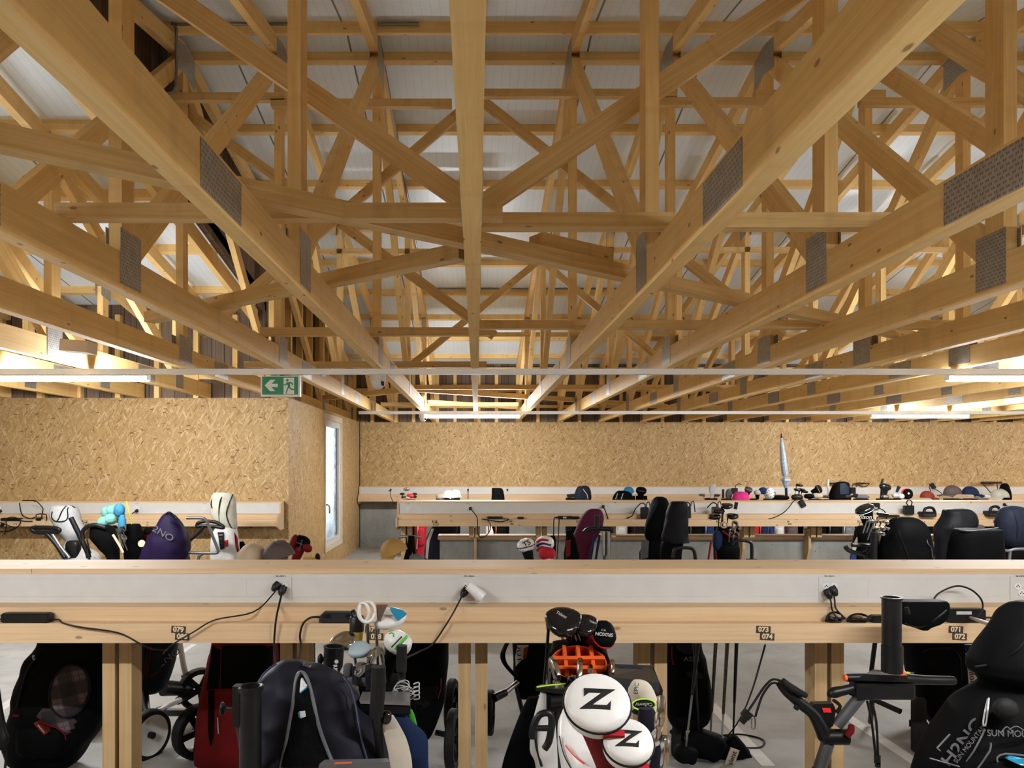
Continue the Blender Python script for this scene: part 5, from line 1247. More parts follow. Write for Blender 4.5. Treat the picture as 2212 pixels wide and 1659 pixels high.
tag(MB().tube([at(2096, 1334, 3.06), at(2122, 1343, 2.6), at(2150, 1353, 2.15), at(2170, 1362, 1.98)], [0.006, 0.007, 0.008, 0.008], 10, 2).build('metal_rod', 'steel', None, 60), 'jointed metal rod running from the label charger to the black hood', 'rod')
# ================================================================ behind the near bench, seen under it
def fy(Y): return CY + CZ / Y * F           # pixel row of the floor at depth Y
# plaid bag at the far left
PB = soft('golf_bag', 'black and plaid golf bag leaning beside the leftmost post pair', 'golf bag', [(1300, 130, 262), (1330, 112, 260), (1392, 88, 254), (1430, 62, 248), (1480, 46, 238), (1530, 34, 226), (1580, 22, 210), (1610, 18, 190), (1640, 26, 170), (1652, 44, 156)], 3.98, 'black_cloth', bf=0.7, wr=0.045, seed=14, e=0.75, bmax=0.16)
def oval(cx, cy, a, b, rot, n=26): return [(cx + a * math.cos(q) * math.cos(rot) - b * math.sin(q) * math.sin(rot), cy + a * math.cos(q) * math.sin(rot) + b * math.sin(q) * math.cos(rot)) for q in [2 * PI * j / n for j in range(n)]]
ov = oval(150, 1493, 42, 58, 0.3); PB.patch(ov, 0.012, 0.012).build('front_pocket', 'plaid', PB.t, 60); PB.line(ov + ov[:1], 0.006, 0.012, 1).build('pocket_piping', 'rubber', PB.t, 60)
PB.patch([(92, 1530), (108, 1532), (160, 1552), (168, 1560), (166, 1596), (140, 1602), (100, 1565), (78, 1548)], 0.006, 0.006).build('plaid_panel', 'plaid', PB.t, 60)
PB.blob(92, 1600, 108, 72, 0.055).build('lower_pocket', 'black_cloth', PB.t, 70)
PB.line([(88, 1562), (118, 1570), (138, 1584), (142, 1598)], 0.004, 0.035).build('red_piping', 'red_cloth', PB.t, 60)
PB.patch([(72, 1563), (80, 1559), (103, 1583), (95, 1588)], 0.045).build('orange_tag', 'rust_cloth', PB.t); PB.line([(82, 1566), (96, 1583)], 0.0022, 0.052).build('tag_lettering', 'pale', PB.t)
PB.line([(74, 1424), (58, 1450), (46, 1490), (36, 1530)], 0.006, 0.004).build('zip_line', 'rubber', PB.t, 60)
MB().tube([PB.front(74, 1424, 0.01), PB.front(72, 1417, 0.03)], 0.007, 8, 1).build('zip_puller', 'alu', PB.t)
PB.line([(30, 1546), (42, 1546)], 0.006, 0.004).build('red_tab', 'red_cloth', PB.t)
s = soft('golf_trolley', 'dark trolley frame cut by the left edge under the near bench', 'golf trolley', [(1480, -14, -2), (1540, -12, 6), (1575, -12, 14), (1592, -14, 20), (1605, -16, 18), (1620, -16, 4)], 3.6, 'black', 'leg', bf=0.8, wr=0.0)
MB().tube([at(12, 1603, 3.6), at(14, 1625, 3.62), at(10, 1668, 3.6)], 0.006, 6, 3).build('strap', 'cable', s.t, 60); MB().tube([at(-10, 1615, 3.6), (-2.35, 3.6, 0.02)], 0.02, 8, 1).build('foot', 'black', s.t)
# bag with red lines on the trolley with white wheels
Y = 4.35
s = soft('golf_bag', 'dark golf bag with thin red lines hanging over the white trolley wheel', 'golf bag', [(1310, 316, 400), (1392, 308, 382), (1420, 305, 378), (1450, 304, 370), (1475, 304, 361), (1490, 306, 352), (1497, 312, 340)], Y, 'navy_cloth', bf=0.9, wr=0.03, seed=21, bmax=0.13)
text('lettering', 'H2NO', 0.055, s.front(358, 1426, 0.012), basis((0.80, 0, 0.60), (-0.6, 0.1, 0.8)), 'greyprint', s.t, 0.0008, 0, 1.3)
s.line([(326, 1462), (345, 1450), (363, 1438), (375, 1418)], 0.004).build('red_line', 'red_cloth', s.t, 60); s.line([(322, 1392), (314, 1440), (309, 1466)], 0.003).build('red_line', 'red_cloth', s.t, 60); s.line([(328, 1392), (320, 1440), (316, 1462)], 0.003).build('red_line', 'red_cloth', s.t, 60)
T = thing('golf_trolley', 'trolley with white dished wheel right of the left post pair', 'golf trolley', (-1.9, 4.3, 0))
wheel(T, at(322, 1587, 4.12), (0.92, -0.42, 0.0), 0.139, 0.055, 'rubber', 'wheelwhite', 'disc', 36)
wheel(T, (-2.35, 4.6, 0.139), (1, 0, 0), 0.139, 0.05, 'rubber', 'wheelwhite', 'disc')
MB().tube([at(388, 1388, 4.75), at(397, 1440, 4.75), at(403, 1462, 4.75)], 0.018, 12, 1).build('upper_leg', 'white', T, 60)
MB().tube([at(399, 1457, 4.75), at(405, 1480, 4.75)], 0.024, 12, 1).build('sleeve', 'black', T, 60)
m = MB(); m.tube([at(352, 1486, 4.6), at(400, 1488, 4.72), at(412, 1490, 4.75)], [0.05, 0.042, 0.03], 12, 3); m.build('folding_joint', 'black', T, 60)
MB().tube([at(404, 1500, 4.75), at(385, 1514, 4.6)], 0.024, 10, 1).build('sleeve', 'black', T, 60)
MB().tube([at(388, 1512, 4.6), at(328, 1540, 4.2)], 0.017, 12, 1).build('lower_leg', 'white', T, 60)
m = MB(); m.tube([at(310, 1500, 4.3), at(313, 1535, 4.2), at(320, 1545, 4.15)], [0.03, 0.03, 0.02], 10, 3); m.build('wheel_strut', 'black', T, 60)
# red bag with black wheels
Y = 4.0
s = soft('golf_bag', 'dark red golf bag between the black wheels under the near bench', 'golf bag', [(1232, 505, 610), (1260, 490, 612), (1330, 470, 600), (1392, 462, 600), (1440, 448, 598), (1500, 438, 592), (1560, 430, 585), (1620, 424, 575), (1642, 424, 560)], Y, 'red_cloth', bf=0.7, wr=0.035, seed=23, e=0.7, bmax=0.16)
s.patch([(458, 1395), (590, 1395), (585, 1485), (520, 1486), (446, 1490), (452, 1440)], 0.006, 0.004).build('black_upper_panel', 'black_cloth', s.t, 60)
s.patch([(450, 1492), (462, 1492), (461, 1590), (454, 1612), (449, 1580)], 0.006, 0.004).build('black_stripe', 'black_cloth', s.t, 60)
s.line([(470, 1550), (472, 1585)], 0.003, 0.008).build('white_dash', 'pale', s.t); s.line([(478, 1400), (475, 1490)], 0.0025, 0.010).build('red_seam', 'red_cloth', s.t)
T = thing('golf_trolley', 'black trolley wheels at the left of the dark red bag', 'golf trolley', (-1.5, 4.2, 0))
wheel(T, at(432, 1489, 4.75), (0.55, -0.83, 0.1), 0.135, 0.07); wheel(T, (at(430, 1590, 4.1).x, 4.1, 0.15), (0.75, -0.66, 0.0), 0.150, 0.07)
MB().beam(at(338, 1538, 4.35), at(430, 1539, 4.35), 0.035, 0.035).build('axle', 'gun', T)
MB().tube([at(432, 1489, 4.75), (-1.45, 4.45, 0.1)], 0.02, 8, 1).build('strut', 'black', T)
# black bag with a magenta seam
s = soft('golf_bag', 'black and grey golf bag with thin magenta seam left of the middle post pair', 'golf bag', [(1228, 838, 930), (1250, 836, 950), (1300, 840, 968), (1392, 836, 968), (1430, 838, 968), (1480, 842, 964), (1520, 848, 958), (1560, 862, 944), (1590, 880, 930), (1600, 890, 918)], 3.85, 'black_cloth', bf=0.8, wr=0.03, seed=25, e=0.7, bmax=0.14)
s.patch([(893, 1484), (946, 1482), (940, 1560), (898, 1566)], 0.006, 0.004).build('grey_panel', 'charcoal_cloth', s.t, 60); s.line([(952, 1466), (952, 1488), (946, 1510), (940, 1560)], 0.003).build('magenta_seam', 'magenta_paint', s.t, 60)
T = thing('golf_trolley', 'thin black trolley wheels left of the middle post pair', 'golf trolley', (-0.15, 4.0, 0))
wheel(T, (at(979, 1530, 4.0).x, 3.95, 0.16), (1, -0.12, 0), 0.16, 0.05); wheel(T, (at(977, 1480, 4.6).x, 4.5, 0.16), (1, -0.12, 0), 0.16, 0.05)
MB().tube([(at(978, 0, 4).x, 4.0, 0.16), (at(940, 0, 4).x, 4.0, 0.18)], 0.016, 8, 1).build('axle', 'black', T)
# bag right of the middle posts
Y = 4.6
s = soft('golf_bag', 'black golf bag with printed side pocket right of the middle post pair', 'golf bag', [(1216, 1116, 1206), (1240, 1112, 1204), (1330, 1108, 1196), (1392, 1106, 1192), (1430, 1108, 1188), (1470, 1110, 1180), (1495, 1116, 1168), (1508, 1124, 1150)], Y, 'black_cloth', bf=0.9, wr=0.03, seed=27, bmax=0.13)
s.patch([(1118, 1394), (1142, 1394), (1136, 1420), (1124, 1428), (1114, 1440), (1113, 1420)], 0.008).build('printed_pocket', 'palegrey_cloth', s.t); s.patch([(1132, 1400), (1142, 1397), (1136, 1424), (1130, 1422)], 0.012).build('brown_print', 'rust_cloth', s.t)
text('lettering', 'OUT', 0.06, s.front(1122, 1408, 0.013), basis((0.1, 0, -1), (1, 0, 0.1)), 'print', s.t, 0.0008)
MB().tube([at(1096, 1388, 4.45), at(1086, 1412, 4.4), at(1090, 1432, 4.4), at(1104, 1450, 4.42), at(1116, 1462, 4.45)], 0.026, 10, 4, True, 0.4).build('shoulder_strap', 'black_cloth', s.t, 60)
T = thing('golf_trolley', 'silver trolley leg and thin wheel right of the middle post pair', 'golf trolley', (0.15, 4.4, 0))
MB().tube([at(1118, 1474, 4.5), at(1082, 1504, 4.35)], 0.016, 10, 1).build('leg', 'alu', T, 60); m = MB(); m.tube([at(1092, 1496, 4.36), at(1067, 1508, 4.3)], [0.022, 0.026], 10, 1); m.build('joint', 'black', T, 60)
wheel(T, (at(1058, 1512, 4.35).x, 4.35, 0.17), (1, -0.10, 0), 0.13, 0.045); MB().tube([at(1067, 1508, 4.3), at(1060, 1512, 4.35)], 0.012, 8, 1).build('axle', 'black', T)
MB().tube([at(1114, 1478, 4.5), (0.3, 4.6, 0.02)], 0.014, 8, 1).build('stand', 'black', T)
# bag with the ASSE lettering
Y = 4.1
s = soft('golf_bag', 'black and navy golf bag with grey lettering right of the post behind the Z covers', 'golf bag', [(1320, 1446, 1512), (1392, 1440, 1514), (1420, 1438, 1522), (1450, 1437, 1527), (1490, 1438, 1534), (1530, 1440, 1535), (1555, 1444, 1528), (1568, 1452, 1514)], Y, 'black_cloth', bf=0.9, wr=0.03, seed=29, bmax=0.13)
s.patch([(1460, 1394), (1506, 1394), (1514, 1412), (1478, 1412), (1464, 1404)], 0.006).build('navy_panel', 'slate_cloth', s.t); s.patch([(1482, 1452), (1508, 1450), (1524, 1468), (1490, 1464)], 0.006).build('navy_panel', 'slate_cloth', s.t)
text('lettering', 'ASSE', 0.035, s.front(1494, 1424, 0.012), FACE, 'greyprint', s.t, 0.0008, 0, 1.2); s.line([(1452, 1396), (1452, 1420), (1455, 1436)], 0.004).build('red_piping', 'red_cloth', s.t)
T = thing('golf_trolley', 'small black trolley wheel below the lettered navy bag', 'golf trolley', (1.15, 4.2, 0))
wheel(T, at(1466, 1596, 4.2), (0.9, -0.4, 0), 0.115, 0.05); MB().tube([at(1450, 1580, 4.3), at(1476, 1600, 4.2), at(1490, 1602, 4.15)], 0.013, 8, 2).build('axle', 'black', T, 60); MB().tube([at(1462, 1596, 4.25), at(1470, 1560, 4.3)], 0.016, 8, 1).build('strut', 'black', T)
# putters standing with their headcovers on the floor
G6 = 'putters standing behind the near bench'
def stander(lab, top, bot, Y, split, mats, cov=None, r=0.006):
    a, b = at(*top, Y - 0.35), at(*bot, Y); t = thing('putter', lab, 'putter', b, G6)
    mid = a + (b - a) * split
    MB().tube([a + (a - b) * 0.10, mid], [r * 1.7, r * 1.25], 10, 1).build('grip', mats[0], t, 60); MB().tube([mid, b], [r, r * 0.85], 8, 1).build('shaft', mats[1], t, 60)
    if cov: MB().ell(b + V((cov[0], 0, -0.02)), cov[1], RY(cov[2]), 18, 10, 0.12, Y, 0.6).build('head_cover', 'black_cloth', t, 70)
    return t
MT['worngrip'] = plain('worn_grip', (0.075, 0.07, 0.055), 0.7, var=0.5, sc=60); MT['oldsteel'] = plain('old_steel', (0.30, 0.28, 0.25), 0.4, 0.6)
stander('putter with worn grip and pale shaft, left of the three upright ones', (1546, 1392), (1534, 1598), 4.3, 0.68, ('worngrip', 'palegrey_cloth'), (0.0, (0.04, 0.03, 0.02), 0))
t = stander('putter with worn grip and pale shaft, middle of the three upright ones', (1571, 1392), (1558, 1618), 4.12, 0.64, ('worngrip', 'palegrey_cloth'), (0.03, (0.10, 0.05, 0.045), 0.5))
MB().obox(at(1579, 1642, 4.02), (0.05, 0.006, 0.13), RY(0.35)).build('label_strip', 'cream_cloth', t); text('lettering', 'Titleist', 0.038, at(1580, 1643, 4.014), RY(0.35) @ basis((0, 0, 1), (-1, 0, 0)), 'print', t, 0.0006)
stander('putter with black shaft, right of the three upright ones', (1591, 1392), (1583, 1612), 4.15, 0.55, ('black', 'black'), (0.02, (0.085, 0.06, 0.055), 0.9))
stander('bronze shafted putter leaning in front of the lettered navy bag', (1508, 1392), (1481, 1620), 3.95, 0.45, ('black', 'oldsteel'), (0.0, (0.06, 0.05, 0.045), 0.2))
stander('black putter standing just right of the bronze shafted one', (1500, 1392), (1510, 1600), 4.05, 0.3, ('black', 'black'), (0.035, (0.10, 0.06, 0.075), 0.35))
# bag behind the electric trolley, wheel and towel
Y = 4.55
s = soft('golf_bag', 'black golf bag behind the electric trolley with large spoked wheel', 'golf bag', [(1330, 1960, 2090), (1392, 1958, 2086), (1430, 1962, 2084), (1480, 1972, 2086), (1530, 1990, 2084), (1560, 2010, 2076), (1580, 2025, 2068)], Y, 'black_cloth', bf=0.8, wr=0.03, seed=31, e=0.65, bmax=0.15)
s.line([(1990, 1470), (1990, 1425), (2000, 1405), (2030, 1400), (2060, 1404), (2074, 1425), (2076, 1470)], 0.005).build('pocket_zip', 'charcoal_cloth', s.t, 60)
T = thing('golf_trolley', 'trolley with big black five-spoke wheel behind the electric one', 'golf trolley', (2.5, 4.4, 0))
wheel(T, (at(1984, 1567, 4.2).x, 4.2, 0.152), (0.86, -0.5, 0), 0.152, 0.075, 'rubber', 'black', 'spoke', 36); wheel(T, (3.2, 4.5, 0.152), (1, 0, 0), 0.152, 0.06)
MB().tube([at(1890, 1388, 4.6), at(1884, 1436, 4.6), at(1880, 1470, 4.6)], 0.014, 8, 1).build('frame', 'black', T, 60); MB().tube([at(1885, 1510, 4.45), at(1945, 1537, 4.3)], 0.017, 8, 1).build('frame', 'black', T, 60)
MB().tube([at(1880, 1470, 4.6), at(1884, 1510, 4.45), at(1880, 1560, 4.6)], 0.015, 8, 2).build('frame', 'black', T, 60)
s = Soft([(1392, 2084, 2108), (1410, 2086, 2109), (1440, 2090, 2111), (1486, 2094, 2114)], 4.3, bf=0.4, wr=0.04); T = thing('towel', 'white golf towel with black script hanging beside the black bag', 'towel', at(2102, 1486, 4.3))
s.mesh().build('cloth', 'white_cloth', T, 70); s.patch([(2085, 1393), (2108, 1393), (2109, 1412), (2088, 1412)], 0.006).build('blue_band', 'darkblue_cloth', T); MB().ell(s.front(2099, 1401, 0.012), (0.014, 0.003, 0.014)).build('emblem', 'yellow_paint', T)
text('lettering', 'golfou', 0.052, s.front(2099, 1455, 0.012), basis((0.15, 0, -1), (1, 0, 0.15)), 'print', T, 0.0008)

# ---- tops of those bags above the near bench (left half)
zrow = 1222
cap('beige cap lying on clubs beside the white hooded bag', at(545, 1207, 4.05), 0.078, 'beige_cloth', (-0.5, -1))
cap('grey and brown cap left of the red-black headcover', at(603, 1205, 4.0), 0.086, 'taupe_cloth', (-0.3, -1), None, RY(-0.25))
t, B = headcover('red and black angular headcover standing highest before the window', at(652, 1172, 4.35), (0.35, 0, 0.95), 0.052, 0.12, 'black_cloth', 'red_cloth', (0.1, -1, 0.1), 'taupe_cloth', (0.95, 0.75, 0.8))
MB().ell(at(634, 1172, 4.33), (0.022, 0.03, 0.05), RY(0.3)).build('red_side', 'red_cloth', t, 60); MB().ell(at(664, 1184, 4.31), (0.03, 0.03, 0.024), RY(0.5)).build('red_side', 'red_cloth', t, 60)
text('lettering', 'Covers', 0.022, at(649, 1178, 4.30), basis((0.3, 0, 1), (-1, 0, 0.3)), 'greyprint', t, 0.0006)
club('club head with olive crown at the near bench, below the window', 'wood', at(654, 1214, 4.4), (0, 0.2, -1), (1, 0, 0), 0.3, 'brass', 'steel', None, 1.05)
puff('golf_club', 'black club end right of the olive club head', 'grip', 686, 1206, 4.4, 0.016, 0.016, 0.03, 'rubber', None, 0.0)
# ---- left part of the middle row, before the left wall bench
def handle(name, label, cat, pts, Y, r, mat='black', pole=None, floor=True, group=None):
    P = [at(*p, Y) for p in pts]; t = thing(name, label, cat, (P[-1].x, Y, 0), group)
    MB().tube(P, r, 10, 4).build('handle', mat, t, 60)
    if pole: MB().tube([at(*p, Y) for p in pole], r, 10, 3).build('pole', mat, t, 60)
    if floor:
        q = at(*(pole or pts)[-1], Y); post_to_floor(t, q, 'frame'); trolley_base(t, q.x, Y + 0.25, 0.26)
    return t
def hooded(label, rows, Y, hoodmat, bodymat, seams=(), body=None, seammat='print', seed=1.0, wr=0.06, bf=0.8, **kw):
    """bag whose rain hood shows above the benches: hood rows, then the bag down to the floor"""
    y1, xl, xr = rows[-1][:3]; f = fy(Y) - 8
    body = body or [(y1 - 3, xl + 3, xr - 3), (y1 + 12, xl - 1, xr + 1), (y1 + 60, xl, xr), (f - 10, xl + 5, xr - 5), (f, xl + 10, xr - 10)]
    B_ = soft('golf_bag', label, 'golf bag', body, Y, bodymat, bf=bf, wr=0.03, seed=seed + 5, bmax=0.16)
    H = Soft(rows, Y - 0.01, bf=bf, wr=wr, seed=seed, bmax=0.17, **kw); H.mesh().build('rain_hood', hoodmat, B_.t, 70)
    for sm_ in seams: H.line(sm_, 0.0065, 0.003).build('zip_seam', seammat, B_.t, 60)
    B_.hood = H; return B_
b = hooded('white hooded golf bag farthest left before the left wall', [(1091, 118, 152), (1094, 113, 162), (1105, 111, 168), (1122, 113, 172), (1135, 120, 178), (1150, 128, 183), (1166, 140, 174), (1172, 142, 172)], 7.8, 'palegrey_cloth', 'white_cloth', [[(143, 1093), (134, 1104), (127, 1120), (123, 1126)], [(113, 1105), (112, 1118), (120, 1126), (138, 1126), (146, 1118), (146, 1100), (152, 1093), (162, 1096)]], [(1165, 142, 172), (1180, 140, 184), (1205, 133, 214), (1260, 138, 205), (1325, 148, 195)])
b.line([(188, 1165), (194, 1190), (204, 1206)], 0.008).build('seam', 'print', b.t, 60); b.blob(158, 1190, 30, 46, 0.05).build('black_cradle', 'black', b.t, 60)
T = handle('golf_trolley', 'silver trolley with flat black T handle at the far left', 'golf trolley', [(70, 1145), (72, 1140), (110, 1140), (126, 1143), (128, 1147), (118, 1150), (80, 1150), (70, 1145)], 7.6, 0.022, 'black', [(100, 1152), (112, 1165), (125, 1182), (140, 1205)])
MB().tube([at(112, 1152, 7.6), at(130, 1180, 7.6), at(150, 1205, 7.6)], 0.018, 10, 1).build('pole', 'alu', T, 60)
handle('golf_trolley', 'trolley with upright black grip beside the white hooded bag', 'golf trolley', [(153, 1118), (160, 1132), (168, 1148)], 7.4, 0.026, 'black', [(168, 1148), (178, 1170), (188, 1190), (192, 1205)])
def furry(label, parts, Y, group=None):
    c = parts[0]; t = thing('headcover', label, 'headcover', at(c[0], c[1] + c[3], Y))
    for i, (x, y, w_, h_, mat) in enumerate(parts):
        p = at(x, y, Y - 0.03 * i); m = MB(); m.ell(p, (w_ * Y / F, min(w_, h_) * Y / F, h_ * Y / F), None, 40, 28, 0.06, x)
        for q, vv in enumerate(m.v): d = vv - p; m.v[q] = p + d * (1 + 0.085 * noise.noise(vv * 120) + 0.05 * noise.noise(vv * 260))
        m.build('plush_ball', mat, t, 80)
    return t
t = furry('fluffy turquoise and blue headcover in front of the left trunking', [(234, 1107, 14, 15, 'turquoise_plush'), (255, 1115, 13.5, 14, 'turquoise_plush'), (224, 1128, 13, 12, 'turquoise_plush'), (243, 1102, 12, 12, 'turquoise_plush'), (240, 1121, 12, 12, 'turquoise_plush'), (258, 1102, 11, 14, 'aqua_plush'), (264, 1132, 8, 20, 'aqua_plush')], 7.7)
MB().ell(at(253, 1099, 7.55), (0.035, 0.03, 0.03)).build('mirrored_goggle', 'chrome', t, 60)
b = soft('golf_bag', 'black golf bag with silver irons under the turquoise headcover', 'golf bag', [(1132, 268, 300), (1140, 262, 304), (1165, 262, 306), (1190, 268, 304), (1240, 272, 302), (1330, 276, 298)], 7.7, 'black_cloth', wr=0.05, seed=41, bmax=0.14)
MB().lathe([(0.001, -0.004), (0.036, -0.004), (0.036, 0.004), (0.001, 0.004)], at(306, 1174, 7.5), (0, -1, 0.2), 20).build('wooden_disc', 'saddle', b.t, 40)
G7 = 'irons under the turquoise headcover'
for i, (x, y, tx) in enumerate(((255, 1143, -1), (262, 1148, 1), (258, 1160, 1), (266, 1166, 0.6))): club(['uppermost', 'second', 'third', 'lowest'][i] + ' silver iron under the turquoise headcover', 'iron', at(x, y, 7.5), (0.2, 0.3, -0.9), (tx, -0.5, 0.1), 0.12, 'chrome', 'steel', G7, 1.1)
tag(MB().tube([at(273, 1082, 7.7), at(280, 1112, 7.7), at(286, 1142, 7.7)], 0.008, 8, 3).build('marker_stick', 'yellow_paint', None, 60), 'thin yellow stick rising from the black bag by the turquoise headcover', 'stick')
b = soft('golf_bag', 'black open golf bag with loop handle between white hood and turquoise headcover', 'golf bag', [(1134, 205, 232), (1140, 196, 244), (1160, 196, 252), (1185, 214, 256), (1205, 232, 258), (1260, 236, 258), (1330, 238, 256)], 7.3, 'black_cloth', wr=0.08, seed=43, bmax=0.12)
MB().tube([at(180, 1165, 7.2), at(178, 1150, 7.2), at(188, 1138, 7.2), at(206, 1134, 7.2), at(228, 1140, 7.2)], 0.02, 10, 4).build('loop_handle', 'black', b.t, 60)
MB().tube([at(244, 1155, 7.15), at(258, 1178, 7.15), at(266, 1194, 7.15)], 0.012, 8, 3).build('pale_strap', 'saddle', b.t, 60)
b = soft('golf_bag', 'dark golf bag with white bands between turquoise headcover and purple cover', 'golf bag', [(1140, 288, 302), (1160, 286, 316), (1200, 288, 318), (1260, 288, 318), (1330, 292, 316)], 8.0, 'black_cloth', wr=0.03, seed=45, bmax=0.1)
for y in (1188, 1195, 1202): b.line([(290, y), (303, y - 1), (317, y - 2)], 0.006).build('white_band', 'pale', b.t, 60)
t, B = headcover('black headcover with red neck left of the purple cover', at(322, 1148, 7.9), (0, 0, 1), 0.055, 0.10, 'black_cloth', 'red_cloth')
tag(MB().obox(at(336, 1146, 7.95), (0.03, 0.05, 0.05)).build('golf_club', 'red_paint'), 'small red club head above the purple cover', 'club head')
b = hooded('purple golf bag cover with grey lettering left of the tube handles', [(1108, 358, 366), (1112, 352, 376), (1120, 346, 384), (1140, 336, 397), (1165, 322, 407), (1190, 310, 407), (1210, 304, 402)], 7.2, 'purple_cloth', 'purple_cloth', [], None, 'print', 5.5, 0.05)
MB().tube([at(360, 1110, 7.05), at(365, 1107, 7.02), at(373, 1112, 7.05), at(382, 1120, 7.05)], 0.011, 8, 3).build('carry_loop', 'print', b.t, 60)
text('lettering', '2NO', 0.085, b.hood.front(352, 1153, 0.02), basis((0.86, 0, -0.5), (0.5, 0.1, 0.86)), 'greyprint', b.t, 0.001, 0, 1.25)
handle('golf_trolley', 'black tube trolley with long bent handle right of the purple cover', 'golf trolley', [(403, 1119), (435, 1119), (446, 1125), (452, 1140), (470, 1185), (471, 1191), (462, 1195), (408, 1194)], 7.2, 0.015, 'gun', [(440, 1195), (430, 1202), (428, 1220)])
handle('golf_trolley', 'trolley with oval black loop handle in front of the tall white hood', 'golf trolley', [(425, 1138), (428, 1130), (445, 1126), (465, 1128), (480, 1136), (482, 1140), (460, 1137), (440, 1136), (425, 1138)], 7.5, 0.018, 'black', [(440, 1138), (425, 1155), (410, 1168), (405, 1190)])
b = hooded('tall white hooded golf bag right of the oval handle', [(1063, 468, 482), (1066, 462, 500), (1080, 456, 508), (1100, 455, 510), (1120, 460, 511), (1138, 476, 512), (1146, 490, 508)], 7.9, 'ivory_cloth', 'white_cloth', [[(488, 1063), (477, 1078), (473, 1100), (474, 1130)], [(465, 1064), (456, 1085), (458, 1098)], [(503, 1068), (494, 1090), (489, 1110), (495, 1132), (505, 1146)]], [(1138, 468, 510), (1160, 458, 514), (1200, 456, 516), (1260, 460, 512), (1325, 466, 506)])
b.patch([(484, 1168), (492, 1166), (492, 1180), (487, 1182)], 0.008).build('red_badge', 'brightred_cloth', b.t); b.patch([(470, 1150), (482, 1150), (484, 1185), (476, 1188)], 0.02).build('black_clasp', 'black', b.t); b.patch([(506, 1150), (512, 1160), (516, 1190), (510, 1195)], 0.008).build('red_side', 'red_cloth', b.t)
b = soft('golf_bag', 'black and white bag end right of the tall white hood', 'golf bag', [(1170, 518, 526), (1185, 517, 534), (1205, 517, 542), (1300, 518, 540), (1330, 520, 538)], 8.0, 'black_cloth', wr=0.06, bmax=0.1)
# ================================================================ middle row, right of the window wall
cap('tan cap slung low at the near bench beside the steel tube handle', at(852, 1196, 3.95), 0.075, 'tan_cloth', (-0.8, -0.6), None, RY(-0.35))
T = handle('golf_trolley', 'grey tube handle arching over the tan cap', 'golf trolley', [(846, 1196), (850, 1175), (860, 1162), (875, 1159), (910, 1160)], 4.7, 0.010, 'steel', [(846, 1196), (842, 1230)])
tag(MB().tube([at(889, 1157, 4.68), at(886, 1180, 4.68), at(878, 1214, 4.68)], [0.02, 0.022, 0.022], 12, 3).build('strap', 'black_cloth', None, 60), 'black strap hanging over the grey tube handle', 'strap')
T = thing('walking_stick', 'round glassy knob on a slim rod left of the tan cap', 'stick', (at(835, 0, 4.6).x, 4.6, 0)); MB().ell(at(835, 1178, 4.6), (0.020, 0.020, 0.020), None, 18, 12).build('knob', 'chrome', T, 60); MB().tube([at(834, 1184, 4.6), (at(834, 0, 4.6).x, 4.6, 0.0)], 0.012, 8, 1).build('rod', 'oldsteel', T, 60)
puff('cap', 'small grey cap right of the black strap', 'cap', 900, 1209, 3.85, 0.042, 0.05, 0.03, 'mesh_grey')
b = soft('golf_bag', 'shiny dark purple golf bag left of the low concrete wall', 'golf bag', [(1130, 936, 985), (1140, 932, 988), (1160, 922, 984), (1190, 917, 976), (1215, 917, 970), (1245, 922, 966), (fy(9.75) - 2, 926, 960)], 9.75, 'navy_cloth', wr=0.03, seed=50, e=0.7, bmax=0.16)
b.patch([(932, 1142), (938, 1142), (928, 1170), (924, 1208), (919, 1205), (921, 1170)], 0.006).build('white_edge', 'palegrey_cloth', b.t, 60)
t, B = headcover('white headcover with black letters left of the flag headcover', at(1136, 1178, 4.55), (-0.25, -0.1, 1), 0.055, 0.10, 'white_leather', 'charcoal_cloth', (0, -1, 0.2), 'print', (1.0, 0.8, 0.75))
text('lettering', 'TS', 0.045, at(1138, 1174, 4.49), RY(-0.5) @ FACE, 'print', t, 0.0008, 0.0008)
t, B = headcover('red, white and blue striped headcover, taller of the two', at(1176, 1174, 4.6), (-0.15, 0, 1), 0.060, 0.08, 'white_leather', 'white_leather')
for (a, bb, c_, mat, rr) in (((1160, 1172), (1170, 1166), (1184, 1168), 'brightred_cloth', 0.008), ((1160, 1180), (1172, 1174), (1190, 1178), 'blue_cloth', 0.008), ((1160, 1190), (1170, 1182), (1184, 1184), 'brightred_cloth', 0.009)): MB().tube([at(*a, 4.565), at(*bb, 4.553), at(*c_, 4.56)], rr, 8, 4).build('stripe', mat, t, 60)
t, B = headcover('red and white headcover below the striped one at the near bench', at(1182, 1196, 4.4), (-0.1, 0, 1), 0.05, 0.08, 'brightred_cloth', 'white_leather')
puff('club_sleeve', 'black cylindrical sleeve behind the striped headcover', 'sleeve', 1194, 1180, 4.8, 0.02, 0.02, 0.07, 'black_cloth', None, 0, 0.5)
# maroon hood bag, trolley, leg tubes
b = hooded('maroon hooded golf bag leaning before the middle bench', [(1099, 1276, 1292), (1104, 1266, 1300), (1118, 1256, 1304), (1140, 1246, 1300), (1160, 1238, 1290), (1178, 1232, 1280), (1212, 1230, 1276)], 7.6, 'maroon_cloth', 'maroon_cloth', [], [(1200, 1232, 1278), (1240, 1236, 1276), (1330, 1240, 1272)], 'print', 6.6, 0.05)
T = handle('golf_trolley', 'black trolley with silver tubes in front of the maroon hood', 'golf trolley', [(1262, 1150), (1272, 1143), (1300, 1142), (1320, 1144), (1324, 1150)], 7.2, 0.022, 'black', [(1306, 1150), (1306, 1200)])
for x in (1304, 1315): MB().tube([at(x, 1148, 7.15), at(x, 1200, 7.15)], 0.016, 10, 1).build('silver_tube', 'steel', T, 60)
MB().tube([at(1290, 1113, 7.2), at(1290, 1142, 7.2)], 0.026, 12, 1).build('umbrella_tube', 'black', T, 60)
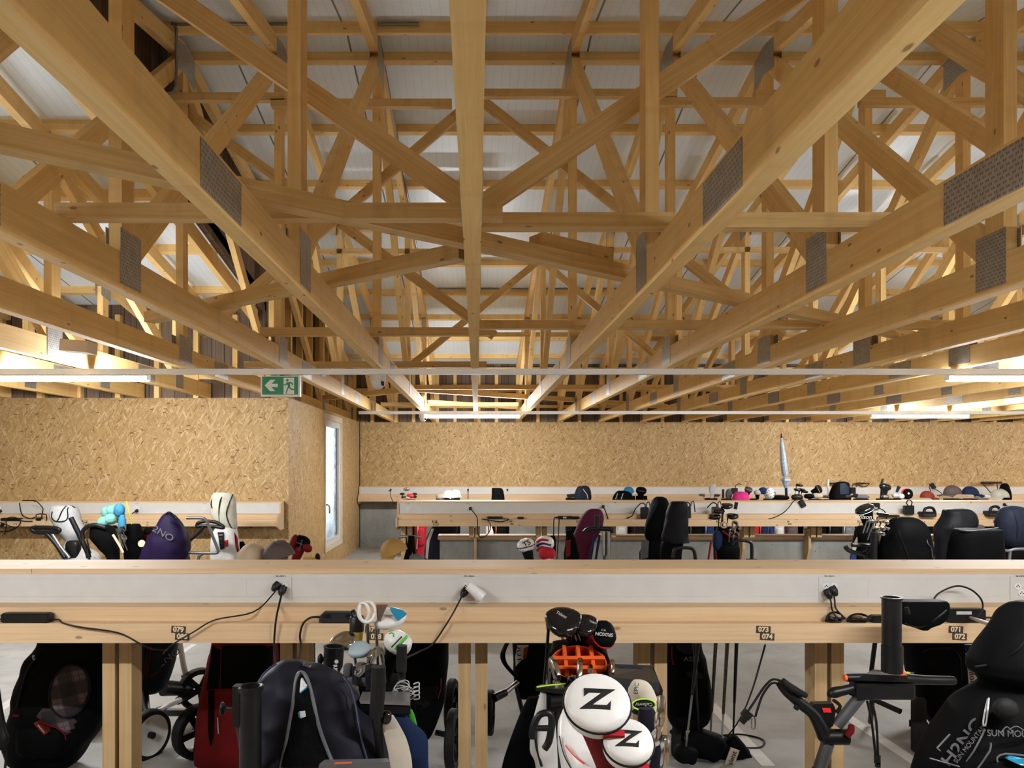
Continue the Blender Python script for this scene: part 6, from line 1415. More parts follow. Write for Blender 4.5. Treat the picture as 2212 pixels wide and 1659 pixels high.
for x in (1280, 1291): MB().tube([at(x + 4, 1155, 7.2), at(x - 4, 1208, 7.2)], 0.012, 8, 1).build('blue_tube', 'darkblue_cloth', T, 60)
b = soft('golf_bag', 'red and black golf bag left under the maroon hood', 'golf bag', [(1145, 1224, 1234), (1165, 1222, 1244), (1190, 1219, 1250), (1212, 1218, 1252), (1330, 1222, 1248)], 7.3, 'black_cloth', wr=0.06, bmax=0.1); b.patch([(1223, 1168), (1233, 1166), (1232, 1200), (1222, 1205)], 0.008).build('red_panel', 'red_cloth', b.t)
# black hooded pair
b = hooded('black hooded golf bag, left of the pair before the black wall chargers', [(1073, 1418, 1432), (1078, 1411, 1440), (1095, 1404, 1446), (1120, 1398, 1446), (1150, 1392, 1442), (1172, 1400, 1436)], 7.5, 'black_cloth', 'black_cloth', [], [(1160, 1400, 1440), (1190, 1384, 1440), (1212, 1382, 1440), (1330, 1392, 1430)], 'print', 7.7, 0.06)
b.hood.patch([(1419, 1076), (1422, 1086), (1414, 1106), (1403, 1122), (1406, 1100)], 0.006).build('grey_panel', 'slate_cloth', b.t, 60)
b.patch([(1386, 1170), (1402, 1168), (1400, 1205), (1384, 1208)], 0.01).build('grey_cloth', 'grey_cloth', b.t, 60)
b = hooded('black hooded golf bag, right of the pair with the black tube handle', [(1083, 1454, 1478), (1087, 1446, 1484), (1105, 1440, 1486), (1130, 1436, 1486), (1160, 1430, 1485), (1172, 1432, 1487)], 7.2, 'charcoal_cloth', 'black_cloth', [], [(1165, 1434, 1480), (1195, 1426, 1472), (1330, 1432, 1468)], 'print', 8.8, 0.06)
handle('golf_trolley', 'black tube handle under the right black hood', 'golf trolley', [(1454, 1205), (1456, 1190), (1464, 1184), (1490, 1184), (1499, 1190), (1502, 1206)], 7.0, 0.016, 'black', [(1502, 1206), (1503, 1230)])
# bag of woods with the red lining
b = soft('golf_bag', 'black golf bag with red lining full of woods before the middle bench', 'golf bag', [(1138, 1550, 1580), (1150, 1545, 1592), (1175, 1545, 1594), (1200, 1543, 1596), (1330, 1552, 1588)], 7.4, 'black_cloth', wr=0.04, seed=55, bmax=0.14); b.line([(1560, 1147), (1575, 1158), (1592, 1160)], 0.012).build('red_lining', 'red_cloth', b.t, 60); b.line([(1536, 1170), (1533, 1190), (1530, 1210)], 0.010).build('red_strap', 'brightred_cloth', b.t, 60); b.line([(1543, 1172), (1547, 1190), (1548, 1210)], 0.009).build('red_strap', 'brightred_cloth', b.t, 60)
b.blob(1552, 1168, 24, 44, 0.04).build('blue_pouch', 'darkblue_cloth', b.t, 60)
G8 = 'woods in the red-lined bag'
for i, (x, y, tx) in enumerate(((1560, 1094, 1), (1562, 1104, -1), (1553, 1117, -1), (1572, 1116, 0.6))): club(['topmost', 'second', 'lowest left', 'lowest right'][i] + ' black wood in the red-lined bag', 'wood', at(x, y, 7.35), (0.05, 0.25, -0.95), (tx, -0.2, 0.1), 0.4, 'gloss', 'gloss', G8, 1.15)
for i, (x, y) in enumerate(((1582, 1132), (1588, 1142), (1576, 1150), (1584, 1156))): club(['uppermost', 'rightmost', 'lower left', 'lowest'][i] + ' silver iron in the red-lined bag', 'iron', at(x, y, 7.2), (0.05, 0.3, -0.95), (0.3, -0.8, 0.1), 0.10, 'chrome', 'steel', 'irons in the red-lined bag', 0.95)
tag(MB().tube([at(1588, 1100, 7.4), at(1591, 1085, 7.4)], 0.018, 12, 1).build('umbrella_grip', 'black', None, 60), 'black grip standing behind the woods of the red-lined bag', 'grip')
MBt = MB(); MBt.tube([at(1564 + 7 * math.cos(q), 1134 + 6 * math.sin(q), 7.27) for q in [2 * PI * j / 16 for j in range(17)]], 0.008, 8, 1); tag(MBt.build('cup_ring', 'beige_cloth', None, 60), 'pale ring hanging on the red-lined bag', 'ring')
T = handle('golf_trolley', 'black tube handle standing bare before the low concrete wall', 'golf trolley', [(1582, 1174), (1592, 1168), (1612, 1168), (1622, 1173), (1624, 1182), (1624, 1206)], 7.2, 0.016, 'black', [(1624, 1206), (1624, 1225)])
MB().obox(at(1624, 1209, 7.2), (0.10, 0.04, 0.014)).build('foot_plate', 'black', T)
# bag with the script headcover
t, B = headcover('large black headcover with white sole rim and script beside the box charger', at(1868, 1101, 7.45), (-0.35, -0.25, 0.9), 0.10, 0.17, 'gloss', 'black_cloth', (0.2, -1, 0.1), 'white', (1.0, 0.72, 0.45))
text('lettering', 'Wilson', 0.060, at(1864, 1117, 7.33), FACE, 'pale', t, 0.0008, 0, 1.0, 0.3)
b = soft('golf_bag', 'black golf bag with shiny irons and pale side before the middle bench', 'golf bag', [(1136, 1855, 1880), (1145, 1849, 1890), (1170, 1846, 1896), (1205, 1842, 1898), (1330, 1852, 1890)], 7.5, 'black_cloth', wr=0.05, seed=57, bmax=0.14); b.patch([(1852, 1160), (1858, 1165), (1846, 1200), (1840, 1210), (1842, 1180)], 0.01).build('pale_side', 'cream_cloth', b.t, 60); b.patch([(1840, 1190), (1850, 1190), (1850, 1212), (1838, 1212)], 0.02).build('blue_side', 'blue_cloth', b.t)
for i, (x, y) in enumerate(((1872, 1128), (1880, 1127), (1888, 1128), (1902, 1130), (1882, 1143), (1894, 1143), (1906, 1144), (1893, 1154))): club(['first', 'second', 'third', 'fourth', 'fifth', 'sixth', 'seventh', 'eighth'][i] + ' shiny iron of the set below the script headcover', 'iron', at(x, y, 7.3), (-0.1, 0.35, -0.9), (0.7, -0.6, 0.0), 0.12, 'chrome', 'steel', 'irons below the script headcover', 0.85)
club('black putter sticking out right of the script headcover', 'putter', at(1896, 1112, 7.4), (-0.1, 0.2, -1), (1, -0.1, 0.15), 0.4, 'black', 'black', None, 1.0)
T = handle('golf_trolley', 'glossy black forked trolley handle before the pale-sided bag', 'golf trolley', [(1826, 1180), (1832, 1188), (1850, 1195), (1866, 1196), (1878, 1186), (1878, 1178), (1840, 1177)], 7.1, 0.022, 'gloss', [(1866, 1196), (1872, 1206), (1878, 1214)])
MB().tube([at(1888, 1150, 7.0), at(1887, 1212, 7.0)], 0.032, 12, 1).build('umbrella_tube', 'black', T, 60)
# big black covers at the right
b = hooded('large black golf bag cover, leftmost of the covered bags at the right', [(1116, 1945, 1965), (1120, 1932, 1980), (1135, 1918, 1996), (1160, 1910, 2005), (1185, 1905, 2010), (1215, 1903, 2008)], 7.3, 'black_cloth', 'black_cloth', [], None, 'print', 9.1, 0.035)
b.hood.line([(1938, 1118), (1942, 1150), (1955, 1185), (1964, 1212)], 0.006).build('fold', 'charcoal_cloth', b.t, 60); b.hood.line([(1998, 1125), (2003, 1170), (2012, 1185), (2014, 1205)], 0.005).build('grey_cord', 'greyprint', b.t, 60)
hooded('slumped black rain hood, second of the covered bags at the right', [(1098, 2058, 2080), (1102, 2042, 2095), (1115, 2038, 2104), (1130, 2030, 2106), (1142, 2022, 2100), (1165, 2020, 2075), (1212, 2022, 2070)], 7.6, 'charcoal_cloth', 'black_cloth', [[(2042, 1103), (2050, 1120), (2060, 1138), (2064, 1145)]], None, 'charcoal_cloth', 10.3, 0.07)
hooded('low square-topped black bag cover, third of the covered bags at the right', [(1143, 2072, 2156), (1146, 2066, 2158), (1170, 2058, 2160), (1215, 2052, 2162)], 6.9, 'black_cloth', 'black_cloth', [[(2072, 1144), (2100, 1147), (2156, 1140)]], None, 'greyprint', 11.7, 0.03)
b = hooded('navy rain hood on a bag at the right edge of the middle row', [(1093, 2178, 2196), (1097, 2166, 2210), (1110, 2158, 2222), (1130, 2155, 2228), (1150, 2156, 2226), (1168, 2162, 2220), (1180, 2172, 2210)], 7.5, 'slate_cloth', 'black_cloth', [[(2182, 1095), (2194, 1115), (2198, 1140), (2196, 1165)]], None, 'navy_cloth', 12.9, 0.06)
handle('golf_trolley', 'grey tube trolley under the navy hood at the right edge', 'golf trolley', [(2166, 1187), (2178, 1190), (2195, 1186), (2230, 1186)], 6.9, 0.013, 'alu', [(2182, 1190), (2180, 1212)])
tag(MB().ell(at(2114, 1140, 7.8), (0.06, 0.05, 0.035), None, 18, 10, 0.2, 3).build('patterned_cloth', 'taupe_cloth', None, 70), 'crumpled patterned cloth between the covered bags', 'cloth')
# ================================================================ chargers on the middle and left benches
YM = DYM + 3.05
def stand_brick(name, label, x0, x1, y0, y1, Y, mat='black', dep=0.06, th=None):
    a, b2 = at(x0, y0, Y), at(x1, y1, Y); t = thing(name, label, 'charger', ((a.x + b2.x) / 2, Y, b2.z))
    m = MB(); brickmesh(m, ((a.x + b2.x) / 2, Y + dep / 2, (a.z + b2.z) / 2), (b2.x - a.x, dep, a.z - b2.z), th, 0.008); m.build('case', mat, t, 35); return t
def cab(par, pts, Y, r=0.006): MB().tube([at(x, y, Y) for x, y in pts], r, 6, 4).build('cable', 'cable', par, 60)
t = stand_brick('charger', 'flat black charger with cables on the middle bench near its left end', 1053, 1086, 1116, 1121.5, YM); cab(t, [(1086, 1121), (1100, 1122), (1082, 1127), (1060, 1124), (1040, 1121)], YM - 0.02); cab(t, [(1052, 1122), (1060, 1135), (1055, 1152), (1040, 1162), (1032, 1150), (1031, 1120), (1024, 1108), (1015, 1098)], YM - 0.05, 0.0055)
t = stand_brick('charger', 'small rounded black charger on the middle bench, second from the left', 1118, 1132, 1117, 1121.5, YM)
t = stand_brick('charger', 'black charger with white label left of the maroon hood', 1205, 1238, 1115, 1121.5, YM); cab(t, [(1206, 1119), (1197, 1121), (1196, 1160)], YM - 0.06); cab(t, [(1208, 1120), (1206, 1160), (1203, 1208)], YM - 0.06); MB().obox(at(1220, 1118, YM - 0.004), (0.04, 0.002, 0.02)).build('label', 'pale', t)
t = stand_brick('charger', 'dark violet charger end beside the maroon hood', 1239, 1252, 1116, 1121.5, YM, 'navy_cloth'); cab(t, [(1252, 1119), (1258, 1120)], YM)
for i, (x0, x1, y0, y1) in enumerate(((1385, 1402, 1096, 1121), (1486, 1493, 1094, 1120), (1540, 1555, 1095, 1121))):
    t = stand_brick('charger', ['tall black charger left of the black hooded pair', 'tall black charger right of the black hooded pair', 'tall black charger left of the red-lined bag'][i], x0, x1, y0, y1, YM, 'black', 0.06)
    cx = (x0 + x1) / 2; cab(t, [(cx, y0), (cx, y0 - 6), (cx - 8, y0 - 9), (cx - 20, y0 + 2), (cx - 28, y0 + 18), (cx - 40, y0 + 24)][:4 if i else 6], YM + 0.02, 0.007); cab(t, [(cx + 3, y0), (cx + 4, y0 - 9), (cx + 9, y0 - 10), (cx + 12, y0 + 12)], YM + 0.03, 0.006)
t = thing('charger', 'black charger hung askew on the middle trunking near the umbrella', 'charger', at(1733, 1098, YM + 0.10)); m = MB(); brickmesh(m, at(1733, 1088, YM + 0.152), (0.057, 0.04, 0.09), RY(-0.5)); m.build('case', 'black', t, 35); cab(t, [(1727, 1078), (1715, 1082), (1705, 1095), (1692, 1108), (1672, 1118), (1660, 1121)], YM + 0.06)
t = thing('charger', 'square black charger on the trunking right of the script headcover', 'charger', at(1887, 1099, YM + 0.1)); m = MB(); brickmesh(m, at(1887, 1093, YM + 0.147), (0.13, 0.05, 0.075)); m.build('case', 'black', t, 35); cab(t, [(1900, 1098), (1910, 1104), (1915, 1115), (1912, 1135)], YM + 0.05); MB().obox(at(1889, 1097.5, YM + 0.09), (0.07, 0.002, 0.012)).build('label', 'pale', t)
def handbrick(label, x, y0, y1, w_):
    t = stand_brick('charger', label, x - w_ / 2, x + w_ / 2, y0 + 9, y1, YM - 0.01, 'black', 0.10)
    MB().tube([at(x - w_ * 0.38, y0 + 10, YM + 0.04), at(x - w_ * 0.3, y0 + 2, YM + 0.04), at(x, y0 - 1, YM + 0.04), at(x + w_ * 0.25, y0 + 2, YM + 0.04), at(x + w_ * 0.36, y0 + 10, YM + 0.04)], 0.016, 10, 4).build('carry_handle', 'black', t, 60)
    text('lettering', 'CHARGER', 0.028, at(x, y1 - 4, YM - 0.013), FACE, 'greyprint', t, 0.0006); return t
handbrick('black charger with carry handle right of the large black cover', 2008, 1097, 1117, 32); handbrick('black charger with carry handle left of the navy hood', 2150, 1095, 1116, 30)
t = stand_brick('charger', 'black charger with looped cables behind the large black cover', 1956, 1976, 1092, 1112, YM + 0.02); cab(t, [(1962, 1093), (1958, 1086), (1963, 1080), (1970, 1084), (1968, 1093)], YM, 0.007)
t = stand_brick('charger', 'flat dark charger on the middle bench left of the large black cover', 1902, 1945, 1113, 1117, YM)
for i, (x, y, pts) in enumerate(((1016, 1098, None), (1303, 1094, [(1303, 1094), (1308, 1105), (1313, 1120), (1313, 1140)]), (2170, 1090, [(2170, 1090), (2178, 1094), (2184, 1104)]))):
    m = MB(); plug(m, at(x, y, DYM + 3.2), (-0.2, -0.7, -0.5)); t = thing('plug', ['black plug in the second socket of the middle bench', 'black plug in the socket behind the maroon hood', 'black plug in the socket by the navy hood'][i], 'plug', at(x, y, DYM + 3.2)); m.build('plug', 'black', t, 50)
    if pts: cab(t, pts, DYM + 3.1)
# left wall bench
YW = DYM + 3.05
t = stand_brick('charger', 'black charger lying on the top rail of the left wall bench', 46, 73, 1080.5, 1085, YW + 0.22); cab(t, [(73, 1083), (80, 1084), (92, 1097), (92, 1106), (89, 1125), (100, 1125)], YW + 0.04); cab(t, [(42, 1086), (43, 1093), (48, 1112), (64, 1120), (76, 1117)], YW + 0.04)
t = stand_brick('charger', 'small black charger on the left bench below the rail charger', 76, 88, 1119, 1125.5, YW); cab(t, [(78, 1118), (80, 1111), (98, 1111), (101, 1118), (100, 1125)], YW - 0.02)
t = stand_brick('charger', 'black charger with tangled hanging cables at the far left of the left bench', 0, 44, 1119, 1126, YW); cab(t, [(44, 1124), (54, 1126), (70, 1126)], YW); cab(t, [(0, 1128), (20, 1136), (32, 1141), (14, 1147), (10, 1155), (14, 1135), (13, 1122), (28, 1117), (44, 1124), (40, 1136), (20, 1148), (0, 1147)], YW - 0.06); MB().obox(at(5, 1134, YW - 0.06), (0.03, 0.03, 0.045), RY(0.5)).build('cable_switch', 'black', t)
m = MB(); plug(m, at(296, 1103, DYM + 3.2), (-0.4, -0.7, -0.4)); t = thing('plug', 'black plug in the left wall socket behind the yellow stick', 'plug', at(296, 1103, DYM + 3.2)); m.build('plug', 'black', t, 50); cab(t, [(294, 1104), (288, 1108), (283, 1113)], DYM + 3.15)
m = MB(); plug(m, at(1, 1104, DYM + 3.2), (-0.4, -0.7, -0.4)); tag(m.build('plug', 'black', None, 50), 'black plug at the left edge in the left wall socket', 'plug')
# ================================================================ back row: bags before the far bench and their tops
YBk = 12.55
GB2 = 'golf bags before the far bench'
bk = [(908, 'brightred_cloth', 26, 'bright red'), (1060, 'white_cloth', 22, 'white and red'), (1072 + 8, 'black_cloth', 40, 'black and orange'), (1262, 'black_cloth', 24, 'black'), (1340, 'white_cloth', 30, 'white'), (1378, 'charcoal_cloth', 32, 'charcoal'), (1412, 'darkblue_cloth', 26, 'dark blue'),
      (1500, 'black_cloth', 36, 'black'), (1530, 'blue_cloth', 24, 'mid blue'), (1622, 'brightred_cloth', 34, 'red and white'), (1648, 'darkblue_cloth', 24, 'navy'), (1664, 'blue_cloth', 18, 'royal blue'), (1681, 'white_cloth', 26, 'white and black'), (1706, 'taupe_cloth', 32, 'taupe'), (1768, 'black_cloth', 30, 'black'), (1800, 'black_cloth', 34, 'black and red'), (1830, 'grey_cloth', 30, 'grey')]
for i, (x, mat, w_, nm) in enumerate(bk):
    b = soft('golf_bag', f'{nm} golf bag seen under the middle bench, {ORD[i] if i < 16 else "seventeenth"} from the left', 'golf bag', [(1084, x - w_ / 2 + 3, x + w_ / 2 - 3), (1100, x - w_ / 2, x + w_ / 2), (1140, x - w_ / 2, x + w_ / 2), (1180, x - w_ / 2 + 1, x + w_ / 2 - 1), (fy(YBk) - 2, x - w_ / 2 + 4, x + w_ / 2 - 4)], YBk, mat, group=GB2, wr=0.03, seed=i, n=20, k=2, bmax=0.15)
    b.line([(x - w_ * 0.28, 1105), (x - w_ * 0.2, 1150), (x - w_ * 0.3, 1185)], 0.010, 0.004, 3).build('trim', ['pale', 'red_cloth', 'orange_paint', 'greyprint'][i % 4], b.t, 60)
    b.blob(x + w_ * 0.08, 1160, w_ * 0.6, 40, 0.05).build('pocket', mat, b.t, 60)
Y = 12.85
cap('white cap, left of the two white ones on the far bags', at(968, 1071, Y), 0.095, 'white_leather', (-0.3, -1)); cap('white cap with dark brim, right of the two white ones', at(984, 1070, Y), 0.095, 'white_leather', (0.4, -1)); puff('visor', 'clear pale visor left of the white caps', 'visor', 952, 1073, Y, 0.09, 0.08, 0.06, 'beige_cloth')
T = thing('golf_trolley', 'red trolley parts with dark knobs at the left end of the middle bench', 'trolley parts', at(883, 1076, Y)); MB().ell(at(887, 1071, Y), (0.07, 0.05, 0.04)).build('red_body', 'red_paint', T, 60)
for x, y in ((869, 1067), (896, 1067)): MB().ell(at(x, y, Y), (0.045, 0.03, 0.022)).build('knob', 'dkgrey', T, 60); MB().tube([at(x, y, Y), at(x + 1, y + 10, Y)], 0.008, 6, 1).build('stem', 'black', T)
MB().ell(at(882, 1075, Y), (0.05, 0.04, 0.022)).build('white_body', 'white', T, 60); MB().tube([at(867, 1074, Y), at(890, 1074, Y), at(900, 1073, Y)], 0.014, 8, 1).build('bar', 'black', T)
tag(MB().ell(at(878, 1057, Y), (0.055, 0.02, 0.032)).build('golf_putter', 'chrome', None, 60), 'small chrome putter head above the red trolley parts', 'club head')
hooded('black creased rain hood on the far row, left of centre', [(1054, 1063, 1081), (1057, 1062, 1086), (1068, 1062, 1089), (1080, 1061, 1090)], Y, 'black_cloth', 'black_cloth', [], [(1076, 1062, 1088), (1100, 1061, 1088), (fy(Y) - 3, 1064, 1086)], 'print', 2, 0.06).t
b = hooded('slate blue rain hood with pale zip on the far row', [(1049, 1256, 1266), (1052, 1248, 1272), (1062, 1243, 1276), (1074, 1241, 1277), (1082, 1242, 1276)], Y, 'slate_cloth', 'black_cloth', [[(1256, 1050), (1262, 1060), (1268, 1068), (1270, 1078)]], [(1078, 1244, 1274), (1110, 1243, 1274), (fy(Y) - 3, 1246, 1272)], 'pale', 3, 0.03)
cap('bright blue cap on the far row', at(1358, 1064, Y), 0.095, 'sky_cloth', (-0.6, -1)); hooded('black and white hood below the bright blue cap', [(1060, 1336, 1350), (1063, 1331, 1360), (1072, 1325, 1366), (1082, 1322, 1368)], Y - 0.2, 'black_cloth', 'black_cloth', [[(1334, 1066), (1330, 1078)], [(1346, 1066), (1342, 1078)]], [(1079, 1324, 1366), (1120, 1326, 1362), (fy(Y - 0.2) - 3, 1330, 1358)], 'pale', 4, 0.03)
t, B = headcover('black headcover with pale pattern right of the bright blue cap', at(1385, 1060, Y), (0.1, 0, 1), 0.09, 0.08, 'black_cloth', 'black_cloth', None, 'greyprint')
tag(MB().obox(at(1234, 1071, Y), (0.14, 0.12, 0.06), RY(-0.1)).build('golf_club', 'black'), 'flat black club head left of the slate hood', 'club head')
# clutter to the right
GC = 'small golf things on the far row'
club('dark wood standing left of the pale sleeve on the far row', 'wood', at(1521, 1070, Y), (0, 0.1, -1), (-1, 0, 0.1), 0.4, 'brown_paint', 'steel', None, 1.0); club('grey wood right of the pale sleeve on the far row', 'wood', at(1544, 1071, Y), (0, 0.1, -1), (1, 0, 0.2), 0.4, 'dkgrey', 'steel', None, 1.0)
s = Soft([(1046, 1540, 1546), (1050, 1533, 1546), (1058, 1531, 1544), (1068, 1534, 1541), (1090, 1535, 1541)], Y, bf=0.6, wr=0.03); tag(s.mesh().build('club_sleeve', 'palegrey_cloth', None, 70), 'pale blue-grey curved club sleeve on the far row', 'sleeve')
tag(MB().tube([at(1562, 1057, Y), at(1562, 1076, Y)], 0.02, 10, 1).build('grip', 'black', None, 60), 'upright black grip left of the pink cap', 'grip'); puff('headcover', 'grey striped headcover left of the pink cap', 'headcover', 1574, 1068, Y, 0.055, 0.05, 0.09, 'grey_cloth')
t = stand_brick('charger', 'black charger standing behind the pink cap', 1582, 1594, 1054, 1067.1, 14.06); cab(t, [(1588, 1054), (1590, 1048), (1597, 1045), (1602, 1047)], 13.9, 0.008)
s = Soft([(1062, 1592, 1606), (1064, 1588, 1614), (1072, 1584, 1617), (1082, 1582, 1619)], Y - 0.1, bf=0.8, wr=0.03); tag(s.mesh().build('cap', 'pink_cloth', None, 70), 'bright pink cap on the far row', 'cap')
t, B = headcover('dark curved headcover with pale stripe right of the pink cap', at(1617, 1058, Y), (0.35, 0, 0.9), 0.075, 0.12, 'taupe_cloth', 'charcoal_cloth', None, 'pale', (0.9, 0.8, 0.7)); t, B = headcover('pale round headcover left of the blue one on the far row', at(1636, 1064, Y), (0, 0, 1), 0.06, 0.06, 'ivory_cloth', 'black_cloth'); puff('headcover', 'blue and black headcover beside the spotted one', 'headcover', 1648, 1060, Y, 0.07, 0.06, 0.06, 'blue_cloth')
t = furry('spotted white plush headcover with dark ear on the far row', [(1662, 1066, 11, 13, 'spotted'), (1671, 1066, 4, 6, 'black_cloth')], Y); puff('club_sleeve', 'dark club bundle between spotted headcover and umbrella', 'clubs', 1685, 1075, Y, 0.16, 0.08, 0.045, 'black_cloth')
# the folded umbrella
T = thing('umbrella', 'folded silver umbrella standing upside down before the back wall', 'umbrella', at(1699, 1086, 12.9)); q = lambda x, y: at(x, y, 12.9)
MB().tube([q(1688, 945), q(1689, 960), q(1692, 990), q(1695, 1018), q(1697, 1028)], [0.012, 0.034, 0.052, 0.055, 0.048], 10, 4).build('canopy', 'umbrella_cloth', T, 30)
MB().lathe([(0.10, 0.03), (0.085, 0.06), (0.045, 0.09)], q(1697, 1042), (-0.03, 0, 1), 6).build('canopy_hem', 'umbrella_cloth', T, 20); MB().tube([q(1697, 1036), q(1698, 1054)], [0.08, 0.03], 8, 1).build('canopy_hem', 'umbrella_cloth', T, 30)
MB().tube([q(1687.5, 936), q(1688, 946)], [0.006, 0.02], 8, 1).build('tip', 'black', T); MB().tube([q(1698, 1052), q(1699, 1085)], 0.022, 10, 1).build('handle', 'darkblue_cloth', T, 60)
for i, (x, y, tx) in enumerate(((1727, 1048, 1), (1732, 1058, 1), (1722, 1060, -1), (1738, 1062, 1))): club(['tallest', 'second', 'third', 'lowest'][i] + ' black wood right of the umbrella', 'wood', at(x - 6 * tx, y, 12.8), (-0.15, 0.1, -1), (tx, 0, 0.1), 0.35, 'gloss', 'gloss', 'woods right of the umbrella', 1.2)
puff('golf_clubs', 'bundle of dark club heads below the woods by the umbrella', 'clubs', 1722, 1074, 12.7, 0.10, 0.06, 0.05, 'black'); puff('golf_clubs', 'black round-ended club pair right of the woods', 'clubs', 1748, 1072, Y, 0.09, 0.07, 0.045, 'black_cloth')
t, B = headcover('round black and gold headcover right of the woods', at(1768, 1057, Y), (0.8, -0.3, 0.4), 0.075, 0.05, 'charcoal_cloth', 'black_cloth', None, 'beige_cloth'); puff('headcover', 'pale grey headcover below the round black and gold one', 'headcover', 1765, 1071, Y, 0.10, 0.06, 0.05, 'beige_cloth'); tag(MB().tube([at(1774, 1072, Y), at(1790, 1073, Y)], 0.02, 10, 1).build('umbrella_grip', 'dkgrey', None, 60), 'short grey grip lying right of the pale headcover', 'grip')
T = thing('ball_tube', 'pale upright tube left of the black domed hood', 'tube', at(1789, 1076, Y)); MB().tube([at(1788.5, 1035, Y), at(1788.5, 1056, Y)], 0.02, 10, 1).build('tube', 'palegrey_cloth', T, 60); MB().tube([at(1788.5, 1056, Y), at(1789, 1076, Y)], 0.008, 8, 1).build('rod', 'alu', T, 60)
b = hooded('large black domed rain hood on the far row', [(1040, 1814, 1824), (1043, 1806, 1832), (1050, 1800, 1834), (1062, 1795, 1836), (1076, 1792, 1836)], Y, 'black_cloth', 'black_cloth', [], [(1074, 1793, 1836), (1110, 1794, 1834), (fy(Y) - 3, 1798, 1830)], 'print', 6, 0.03); b.hood.patch([(1814, 1044), (1826, 1044), (1834, 1052), (1834, 1068), (1815, 1068)], 0.01).build('grey_panel', 'slate_cloth', b.t, 60)
t = stand_brick('charger', 'black charger on the rail right of the black domed hood', 1851, 1871, 1042.5, 1046, 14.15); cab(t, [(1871, 1045), (1878, 1044), (1872, 1050), (1862, 1051), (1852, 1047)], 14.1, 0.008); t = stand_brick('charger', 'grey charger with white label beside the black domed hood', 1838, 1849, 1053, 1067.1, 14.06, 'slate_cloth'); cab(t, [(1841, 1053), (1842, 1047), (1848, 1045), (1850, 1052)], 13.9, 0.008); t = stand_brick('charger', 'black charger on the rail behind the domed hood', 1792, 1810, 1042.5, 1046, 14.15)
for i, (x, y, w_, mat, nm) in enumerate(((1828, 1073, 0.07, 'black', 'black club heads'), (1842, 1070, 0.09, 'gloss', 'glossy black club'), (1862, 1073, 0.12, 'mesh_grey', 'long grey club head'), (1912, 1073, 0.06, 'chrome', 'shiny iron cluster'), (1934, 1070, 0.05, 'pale', 'striped white headcover'))): puff('golf_club', nm + ' on the far row, ' + ORD[i] + ' right of the domed hood', 'club head', x, y, Y - 0.1, w_, 0.05, 0.035, mat, None, 0.1, 0.7)
t, B = headcover('tall glossy black headcover with upright peg on the far row', at(1912, 1052, Y), (0.25, 0, 1), 0.10, 0.12, 'gloss', 'gloss', None, None, (1.0, 0.7, 0.6)); MB().tube([at(1904, 1046, Y), at(1907, 1034, Y)], 0.018, 10, 1).build('peg', 'black', t, 60)
tag(MB().tube([at(1937, 1063, Y), at(1942, 1051, Y)], [0.02, 0.03], 10, 1).build('brush', 'slate_cloth', None, 60), 'slate brush end left of the black disc headcover', 'brush')
puff('headcover', 'white ball-like headcover beside the black disc', 'headcover', 1947, 1072, Y, 0.05, 0.05, 0.045, 'white_leather'); T = thing('headcover', 'black disc headcover with red edge and white dot', 'headcover', at(1960, 1075, Y)); MB().lathe([(0.085, -0.03), (0.092, 0.0), (0.085, 0.03)], at(1961, 1067, Y), (0.3, -1, 0.1), 22).build('disc', 'black_cloth', T, 50); MB().lathe([(0.093, -0.012), (0.093, 0.012)], at(1957, 1067, Y + 0.03), (0.3, -1, 0.1), 22).build('edge', 'red_paint', T, 50); MB().ell(at(1963, 1066, Y - 0.06), (0.018, 0.006, 0.018)).build('dot', 'white', T)
for lab, x, y, r, mat, br in (('dark red cap on the far row', 2003, 1071, 0.11, 'rust_cloth', (1, -0.4)), ('brown cap right of the dark red one', 2058, 1063, 0.14, 'taupe_cloth', (-1, -0.3)), ('navy cap right of the brown one', 2096, 1064, 0.13, 'darkblue_cloth', (1, -0.3)), ('cream cap at the right end of the far row', 2160, 1070, 0.135, 'ivory_cloth', (-1, -0.3))): cap(lab, at(x, y + 4, Y), r, mat, br)
puff('visor', 'white cap peak between the navy and cream caps', 'visor', 2122, 1073, Y, 0.14, 0.08, 0.04, 'white_leather')
t = stand_brick('charger', 'long black charger on the rail at the right end', 2122, 2166, 1040.5, 1045, 14.15); cab(t, [(2124, 1046), (2132, 1055), (2140, 1064), (2146, 1068)], 14.05, 0.008); cab(t, [(2154, 1045), (2155, 1056), (2156, 1062)], 14.05, 0.008)
t = thing('charger', 'black wall charger hanging on its lead above the dark red cap', 'charger', at(2016, 1056, 13.95)); m = MB(); brickmesh(m, at(2015, 1050, 14.0), (0.07, 0.05, 0.11), RY(-0.6)); m.build('case', 'black', t, 35); cab(t, [(2008, 1044), (2008, 1054), (2011, 1062)], 13.95, 0.007); cab(t, [(2019, 1056), (2026, 1060), (2036, 1068), (2024, 1070)], 13.95, 0.007)
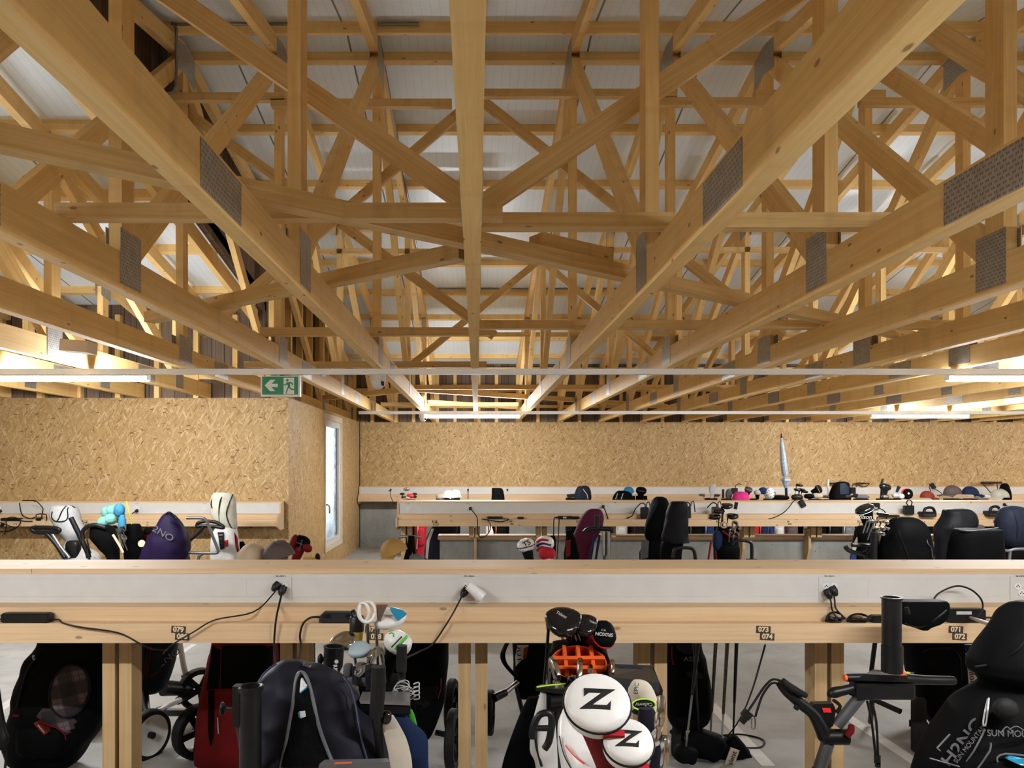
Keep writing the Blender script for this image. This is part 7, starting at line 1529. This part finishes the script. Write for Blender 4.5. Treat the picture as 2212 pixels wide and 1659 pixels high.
hooded('black back-packed bag top at the right end of the far row', [(1044, 2168, 2174), (1048, 2163, 2178), (1060, 2160, 2182), (1076, 2160, 2184)], Y + 0.1, 'black_cloth', 'black_cloth', [], [(1073, 2161, 2183), (1110, 2162, 2184), (fy(Y) - 3, 2165, 2182)], 'print', 7, 0.05); tag(MB().tube([at(2178, 1053, 12.9), at(2178, 1082, 12.9)], 0.022, 12, 1).build('umbrella_tube', 'dkgrey', None, 60), 'upright dark tube right of the cream cap', 'tube')
for i, px in enumerate((842, 1009, 1094)):
    m = MB(); plug(m, at(px + 2, 1058, 14.1), (-0.2, -0.7, -0.4)); t = thing('plug', 'black plug in the far wall socket, ' + ORD[i] + ' from the left', 'plug', at(px, 1058, 14.1)); m.build('plug', 'black', t, 50)
    if i == 0: cab(t, [(843, 1059), (844, 1072), (850, 1085), (861, 1093)], 13.6, 0.006)
    if i == 1: cab(t, [(1011, 1060), (1011, 1078)], 13.9, 0.006)

# bags that carry the loose tops
support('black golf bag hidden behind the second post pair under the red-black headcover', 640, 1222, 4.4)
for lab, x, y, w_ in (('red trolley parts', 884, 1080, .24), ('white caps', 976, 1077, .3), ('clear visor', 950, 1079, .14), ('flat black club head', 1234, 1077, .2), ('bright blue cap', 1360, 1072, .2), ('black patterned headcover', 1386, 1072, .2), ('pale blue-grey sleeve', 1536, 1077, .22), ('grey striped headcover', 1570, 1078, .2), ('pink cap', 1600, 1084, .2), ('curved dark headcover', 1622, 1078, .2),
                      ('spotted headcover', 1664, 1078, .24), ('folded umbrella', 1694, 1082, .2), ('dark club bundle by the umbrella', 1722, 1080, .2), ('pale grey headcover', 1762, 1079, .26), ('upright pale tube', 1786, 1079, .12), ('long grey club head', 1860, 1078, .26), ('glossy black headcover', 1912, 1078, .3), ('slate brush', 1938, 1077, .12), ('black disc headcover', 1956, 1082, .22), ('dark red cap', 2003, 1082, .26), ('brown cap', 2058, 1078, .3), ('navy cap', 2096, 1078, .24), ('white cap peak', 2124, 1080, .2), ('cream cap', 2162, 1081, .34)):
    support('dark golf bag carrying the ' + lab + ' on the far row', x, y, 12.9, w_, 'black_cloth')
support('dark golf bag under the patterned cloth between the covered bags', 2116, 1146, 7.85, .3)
